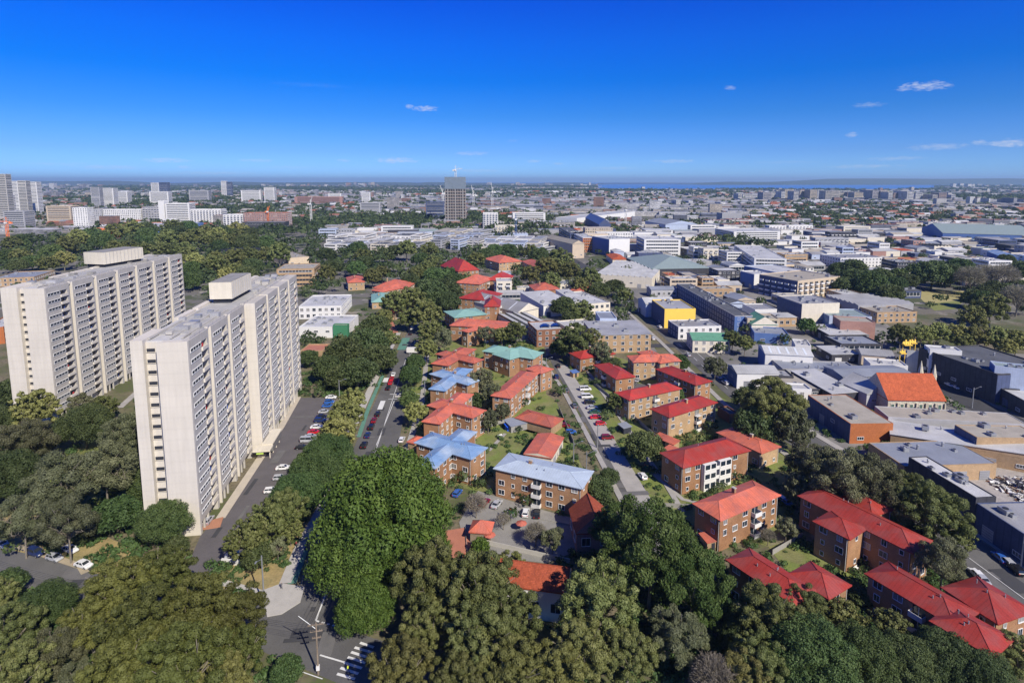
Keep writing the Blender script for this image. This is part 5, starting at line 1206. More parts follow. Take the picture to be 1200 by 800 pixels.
# ---------------------------------------------------------------- poles, wires, lamps, signs, people
def pole(px, py, h, label, arms=1, rz=.3, lampd=False, cat='power pole', name='power_pole', mt='timber', group=None):
    p = G(px, py); root = empty(name, p, rz, label, cat, group)
    b = MB(); b.tube((0, 0, -.2), (0, 0, h), .20, .13, 8); link('pole', b.mesh('pole', [m_(mt)]), root)
    for k in range(arms):
        b = MB(); z = h-.5-k*1.3; b.abox(-1.4+.3*k, 1.4-.3*k, -.08, .08, z, z+.14)
        for x in (-1.2, -.7, .7, 1.2): b.tube((x*(1-.2*k), 0, z+.14), (x*(1-.2*k), 0, z+.36), .06, n=5)
        link('crossarm', b.mesh('crossarm', [m_('timber')]), root)
    if lampd:
        b = MB(); b.tube((0, 0, h-.8), (0, -2.4, h+.3), .06, n=5); b.abox(-.15, .15, -3.0, -2.3, h+.25, h+.4); link('lamp_arm', b.mesh('lamp_arm', [m_('metal')]), root)
    return p, root
pp, _ = pole(373, 790, 10.5, 'timber power pole with crossarms and lamp arm at the lower intersection', 3, .2)
b = MB(); b.tube((pp.x, pp.y, 9.2), (pp.x-3.2, pp.y+1.4, 11.2), .09, .07, 6); b.build('outreach_arm', [m_('metal')], _, pp); 
o = _.children[-1]; o.rotation_euler = (0, 0, -.2)
b = MB(); b.abox(-.3, .3, -.25, .25, 1.0, 1.9); link('signal_box', b.mesh('signal_box', [m_('white')]), _)
pole(310, 712, 12, 'tall steel street light on the footpath corner', 0, 0, True, 'street light', 'street_lamp', 'metal')
def wire(p, q, sag=.8, r=.02, label=None):
    b = MB(); n = 8; pr = None
    for i in range(n+1):
        t = i/n; c = Vector(p).lerp(Vector(q), t); c.z -= sag*4*t*(1-t)
        if pr: b.tube(pr, c, r, n=3, cap=False)
        pr = c
    return b
wb_ = MB(); far_ = G(430, 640)
for dx in (-1.2, -.4, .4, 1.2):
    w_ = wire((pp.x+dx, pp.y, 10.2), (far_.x+dx, far_.y, 10.5), 1.2, .03); k = len(wb_.v); wb_.v += w_.v; wb_.f += [tuple(i+k for i in f) for f in w_.f]; wb_.m += w_.m
    l_ = G(-20, 700); w_ = wire((pp.x, pp.y+dx*.5, 9.2), (l_.x, l_.y+dx*.5, 9.5), 1.5, .025); k = len(wb_.v); wb_.v += w_.v; wb_.f += [tuple(i+k for i in f) for f in w_.f]; wb_.m += w_.m
tag(wb_.build('overhead_wires', [m_('shadow')], None, pp), 'thin overhead wires fanning out from the timber power pole', 'wires')
lampspots = [(410, 540, 'street light beside the parked cars of the left street'), (274, 498, 'street light seen against the nearer tower car park'), (398, 468, 'street light between car park trees and green bike lane'), (498, 470, 'street light by the yellow green tree'), (687, 560, 'slim pole at the end of the service lane'), (1196, 665, 'tall pole on the main road at the right edge'), (1139, 478, 'pole in the side street beside the pale sheds'), (672, 548, 'pole by the pale blue roofed flats'), (700, 525, 'pole on the parking lane near the red car'),
             (640, 440, 'pole at the top of the service lane'), (110, 636, 'white post on the dry earth bank'), (452, 408, 'street light in the tree row of the left street'), (1128, 458, 'pole outside the black walled building')]
for x, y, l in lampspots: pole(x, y, 3.5 if 'white post' in l else 8.5, l, 0, 1.6, 'post' not in l, 'pole' if 'pole' in l else ('post' if 'post' in l else 'street light'), 'street_lamp' if 'light' in l else 'post', 'metal' if 'white' not in l else 'white')
def low_wall(label, pa, pb, h=1.0, t=.25, mt='white', name='low_wall', cat='wall'):
    a, c = G(*pa), G(*pb); d = (c-a)/2; n = Vector((-d.y, d.x, 0)).normalized()*t/2; o_ = (a+c)/2
    b = MB(); b.box(o_, d, n, 0, h); 
    return tag(b.build(name, [m_(mt)], None, o_), label, cat)
low_wall('low white wall beside the silver car under the trees', (260, 660), (294, 663), 1.3, .4)
low_wall('white painted fence edge below the steep tiled cottage yard', (562, 636), (668, 660), 1.2, .2, 'concrete')
for pa, pb, l in [((690, 446), (738, 486), 'paling fence beside the second lawn of crimson flats'), ((712, 476), (722, 472), 'short paling fence by the end-on flats'), ((738, 486), (776, 520), 'paling fence along the courtyard flats lawn'), ((765, 594), (812, 596), 'pale fence at the foot of the triangular lawn'),
                  ((655, 480), (672, 520), 'paling fence between lawn and service lane'), ((576, 500), (600, 492), 'white fence beside the blue tarpaulin'), ((548, 655), (545, 618), 'brick edge wall between the court and the yard'), ((555, 560), (575, 575), 'grey fence near the nearest blue roofed flats'), ((352, 690), (366, 640), 'low kerb rail by the bike lane'), ((608, 604), (668, 616), 'grey retaining wall under the pale blue roofed flats'), ((905, 650), (940, 630), 'fence behind the grassy slope at right')]:
    low_wall(l, pa, pb, 1.4 if 'fence' in l else .5, .1, 'fence', 'fence' if 'fence' in l else 'low_wall', 'fence' if 'fence' in l else 'wall')
# red umbrella shelter
for x, y, l in [(611, 622, 'small pink red parasol in the grey yard'), (574, 636, 'orange parasol beside the round hedge')]:
    p = G(x, y); root = empty('parasol', p, 0, l, 'parasol'); b = MB(); b.tube((0, 0, 0), (0, 0, 2.5), .05); link('pole', b.mesh('pole', [m_('white')]), root)
    b = MB(); b.tube((0, 0, 2.2), (0, 0, 2.8), 1.5, .08, 8); link('canopy', b.mesh('canopy', [m_('rred')]), root)
# washing lines, garden things
for x, y, l in [(586, 512, 'white garden bench on the curved lawn path'), (1003, 668, 'white bundled washing beside the stepped flats')]:
    p = G(x, y); root = empty('garden_bench', p, .6, l, 'bench'); b = MB(); b.abox(-.9, .9, -.25, .25, .42, .48); link('seat', b.mesh('seat', [m_('white')]), root); b = MB(); b.abox(-.9, .9, .25, .31, .5, .95); link('backrest', b.mesh('backrest', [m_('white')]), root)
    for sx in (-.8, .8): b = MB(); b.abox(sx-.04, sx+.04, -.25, .3, 0, .42); link('leg', b.mesh('leg', [m_('metal')]), root)
rr = random.Random(3)
bm_ = MB(); bm_.abox(-.28, .28, -.3, .3, 0, .95, 0); bm_.abox(-.3, .3, -.34, .34, .95, 1.03, 1); binm = {}
for c in ('rcrim', 'yellow', 'green'): binm[c] = bm_.mesh('wheelie_bin', [m_('green'), m_(c)])
for i, (x, y, w) in enumerate([(497, 545, 'next to the nearest blue roofed flats'), (641, 578, 'under the balcony of the pale blue roofed flats'), (756, 548, 'on the triangular lawn edge'), (858, 545, 'beside the maroon roofed flats'), (598, 600, 'in the car yard'), (690, 615, 'beside the steep tiled cottage'), (726, 500, 'by the blue tarpaulin shelter')]):
    for k, c in enumerate(('rcrim', 'yellow')):
        p = G(x+k*3, y+k); tag(link('wheelie_bin', binm[c], None, p, rr.uniform(0, 3)), '%s lidded green bin %s' % (('red', 'yellow')[k], w), 'bin', 'wheelie bins')
# people, one continuous skinned body each
def person(px, py, top, trou, label, stride=.3, rz=0.0):
    p = G(px, py, .14); V = [(0, 0, .95), (0, 0, 1.2), (0, 0, 1.42), (0, 0, 1.52), (0, .02, 1.66), (-.10, 0, .92), (-.11, stride*.4, .5), (-.11, stride*.1, .08), (-.11, stride*.1+.14, .04), (.10, 0, .92), (.11, -stride*.1, .5), (.11, -stride, .10), (.11, -stride+.14, .04),
         (-.19, 0, 1.40), (-.24, -.06, 1.12), (-.24, .1, .88), (.19, 0, 1.40), (.24, .06, 1.12), (.24, .22, .92)]
    Ed = [(0, 1), (1, 2), (2, 3), (3, 4), (0, 5), (5, 6), (6, 7), (7, 8), (0, 9), (9, 10), (10, 11), (11, 12), (2, 13), (13, 14), (14, 15), (2, 16), (16, 17), (17, 18)]
    Rr = [.15, .14, .13, .06, .105, .09, .065, .045, .04, .09, .065, .045, .04, .06, .045, .035, .06, .045, .035]
    me = D.meshes.new('person'); me.from_pydata(V, Ed, []); o = link('person', me, None, p, rz); tag(o, label, 'person')
    md = o.modifiers.new('skin', 'SKIN'); sv = me.skin_vertices[0].data
    for i, r in enumerate(Rr): sv[i].radius = (r, r*.8)
    sv[0].use_root = True; ss = o.modifiers.new('sub', 'SUBSURF'); ss.levels = 1; ss.render_levels = 1
    m, nt, b = newmat('clothed_figure'); tcx = N(nt, 'ShaderNodeTexCoord'); sx = N(nt, 'ShaderNodeSeparateXYZ', {0: tcx.outputs['Object']}); cr = N(nt, 'ShaderNodeValToRGB', {0: N(nt, 'ShaderNodeMath', {0: sx.outputs[2], 1: 1.85}, operation='DIVIDE').outputs[0]})
    e = cr.color_ramp; e.interpolation = 'CONSTANT'; e.elements[0].color = (.03, .03, .03, 1); e.elements[1].position = .07; e.elements[1].color = rgb(trou)
    for q, c in ((.52, top), (.815, (.45, .28, .2)), (.93, (.03, .02, .015))): x = e.elements.new(q); x.color = rgb(c)
    nt.links.new(cr.outputs[0], b.inputs['Base Color']); me.materials.append(m)
    return o
person(347.5, 641, (.25, .05, .05), (.03, .04, .08), 'pedestrian in dark clothes walking up the pale footpath', .35, .1)
person(408, 788, (.65, .75, .05), (.05, .06, .1), 'person in a bright yellow vest on the zebra crossing', .3, 1.2)
person(330, 690, (.1, .1, .12), (.05, .05, .06), 'pedestrian in black at the footpath corner', .2, .6)
# ---------------------------------------------------------------- unique labels from what a thing stands beside
USED = set()
def place_label(desc, px, py, cat):
    """description + its relation to the nearest named landmarks; None when nothing sets it apart"""
    ds = sorted(LM, key=lambda l: math.hypot(l[1]-px, (l[2]-py)*1.6))[:9]
    rels = []
    for ph, lx, ly in ds:
        dx, dy = px-lx, (py-ly)*1.5
        if abs(dx) > abs(dy): rels.append(('right of' if dx > 0 else 'left of', ph))
        else: rels.append(('in front of' if dy > 0 else 'behind', ph))
    for r, ph in rels[:3]:
        s = '%s %s the %s' % (desc, r, ph)
        if s not in USED and len(s.split()) <= 16: USED.add(s); return s
    for i in range(len(rels)):
        for j in range(i+1, len(rels)):
            s = '%s between the %s and the %s' % (desc, rels[i][1], rels[j][1])
            if s not in USED and len(s.split()) <= 16: USED.add(s); return s
            s = '%s %s the %s, %s the %s' % (desc, rels[i][0], rels[i][1], rels[j][0], rels[j][1])
            if s not in USED and len(s.split()) <= 16: USED.add(s); return s
    return None
# ---------------------------------------------------------------- trees
def leaf_mat(name, c1, c2, c3, rv=1.0):
    k_ = 1.38; c1, c2, c3 = [tuple(q*k_ for q in c) for c in (c1, c2, c3)]
    """three leaf colours, mixed by clump, leaf and upward facing"""
    m, nt, b = newmat(name)
    at = N(nt, 'ShaderNodeAttribute', attribute_name='tone'); oi = N(nt, 'ShaderNodeObjectInfo')
    cr = N(nt, 'ShaderNodeValToRGB', {0: at.outputs['Fac']}); e = cr.color_ramp.elements
    e[0].color = rgb(c1); e[1].color = rgb(c3); x = e.new(.5); x.color = rgb(c2)
    hs = N(nt, 'ShaderNodeHueSaturation', {'Color': cr.outputs[0]})
    mr = N(nt, 'ShaderNodeMapRange', {'Value': oi.outputs['Random'], 'To Min': 1-.26*rv, 'To Max': 1+.25*rv}); nt.links.new(mr.outputs[0], hs.inputs['Value'])
    m2 = N(nt, 'ShaderNodeMath', {0: oi.outputs['Random'], 1: 7.31}, operation='MULTIPLY'); m3 = N(nt, 'ShaderNodeMath', {0: m2.outputs[0]}, operation='FRACT')
    m4 = N(nt, 'ShaderNodeMapRange', {'Value': m3.outputs[0], 'To Min': .5-.022*rv, 'To Max': .5+.012*rv}); nt.links.new(m4.outputs[0], hs.inputs['Hue'])
    nt.links.new(hs.outputs[0], b.inputs['Base Color']); b.inputs['Roughness'].default_value = .6; b.inputs['Specular IOR Level'].default_value = .25
    tr = N(nt, 'ShaderNodeBsdfTranslucent', {'Color': hs.outputs[0]}); mx = N(nt, 'ShaderNodeMixShader', {0: .22, 1: b.outputs[0], 2: tr.outputs[0]})
    out = [n for n in nt.nodes if n.type == 'OUTPUT_MATERIAL'][0]; nt.links.new(mx.outputs[0], out.inputs[0]); return m
LEAF = {
 'spray': leaf_mat('spray_leaves', (.026, .048, .012), (.052, .085, .020), (.10, .135, .040), .3),
 'fig': leaf_mat('fig_leaves', (.026, .048, .009), (.058, .098, .016), (.105, .15, .030), .12),
 'green': leaf_mat('green_leaves', (.028, .052, .018), (.052, .088, .026), (.085, .125, .040)),
 'dark': leaf_mat('dark_leaves', (.026, .040, .014), (.050, .072, .024), (.085, .108, .040)),
 'gum': leaf_mat('gum_leaves', (.046, .060, .018), (.096, .114, .034), (.175, .185, .070)),
 'gumb': leaf_mat('bronze_gum_leaves', (.058, .060, .018), (.102, .102, .030), (.155, .150, .05)),
 'olive': leaf_mat('olive_leaves', (.038, .048, .011), (.074, .082, .020), (.108, .118, .032)),
 'grey': leaf_mat('grey_green_leaves', (.052, .060, .030), (.092, .10, .050), (.15, .155, .085)),
 'yg': leaf_mat('yellow_green_leaves', (.09, .105, .03), (.165, .18, .055), (.24, .25, .09)),
 'bare': leaf_mat('bare_twigs', (.11, .10, .07), (.17, .155, .115), (.23, .21, .165)),
 'red': leaf_mat('copper_leaves', (.08, .04, .022), (.13, .065, .035), (.17, .09, .05)),
}
BARK = mat('bark', (.20, .175, .14), var=.3, scale=1.5); BARKD = mat('dark_bark', (.12, .10, .08), var=.3, scale=1.5)
def np_quads(name, V, tone, mats):
    n = len(V)//4; me = D.meshes.new(name)
    me.vertices.add(len(V)); me.vertices.foreach_set('co', V.astype(np.float32).ravel())
    me.loops.add(4*n); me.loops.foreach_set('vertex_index', np.arange(4*n, dtype=np.int32))
    me.polygons.add(n); me.polygons.foreach_set('loop_start', np.arange(0, 4*n, 4, dtype=np.int32))
    if tone is not None:
        a = me.attributes.new('tone', 'FLOAT', 'POINT'); a.data.foreach_set('value', np.repeat(tone, 4).astype(np.float32))
    me.update(calc_edges=True)
    for m in mats: me.materials.append(m)
    return me
def lobes_of(style, rng):
    L = []
    if style == 'dense':       # broad fig: many overlapping lobes round a dome
        n = 95
        for i in range(n):
            z = 1-1.45*(i+.5)/n; a = i*2.39996+rng.uniform(-.3, .3); rr = math.sqrt(max(0, 1-z*z))
            k = rng.uniform(.70, .90); L.append((math.cos(a)*rr*k, math.sin(a)*rr*k, z*k*.80, rng.uniform(.14, .25)))
        L += [(0, 0, .1, .55), (.3, .2, 0, .4), (-.3, -.2, 0, .4), (.2, -.35, 0, .4), (-.25, .3, .0, .4)]
    elif style == 'lobed':     # gum: distinct clumps at different heights
        n = 120
        for i in range(n):
            z = 1-1.7*(i+.5)/n; a = i*2.39996+rng.uniform(-.5, .5); rr = math.sqrt(max(0, 1-z*z))
            k = rng.uniform(.52, .96); L.append((math.cos(a)*rr*k, math.sin(a)*rr*k, z*k*.85, rng.choice([rng.uniform(.065, .12), rng.uniform(.10, .19)])))
        L += [(0, 0, 0, .36), (.25, -.1, .15, .22), (-.2, .2, -.1, .24)]
    elif style == 'open':      # thin crown with layered flat clumps
        n = 30
        for i in range(n):
            z = 1-1.8*(i+.5)/n; a = i*2.39996+rng.uniform(-.6, .6); rr = math.sqrt(max(0, 1-z*z))
            k = rng.uniform(.45, .9); L.append((math.cos(a)*rr*k, math.sin(a)*rr*k, z*k*.9, rng.uniform(.15, .27)))
    elif style == 'feather':   # upright sprays
        n = 60
        for i in range(n):
            z = 1-1.6*(i+.5)/n; a = i*2.39996+rng.uniform(-.4, .4); rr = math.sqrt(max(0, 1-z*z))
            k = rng.uniform(.6, .9); L.append((math.cos(a)*rr*k*.95, math.sin(a)*rr*k*.95, z*k, rng.uniform(.10, .2)))
        L += [(0, 0, 0, .45)]
    return L
def crown(name, style, n, size, seed, sq=.8):
    rng = np.random.default_rng(seed); r2 = random.Random(seed)
    L = np.array(lobes_of(style, r2)); w = L[:, 3]**2; w /= w.sum()
    pick = rng.choice(len(L), n, p=w); Lt = rng.uniform(.2, .8, len(L))
    d = rng.normal(size=(n, 3)); d[:, 2] += .25; d /= np.linalg.norm(d, axis=1)[:, None]
    rad = L[pick, 3]*(rng.uniform(.55, 1.1, n)**.5)
    # ragged surface: sprays sticking out here and there
    rad *= 1+.22*np.sin(d[:, 0]*9+pick)*np.sin(d[:, 1]*8+pick*2)*np.sin(d[:, 2]*7+pick*3)
    c = L[pick, :3]+d*rad[:, None]*np.array([1, 1, sq])
    nn = d+rng.normal(size=(n, 3))*(.38 if style == 'lobed' else .48); nn /= np.linalg.norm(nn, axis=1)[:, None]
    t = np.cross(nn, rng.normal(size=(n, 3))); t /= np.linalg.norm(t, axis=1)[:, None]; b = np.cross(nn, t)
    s = size*rng.uniform(.55, 1.35, n)
    if style == 'feather': t[:, 2] += 1.0; t /= np.linalg.norm(t, axis=1)[:, None]
    e1 = t*(s*.95)[:, None]; e2 = b*(s*.5)[:, None]
    V = np.stack([c-e1, c-e2+e1*.15, c+e1, c+e2+e1*.15], axis=1).reshape(-1, 3)
    tone = np.clip(Lt[pick]*.6+rng.uniform(0, .45, n)+.12*(d[:, 2]), 0, 1)  # random by clump and leaf, paler on the upper side
    return np_quads(name, V, tone, [LEAF['green']])
def twig_crown(n, seed):
    rng = np.random.default_rng(seed); d = rng.normal(size=(n, 3)); d[:, 2] = np.abs(d[:, 2])*1.1-.2; d /= np.linalg.norm(d, axis=1)[:, None]
    r = rng.uniform(.3, 1, n)**.6; c = d*r[:, None]*np.array([.9, .9, .9])
    t = d+rng.normal(size=(n, 3))*.5; t /= np.linalg.norm(t, axis=1)[:, None]; b = np.cross(t, rng.normal(size=(n, 3))); b /= np.linalg.norm(b, axis=1)[:, None]
    e1 = t*.11; e2 = b*.006
    V = np.stack([c-e1-e2, c-e1+e2, c+e1+e2, c+e1-e2], axis=1).reshape(-1, 3)
    return np_quads('crown', V, rng.uniform(0, 1, n), [LEAF['bare']])
def trunk(style, seed, zc):
    r = random.Random(seed); b = MB(); sp = (lobes_of(style, random.Random(seed)) if style != 'bare' else [(math.cos(a)*.75, math.sin(a)*.75, .45+.3*math.sin(a*3), .1) for a in np.arange(0, 6.28, .42)])
    fork = Vector((r.uniform(-.05, .05), r.uniform(-.05, .05), -zc*.45))
    th = .55 if style in ('open', 'feather') else .8
    b.tube((0, 0, -zc-.05), fork, .06*th, .045*th, 8)
    for i, l in enumerate(sp[::max(1, len(sp)//(24 if style == 'lobed' else 14))]):
        e = Vector(l[:3]); mid = fork.lerp(e, .5)+Vector((r.uniform(-.08, .08), r.uniform(-.08, .08), .05))
        b.tube(fork, mid, .030*th, .018*th, 6); b.tube(mid, e, .018*th, .007, 5)
        if style in ('bare', 'open'):
            for q in range(5): b.tube(mid.lerp(e, q/5), mid.lerp(e, q/5)+Vector((r.uniform(-.3, .3), r.uniform(-.3, .3), r.uniform(.1, .35))), .009, .003, 4)
    return b.mesh('trunk', [BARKD if style == 'dense' else BARK], uv=False)
ZC = {'dense': .95, 'lobed': 1.35, 'open': 1.6, 'feather': 1.2, 'bare': 1.1}
CR = {}
LOD = {'hi': (44000, .0255), 'mid': (7000, .064), 'low': (1100, .15)}
for st in ('dense', 'lobed', 'open', 'feather'):
    for lod, (n, s) in LOD.items():
        k = {'dense': 1.15, 'lobed': 1.0, 'open': .62, 'feather': .9}[st]
        CR[st, lod] = [crown('crown', st, int(n*k), s, 10+7*v+len(st)) for v in range(3 if lod != 'low' else 2)]
for lod, n in (('hi', 9000), ('mid', 3000), ('low', 1200)): CR['bare', lod] = [twig_crown(n, 5)]
TR = {st: trunk(st, 10+len(st), ZC[st]) for st in ZC}
KIND = {'fig': ('dense', 'fig_tree', 'bright green broad fig tree'), 'green': ('dense', 'shade_tree', 'mid green bushy tree'), 'dark': ('dense', 'shade_tree', 'dark green dense tree'), 'gum': ('lobed', 'gum_tree', 'olive clumpy gum tree'),
        'gumb': ('lobed', 'gum_tree', 'bronze tinged gum tree'), 'olive': ('lobed', 'shade_tree', 'yellow olive spreading tree'), 'grey': ('open', 'gum_tree', 'thin grey green gum tree'), 'greyd': ('feather', 'paperbark_tree', 'grey green feathery tree'),
        'spray': ('feather', 'shade_tree', 'dark green star leaved tree'), 'yg': ('lobed', 'street_tree', 'yellow green tree'), 'bare': ('bare', 'bare_tree', 'leafless grey tree'), 'red': ('lobed', 'street_tree', 'copper leaved tree')}
KM = {'greyd': 'grey', 'spray': 'spray'}
tr_r = random.Random(21); TREES = []
def add_tree(cx, cy, rp, kind, jit=0.0):
    st = KIND[kind][0]; R = rp*150/F
    for _ in range(12):
        zc = ZC[st]*R*(.9 if R > 8 else 1.0); p = G(cx, cy, zc); R = rp/F*PXW(p)[2]/1.02
    TREES.append([cx, cy, rp, kind, p, R])
def T(spec):
    for ln in spec.split(';'):
        w = ln.split()
        if w: add_tree(float(w[0]), float(w[1]), float(w[2]), w[3])
T('''5 560 38 dark;30 520 36 greyd;75 560 44 grey;25 605 34 grey;78 608 36 grey;122 548 38 grey;145 512 30 greyd;100 500 32 dark;40 480 27 yg;95 472 16 grey;122 477 15 gum;15 462 24 dark;-12 500 30 dark;137 603 27 green;192 612 31 green;206 640 15 dark;150 560 26 dark;
170 575 18 green;60 640 10 gum;12 640 9 grey;40 628 12 grey;100 628 12 dark;
140 690 46 olive;190 672 40 olive;108 728 38 olive;170 738 54 olive;232 722 50 olive;275 720 40 olive;215 778 54 olive;142 790 48 olive;283 762 30 olive;262 795 34 gumb;55 708 32 green;66 765 36 greyd;10 682 20 green;14 738 34 gum;18 792 42 gum;95 805 34 greyd;-8 700 28 gum;336 786 20 green;
288 630 25 gum;312 612 27 gum;302 650 19 dark;335 598 29 gum;350 578 31 green;368 556 31 green;384 532 29 green;396 508 25 yg;405 486 22 yg;413 468 16 yg;398 546 20 green;325 640 13 grey;360 545 18 green;340 620 16 gum;
450 600 80 fig;418 652 56 fig;428 712 36 fig;478 645 50 fig;
505 678 50 gum;562 690 52 gum;598 664 22 gum;597 720 40 gum;560 748 46 gum;502 735 34 gum;470 785 42 gumb;600 785 44 gumb;540 795 38 gum;655 785 40 gumb;
762 645 70 spray;812 690 50 spray;722 622 36 spray;702 702 52 gum;682 762 42 gum;735 765 38 gum;795 745 40 greyd;
838 800 32 bare;875 790 34 gumb;902 722 44 gum;868 745 28 dark;942 712 30 gum;985 722 26 gum;952 772 52 green;1012 768 38 green;890 775 36 gum;1042 738 26 gum;1062 775 36 dark;1105 772 38 dark;1190 768 30 gum;1150 795 38 dark;1010 700 14 dark;975 690 12 red;
985 560 46 greyd;1022 572 42 greyd;950 545 32 greyd;1092 602 40 gum;1064 580 30 gum;1106 656 32 grey;1120 625 22 gum;1075 630 20 dark;935 575 20 greyd;
905 474 38 gum;884 500 26 dark;930 503 26 greyd;876 468 18 dark;755 525 24 dark;700 572 18 dark;714 558 12 dark;712 592 11 dark;608 573 9 yg;617 585 9 dark;600 600 10 gumb;558 592 15 bare;590 610 11 bare;628 626 16 bare;647 630 16 grey;563 640 11 fig;655 545 9 yg;672 545 7 green;
487 482 15 yg;479 468 12 green;494 500 8 yg;481 440 14 green;487 425 12 green;500 408 15 yg;477 455 10 green;493 548 8 dark;563 446 17 greyd;578 462 16 greyd;572 492 14 greyd;590 482 11 greyd;556 470 11 dark;545 555 9 yg;562 565 9 green;537 560 7 green;
505 388 17 gum;520 396 14 grey;570 390 12 grey;604 388 14 gum;588 392 11 gum;614 470 7 green;656 457 8 dark;722 470 13 gum;716 430 14 dark;706 412 14 grey;694 396 13 gum;673 398 22 gum;658 408 14 dark;795 426 13 green;786 440 9 green;838 430 16 greyd;828 448 9 grey;790 463 12 green;774 466 8 green;754 464 7 gum;
858 397 12 gum;873 402 12 gum;845 407 9 dark;920 395 8 gum;945 382 11 green;960 385 9 dark;922 617 15 grey;900 628 11 bare;833 498 9 green;822 512 8 yg;806 510 7 green;1057 424 9 dark;1104 467 8 green;870 560 9 green;858 552 7 yg;712 484 9 dark;692 432 7 green;700 446 6 green;745 385 7 green;
440 382 17 dark;430 405 25 dark;405 415 26 dark;385 432 19 dark;420 437 24 dark;443 422 22 dark;400 442 18 dark;456 398 14 gum;462 355 17 gum;482 350 19 gum;503 345 22 dark;522 341 20 dark;500 368 20 gum;526 354 15 dark;478 372 13 gum;398 396 10 green;375 398 8 green;365 380 8 green;510 325 15 green;362 420 12 dark;450 372 12 gum;362 392 9 green;
660 360 16 dark;681 364 16 gum;669 373 12 dark;696 373 9 green;690 325 15 gum;702 341 14 dark;720 337 13 dark;733 346 11 gum;726 362 10 grey;640 312 15 gumb;656 305 17 gum;668 318 14 gumb;622 322 13 gumb;646 330 13 gum;680 335 12 gum;632 300 13 dark;610 318 10 yg;730 372 8 green;604 330 9 grey;735 315 8 gum;
1000 328 17 dark;1022 336 21 green;1042 346 17 dark;1062 330 14 dark;1092 322 22 dark;1115 322 18 dark;1137 328 19 bare;1176 326 19 bare;1140 372 17 gum;1162 360 20 gum;1192 352 20 bare;1155 322 15 bare;1198 318 16 dark;985 325 11 dark;
1080 392 14 yg;1100 390 15 yg;1122 392 15 yg;1145 394 16 yg;1168 396 16 yg;1192 398 17 yg;1056 391 15 gum;1036 396 10 gum;1130 400 12 yg;1180 406 12 yg;1005 372 8 dark;1015 380 7 grey''')
def pip(x, y, P_):
    c = False
    for i in range(len(P_)):
        (x1, y1), (x2, y2) = P_[i], P_[i-1]
        if (y1 > y) != (y2 > y) and x < (x2-x1)*(y-y1)/(y2-y1)+x1: c = not c
    return c
BELTS = [  # wooded areas seen in the photograph: outline, number, crown size px, kinds
 ([(0, 285), (60, 275), (130, 268), (200, 262), (262, 262), (300, 275), (330, 285), (335, 300), (290, 300), (262, 330), (215, 325), (212, 300), (150, 292), (95, 300), (60, 312), (0, 315)], 130, (8, 15), ['green', 'dark', 'green', 'gum', 'yg', 'gum', 'green']),
 ([(378, 288), (500, 290), (560, 290), (640, 292), (600, 300), (560, 312), (540, 335), (500, 335), (440, 325), (380, 320)], 62, (8, 13), ['dark', 'gum', 'green', 'gum']),
 ([(262, 264), (330, 262), (378, 268), (384, 284), (376, 300), (340, 296), (330, 285)], 26, (6, 10), ['dark', 'gum', 'green']),
 ([(325, 300), (400, 300), (405, 330), (372, 345), (330, 340)], 8, (7, 11), ['gum', 'green', 'dark']),
 ([(215, 300), (262, 300), (330, 312), (322, 340), (250, 345), (216, 345)], 14, (9, 14), ['green', 'dark']),
 ([(600, 296), (700, 300), (740, 330), (742, 360), (700, 345), (650, 330), (600, 320)], 14, (7, 11), ['gum', 'dark', 'gumb']),
 ([(960, 318), (1000, 312), (1200, 305), (1200, 345), (1120, 360), (1085, 340), (1040, 360), (985, 345)], 18, (10, 16), ['dark', 'dark', 'green']),
 ([(350, 372), (378, 372), (378, 402), (352, 402)], 4, (6, 8), ['green']),
 ([(800, 375), (870, 378), (905, 380), (860, 400)], 3, (5, 8), ['gum']),
 ([(690, 510), (640, 470), (600, 500), (640, 520)], 5, (3, 5), ['green', 'yg']),
 ([(760, 540), (900, 560), (930, 620), (860, 600)], 12, (3, 6), ['green', 'yg', 'grey']),
 ([(470, 545), (600, 470), (600, 560), (540, 560)], 10, (3, 5), ['green', 'yg', 'dark']),
 ([(350, 450), (380, 445), (392, 460), (356, 462)], 5, (5, 8), ['dark']),
 ([(575, 262), (600, 260), (640, 264), (640, 272), (600, 276), (575, 274)], 12, (7, 9), ['dark', 'green', 'fig']),
 ([(395, 235), (440, 240), (500, 262), (490, 268), (440, 256), (400, 250)], 30, (3, 5), ['dark', 'gum']),
 ([(800, 280), (850, 276), (900, 278), (905, 292), (820, 292)], 16, (6, 9), ['dark']),
]
for P_, n, (r0, r1), ks in BELTS:
    xs = [p[0] for p in P_]; ys = [p[1] for p in P_]; k = 0; tries = 0
    while k < n and tries < n*20:
        tries += 1; x = tr_r.uniform(min(xs), max(xs)); y = tr_r.uniform(min(ys), max(ys))
        if not pip(x, y, P_): continue
        rp = tr_r.uniform(r0, r1)
        if 1064 < x < 1136 and 338 < y < 368: continue
        if any(abs(t[0]-x) < .8*rp and abs(t[1]-y) < .45*rp for t in TREES): continue
        add_tree(x, y, rp, tr_r.choice(ks))
        p = TREES[-1][4]
        if any(R.inside(Vector((p.x, p.y, 0)), 1.5) for R in FOOT): TREES.pop(); continue
        k += 1
TREES.sort(key=lambda t: -t[2])
ONE = TREES[:300]; REST = TREES[300:]
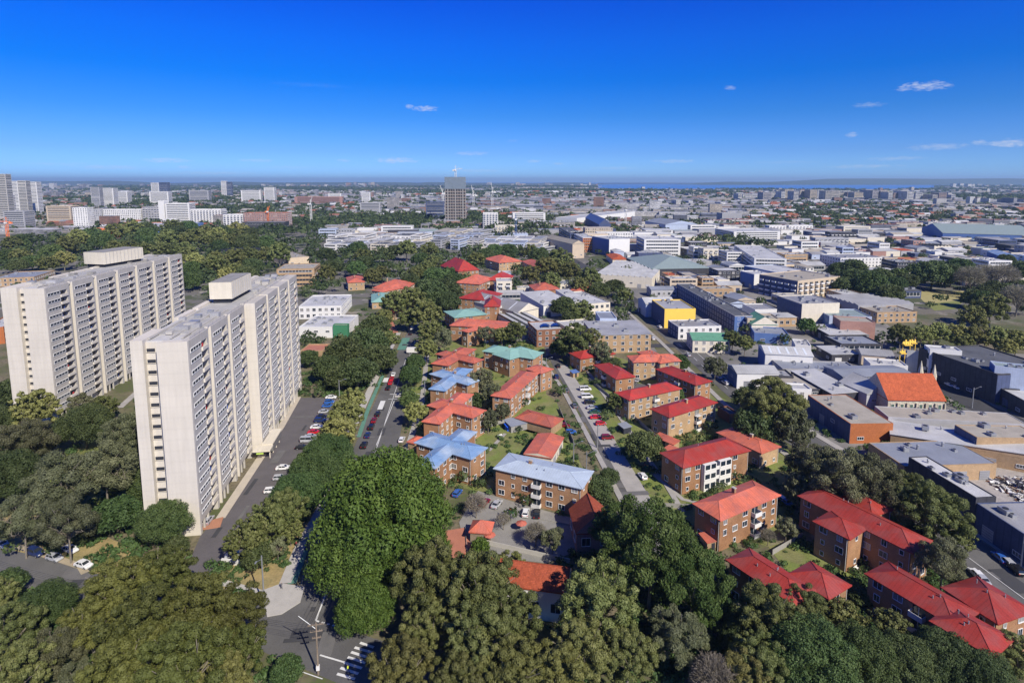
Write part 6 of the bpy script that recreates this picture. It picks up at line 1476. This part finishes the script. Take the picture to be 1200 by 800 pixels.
for cx, cy, rp, kind, p, R in sorted(ONE, key=lambda t: -t[2]):
    st, nm, desc = KIND[kind]; lod = 'hi' if rp > 27 else ('mid' if rp > 11 else 'low')
    g0 = Vector((p.x, p.y, 0))
    sz = 'huge' if rp > 48 else 'large' if rp > 30 else 'medium' if rp > 17 else 'small'
    lab = place_label('%s %s' % (sz, desc), cx, cy, 'tree')
    grp = None
    if lab is None: lab = '%s %s in the crowded tree belt' % (sz, desc)
    grp = '%ss' % desc
    root = empty(nm, g0, tr_r.uniform(0, 6.28), lab, 'tree', grp)
    v = tr_r.choice(CR[st, lod]); zs = tr_r.uniform(.9, 1.1)
    c = link('crown', v, root, (0, 0, p.z), 0, (R, R, R*zs)); c.rotation_euler = (tr_r.uniform(-.08, .08), tr_r.uniform(-.08, .08), tr_r.uniform(0, 6.28))
    c.material_slots[0].link = 'OBJECT'; c.material_slots[0].material = LEAF[KM.get(kind, kind)]
    link('trunk', TR[st], root, (0, 0, p.z), 0, (R, R, p.z/ZC[st]))
# undergrowth, hedges and garden shrubs, too many to count: one mesh of leaf clumps
def unpaved(x, y): return not any(pip(x, y, q) for q in PAVED) and not any(R.inside(Vector((x, y, 0)), .4) for R in FOOT)
UP = []
for zone, n, (r0, r1) in (([(470, 560), (480, 440), (530, 400), (640, 400), (700, 420), (800, 470), (960, 560), (1130, 680), (1100, 800), (640, 800), (640, 640), (540, 640)], 1500, (.35, 1.3)), ([(-60, 800), (-60, 480), (200, 460), (215, 640), (330, 700), (330, 800)], 900, (.4, 1.5)), ([(236, 690), (330, 590), (420, 460), (395, 470), (380, 560), (350, 660)], 160, (.3, .9)), ([(500, 330), (640, 330), (640, 410), (480, 400)], 260, (.5, 1.6)), ([(350, 400), (470, 340), (470, 460), (350, 470)], 200, (.5, 1.6)), ([(840, 380), (1080, 380), (1210, 500), (1210, 700), (1060, 620), (880, 480)], 220, (.5, 1.5))):
    xs = [p[0] for p in zone]; ys = [p[1] for p in zone]; k = 0; t_ = 0
    while k < n and t_ < n*8:
        t_ += 1; x, y = tr_r.uniform(min(xs), max(xs)), tr_r.uniform(min(ys), max(ys))
        if not pip(x, y, zone): continue
        c = G(x, y)
        if not unpaved(c.x, c.y): continue
        for q in range(tr_r.choice([1, 1, 2, 4])):
            r = tr_r.uniform(r0, r1); UP.append((c.x+tr_r.uniform(-1, 1)*r*q*.8, c.y+tr_r.uniform(-1, 1)*r*q*.8, r*.5, r))
        k += 1
# ---------------------------------------------------------------- the town beyond: generated street blocks
SKIP = [b[0] for b in BELTS[:5]]+[
 [(0, 240), (400, 232), (400, 262), (0, 275)], [(1060, 330), (1200, 335), (1200, 412), (1060, 412)], [(-200, 262), (380, 262), (380, 500), (-200, 500)],
 [(0, 268), (100, 268), (100, 300), (0, 300)], [(990, 395), (1030, 400), (1210, 480), (1210, 520), (1130, 480), (1000, 420)], [(860, 335), (900, 345), (960, 380), (1010, 400), (1000, 420), (920, 380), (860, 352)]]
def in_view(p, m=20):
    x, y, f = PXW(p); return f > 10 and -m < x < 1200+m
fr = random.Random(99); cand = []
def blocked(c, hx, hy):
    for R in FOOT:
        q = c-R.c
        if abs(q.dot(R.x)) < R.hx+hx+1 and abs(q.dot(R.y)) < R.hy+hy+1: return True
    return False
def road_d(c):
    """metres to the main road's axis"""
    P_ = MAINP; best = 1e9
    for i in range(len(P_)-1):
        a, b_ = P_[i], P_[i+1]; ab = b_-a; t = max(0, min(1, (c-a).dot(ab)/ab.dot(ab))); best = min(best, (c-(a+ab*t)).length)
    return best
MAINP = [G(*q) for q in [(620, 273), (655, 295), (700, 322), (745, 355), (790, 395), (868, 462), (930, 510)]]
LEFTP = [G(*q) for q in [(520, 280), (510, 330), (478, 400)]]
u = -900
row = 0
v = 225.0
while v < 1150:
    dv = fr.uniform(14, 28); u = -1000.0
    while u < 1050:
        du = fr.uniform(11, 30) if v < 700 else fr.uniform(22, 60)
        street = (int((u+2000)/du*0) == 0 and ((u+2000) % 118) < 12) or ((v) % 150) < 12
        c = GX*(u+du/2)+GY*(v+dv/2)
        if not street and in_view(c, 30):
            hx, hy = du/2-fr.uniform(.6, 3), dv/2-fr.uniform(.5, 3)
            h = fr.choice([4.5, 5, 5.5, 6, 6, 7, 8, 11]) if v < 600 else fr.choice([5, 5, 6, 7, 8, 9, 13])
            px, py, f = PXW((c.x, c.y, 0))
            if (py < 392 or (px > 865 and py < 470)) and not any(pip(px, py, S) for S in SKIP) and not blocked(c, hx, hy) and road_d(c) > max(hx, hy)*.8+9 and (py < 300 or px > 540) and not (560 < px < 745 and py > 296 and fr.random() < .6) and not any(abs(t[4].x-c.x) < hx*.7+t[5]*.5 and abs(t[4].y-c.y) < hy*.7+t[5]*.5 for t in TREES):
                if fr.random() < .86:
                    Rr = object.__new__(Rect); Rr.x = GX; Rr.y = GY; Rr.hx = hx; Rr.hy = hy; Rr.c = c; Rr.z = h; cand.append((f, Rr, h))
        u += du
    v += dv
cand.sort(key=lambda t: t[0])
WC = [('white', 'white'), ('cream', 'cream'), ('grey', 'grey'), ('tan', 'sand coloured'), ('brickp', 'brick'), ('lbluew', 'pale blue'), ('dark', 'dark'), ('navy', 'navy'), ('pink', 'pink brick')]
RC = [('rgrey', 'grey'), ('rlight', 'white'), ('rtan', 'tan'), ('rblueg', 'blue grey'), ('rlight', 'pale'), ('rteal', 'grey green'), ('rtile2', 'orange tiled'), ('rdark', 'dark')]
for f, R, h in cand[:280]:
    w, wn_ = fr.choices(WC, [5, 4.5, 5, 2.5, 2, 1.5, 2, 1, 1])[0]; r, rn = fr.choices(RC, [5, 6, 3, 3, 5, 1.2, .8, 1])[0]
    big = R.hx*R.hy > 260
    st = fr.choices(['flat', 'gable', 'skill', 'saw'], [6, 3, 2, 1.2 if big else .2])[0]
    if h > 10: st = 'flat'; ws = fr.choice(['band', 'band', 'balc', 'win']); nm, ct, nn = 'apartment_building', 'building', '%s storey block' % {3: 'three', 4: 'four'}.get(max(3, int(h/3.3)), 'five')
    elif big: ws = fr.choice([None, None, 'band']); nm, ct, nn = 'warehouse', 'warehouse', 'warehouse'
    else: ws = fr.choice([None, 'win', 'band']) if f < 600 else None; nm, ct, nn = ('shop_building', 'building', 'low building') if h < 8 else ('workshop', 'workshop', 'workshop')
    px, py, _ = PXW((R.c.x, R.c.y, h))
    d = '%s %s with %s roof' % (wn_, nn, rn)
    if sum(1 for q in USED if q.startswith(d)) > 7: d = d.replace(' with', ' having a').replace(' roof', ' top')
    lab = place_label(d, px, py, ct); grp = None
    if lab is None: continue
    grp = 'buildings of the town beyond'
    block(lab, R, None, None, h, w, r, st, floors=max(1, int(h/3.3)), winst=ws, cat=ct, name=nm, group=grp, clutter=fr.randint(0, 4) if f < 700 else 0, pitch=.25 if st == 'gable' else .04,
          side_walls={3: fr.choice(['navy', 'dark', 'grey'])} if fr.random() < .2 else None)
# farther: one mesh
VV = []; CC = []
def bx(c, x, y, hx, hy, z0, z1, cw, crf, roof=False):
    q = [c-x*hx-y*hy, c+x*hx-y*hy, c+x*hx+y*hy, c-x*hx+y*hy]
    for i in range(4):
        a, b_ = q[i], q[(i+1) % 4]
        if i == 2: continue
        VV.extend([(a.x, a.y, z0), (b_.x, b_.y, z0), (b_.x, b_.y, z1), (a.x, a.y, z1)]); CC.append(cw)
    if roof:
        m = z1+hy*.4; r0 = c-x*hx; r1 = c+x*hx
        VV.extend([(q[0].x, q[0].y, z1), (q[1].x, q[1].y, z1), (r1.x, r1.y, m), (r0.x, r0.y, m)]); CC.append(crf)
        VV.extend([(q[2].x, q[2].y, z1), (q[3].x, q[3].y, z1), (r0.x, r0.y, m), (r1.x, r1.y, m)]); CC.append(crf)
        VV.extend([(q[3].x, q[3].y, z1), (q[0].x, q[0].y, z1), (r0.x, r0.y, m), (r0.x, r0.y, m)]); CC.append(cw)
        VV.extend([(q[1].x, q[1].y, z1), (q[2].x, q[2].y, z1), (r1.x, r1.y, m), (r1.x, r1.y, m)]); CC.append(cw)
    else: VV.extend([(p.x, p.y, z1) for p in q]); CC.append(crf)
WALLS = [(.62, .60, .56), (.55, .48, .38), (.35, .34, .34), (.42, .25, .17), (.28, .28, .30), (.66, .65, .63), (.30, .17, .12), (.12, .13, .17), (.45, .42, .38)]
ROOFS = [(.42, .43, .45), (.60, .60, .60), (.30, .31, .33), (.40, .37, .32), (.24, .26, .30), (.50, .50, .51), (.38, .13, .07), (.34, .15, .10), (.16, .16, .17), (.66, .66, .65)]
for f, R, h in cand[280:]:
    bx(R.c, R.x, R.y, R.hx, R.hy, 0, h, fr.choice(WALLS), fr.choice(ROOFS))
    for q in range(fr.randint(0, 3)):
        s = fr.uniform(1, 2.5); bx(R.c+R.x*fr.uniform(-.6, .6)*R.hx+R.y*fr.uniform(-.6, .6)*R.hy, R.x, R.y, s, s, h, h+s, fr.choice(WALLS), fr.choice(ROOFS))
def green_zone(x, y):
    """broad pattern of leafy suburbs against built-up industry"""
    return math.sin(x*.0011+1.3)*math.sin(y*.0016+.5)+.6*math.sin(x*.0031+y*.0023)+.4*math.sin(x*.007-y*.004+2)
TP = []
y0 = 1000.0
while y0 < 9500:
    k = 1+(y0-1000)/1900
    dy = fr.uniform(22, 34)*k; x0 = -y0*.95-100
    hdg = GA+.25*math.sin(y0*.0009)
    X_ = Vector((math.cos(hdg), -math.sin(hdg), 0)); Y_ = Vector((math.sin(hdg), math.cos(hdg), 0))
    while x0 < y0*.95+100:
        gz = green_zone(x0, y0); ind = gz < -.15
        dx = (fr.uniform(30, 90) if ind else fr.uniform(14, 30))*k**.7
        c = Vector((x0+dx/2, y0+fr.uniform(-.2, .2)*dy, 0)); px, py, f = PXW(c)
        water = px > 700 and 214 < py < 222.4 and px < 1100
        airport = 1040 < px and 225 < py < 229
        if not water and not blocked(c, dx/2, dy/2) and not airport:
            r = fr.random()
            if r < (.78 if ind else .52) and not (gz > .75):
                hx, hy = dx*.46, dy*(.44 if ind else .30)
                h = fr.choice([6, 7, 8, 9, 12]) if ind else fr.choice([4, 5, 6, 7, 9])
                if fr.random() < .035: h *= fr.uniform(2, 3.4); hx = min(hx, 16); hy = min(hy, 12)
                rf = fr.choice(ROOFS[:6]+ROOFS[8:]) if ind else fr.choice(ROOFS[2:])
                bx(c, X_, Y_, hx, hy, 0, h, fr.choice(WALLS), rf, roof=(not ind and h < 10 and y0 < 4500))
            nt_ = (0 if ind and fr.random() < .4 else 1) if gz < .3 else fr.choice([2, 3, 3])
            for q in range(nt_): TP.append((c.x+fr.uniform(-.5, .5)*dx, y0+fr.uniform(-.55, .55)*dy, fr.uniform(4.0, 8.5)*k**.55))
        elif airport and fr.random() < .1: TP.append((c.x, c.y, 8*k**.5))
        x0 += dx*1.05
    y0 += dy*1.12
# the line of apartment blocks in front of the bay, and skyline clumps
def px_block(px, yb, yt, w, cw, crf):
    c = G(px, yb); f = PXW(c)[2]; bx(c, GX, GY, w/2/F*f, 25, 0, (yb-yt)/F*f, cw, crf)
x = 862.0
while x < 1112:
    w = fr.uniform(4, 11); yb = fr.uniform(232.5, 236.5); yt = fr.uniform(221.5, 226.5) if 870 < x < 1075 else fr.uniform(225.5, 229); c_ = fr.choice([(.66, .64, .6), (.5, .46, .4), (.45, .42, .42), (.58, .5, .38), (.36, .26, .22), (.62, .62, .62)])
    nf = int((yb-yt)/1.6); px_block(x+w/2, yb, yt, w, c_, (.5, .5, .5))
    for q in range(nf): 
        yy = yt+(q+.45)*(yb-yt)/nf; cc_ = G(x+w/2, yb); ff = PXW(cc_)[2]; z = (yb-yy)/F*ff; c2 = cc_-GY*25.6
        bx(c2, GX, GY, w*.42/F*ff, .5, z-.9, z+.9, (.08, .09, .12), (.1, .1, .1))
    x += w*fr.uniform(.85, 1.3)
for (xa, xb, n, yb, ya, yc) in [(0, 200, 26, 218.5, 215.2, 217.5), (200, 420, 20, 219, 215.5, 217.6), (405, 450, 14, 217.5, 213.4, 215.8), (560, 700, 18, 218, 213.6, 216.5), (700, 860, 10, 231, 226, 229.5), (1110, 1200, 14, 219, 215, 217.6), (600, 860, 10, 240, 234, 237), (880, 1200, 10, 246, 241, 244), (0, 480, 24, 231, 225, 228.5), (40, 110, 8, 222, 214.5, 219), (1130, 1200, 5, 239, 231, 236)]:
    for _ in range(n): px_block(fr.uniform(xa, xb), yb+fr.uniform(-.6, 1.2), fr.uniform(ya, yc), fr.uniform(1.6, 6), fr.choice(WALLS[:6]), fr.choice(ROOFS))
Vn = np.array(VV, dtype=np.float32)
me = np_quads('distant_buildings', Vn, None, [])
ca = me.attributes.new('paint', 'FLOAT_COLOR', 'POINT'); cl_ = np.ones((len(CC), 4), dtype=np.float32); cl_[:, :3] = np.array(CC)*.80; ca.data.foreach_set('color', np.repeat(cl_, 4, axis=0).ravel())
m, nt, b = newmat('distant_facades'); at = N(nt, 'ShaderNodeAttribute', attribute_name='paint'); nt.links.new(at.outputs['Color'], b.inputs['Base Color'])
geo = N(nt, 'ShaderNodeNewGeometry'); sx = N(nt, 'ShaderNodeSeparateXYZ', {0: geo.outputs['Position']}); sn = N(nt, 'ShaderNodeSeparateXYZ', {0: geo.outputs['Normal']})
fl = N(nt, 'ShaderNodeMath', {0: N(nt, 'ShaderNodeMath', {0: sx.outputs[2], 1: 3.2}, operation='DIVIDE').outputs[0]}, operation='FRACT'); band = N(nt, 'ShaderNodeMath', {0: fl.outputs[0], 1: .55}, operation='GREATER_THAN')
vert = N(nt, 'ShaderNodeMath', {0: N(nt, 'ShaderNodeMath', {0: sn.outputs[2]}, operation='ABSOLUTE').outputs[0], 1: .2}, operation='LESS_THAN')
ns_ = N(nt, 'ShaderNodeTexNoise', {'Vector': geo.outputs['Position'], 'Scale': .28, 'Detail': 2.0}); gp = N(nt, 'ShaderNodeMath', {0: ns_.outputs[0], 1: .44}, operation='GREATER_THAN')
k1 = N(nt, 'ShaderNodeMath', {0: N(nt, 'ShaderNodeMath', {0: band.outputs[0], 1: vert.outputs[0]}, operation='MULTIPLY').outputs[0], 1: gp.outputs[0]}, operation='MULTIPLY')
k2 = N(nt, 'ShaderNodeMath', {0: k1.outputs[0], 1: .7}, operation='MULTIPLY')
wv = N(nt, 'ShaderNodeTexNoise', {'Vector': geo.outputs['Position'], 'Scale': .08, 'Detail': 5.0}); wr = N(nt, 'ShaderNodeMapRange', {'Value': wv.outputs[0], 'From Min': .3, 'From Max': .7, 'To Min': .75, 'To Max': 1.2})
sc_ = N(nt, 'ShaderNodeVectorMath', {0: at.outputs['Color']}, operation='SCALE'); nt.links.new(wr.outputs[0], sc_.inputs['Scale'])
mx = N(nt, 'ShaderNodeMix', {0: k2.outputs[0], 6: sc_.outputs[0], 7: (.05, .055, .07, 1)}, data_type='RGBA'); nt.links.new(mx.outputs[2], b.inputs['Base Color']); b.inputs['Roughness'].default_value = .7
me.materials.append(m)
tag(link('distant_buildings', me), 'mass of small roofs and walls of the far suburbs', kind='stuff')
# distant trees: crowns of leaf clumps in one mesh
rng = np.random.default_rng(4)
def crown_np(P_, n, size, sq=.8):
    P_ = np.array(P_); k = len(P_)
    d = rng.normal(size=(k, n, 3)); d[..., 2] = np.abs(d[..., 2])*.9-.15; d /= np.linalg.norm(d, axis=2)[..., None]
    R = P_[:, None, 3:4]; lump = 1+.25*np.sin(d[..., :1]*6+P_[:, None, :1])*np.sin(d[..., 1:2]*6+P_[:, None, 1:2])
    c = P_[:, None, :3]+d*R*lump*rng.uniform(.7, 1, (k, n, 1))*np.array([1, 1, sq])
    nn = d+rng.normal(size=(k, n, 3))*.4; nn /= np.linalg.norm(nn, axis=2)[..., None]
    t = np.cross(nn, rng.normal(size=(k, n, 3))); t /= np.linalg.norm(t, axis=2)[..., None]; b_ = np.cross(nn, t); s = R*size*rng.uniform(.6, 1.3, (k, n, 1))
    V = np.stack([c-t*s, c-b_*s*.7, c+t*s, c+b_*s*.7], axis=2).reshape(-1, 3)
    tone = np.clip(rng.uniform(.1, .8, (k, 1))+rng.uniform(-.2, .25, (k, n)), 0, 1).ravel(); return V, tone
rest = [(t[4].x, t[4].y, t[4].z*.8, t[5]) for t in REST]
# street and yard trees among the generated blocks
n_ = 0
while n_ < 900:
    yy = 300+fr.random()**1.3*900; xx = fr.uniform(-1, 1)*yy*.95; c = Vector((xx, yy, 0)); px, py, f = PXW(c)
    if py < 372 and in_view(c, 20) and not blocked(c, 2, 2) and road_d(c) > 8 and not any(abs(R.c.x-c.x) < R.hx+1 and abs(R.c.y-c.y) < R.hy+1 for _, R, _ in cand):
        r = fr.uniform(2.5, 5.5); rest.append((xx, yy, r*.95, r))
    n_ += 1
for bp, dens in (([(0, 240), (395, 232), (460, 235), (470, 246), (395, 256), (330, 256), (0, 262)], 260), ([(860, 252), (1010, 250), (1200, 254), (1200, 262), (1000, 264), (860, 262)], 170), ([(560, 226), (1200, 228), (1200, 233), (560, 233)], 160), ([(640, 240), (1200, 262), (1200, 300), (1000, 300), (800, 260)], 150), ([(0, 219), (560, 218.5), (560, 226), (0, 232)], 420), ([(930, 285), (1200, 285), (1200, 306), (1060, 312), (960, 300)], 60)):
    xs = [p[0] for p in bp]; ys = [p[1] for p in bp]; k = 0
    for _ in range(dens*6):
        x, y = fr.uniform(min(xs), max(xs)), fr.uniform(min(ys), max(ys))
        if pip(x, y, bp):
            c = G(x, y); f = PXW(c)[2]
            if blocked(c, 3, 3): continue
            r = fr.uniform(2.2, 4.2)/F*f if f < 3500 else fr.uniform(1.0, 2.0)/F*f
            r = min(r, 30); (rest if f < 1600 else TP).append((c.x, c.y, r*.9, r) if f < 1600 else (c.x, c.y, r)); k += 1
            if k >= dens: break
V0, t0 = crown_np(UP, 60, .24, .75)
tag(link('undergrowth', np_quads('undergrowth', V0, t0, [LEAF['green']])), 'low shrubs and weeds in the gardens and under the trees', kind='stuff')
V1, t1 = crown_np(rest, 90, .20)
far_t = [(x, y, r*.75, r) for x, y, r in TP if in_view(Vector((x, y, 0)), 5)]
nearer = [t for t in far_t if t[1] < 2400]; farther = [t for t in far_t if t[1] >= 2400]
V2, t2 = crown_np(nearer, 26, .36); V3, t3 = crown_np(farther, 9, .6, .6)
me = np_quads('distant_trees', np.concatenate([V1, V2, V3]), np.concatenate([t1, t2, t3]), [LEAF['dark']])
tag(link('distant_trees', me), 'countless dark trees scattered between the far roofs', kind='stuff')
print('TREES', len(ONE), len(REST), 'cand', len(cand), 'far quads', len(VV)//4, 'tree quads', len(V1)//4, len(V2)//4, len(V3)//4)
# ---------------------------------------------------------------- haze
hb = MB(); S = 42000; hb.box((0, 15000), (S, 0), (0, S-12000), -12, 262)
hz = hb.mesh('haze', [], uv=False)
hmv = D.materials.new('haze_air'); hmv.use_nodes = True; nt = hmv.node_tree; nt.nodes.clear()
o_ = nt.nodes.new('ShaderNodeOutputMaterial'); pv = nt.nodes.new('ShaderNodeVolumePrincipled'); pv.inputs['Color'].default_value = (.50, .74, 1, 1); pv.inputs['Density'].default_value = 5.8e-5; pv.inputs['Anisotropy'].default_value = .1
nt.links.new(pv.outputs[0], o_.inputs['Volume']); hz.materials.append(hmv)
tag(link('haze', hz), kind='stuff')
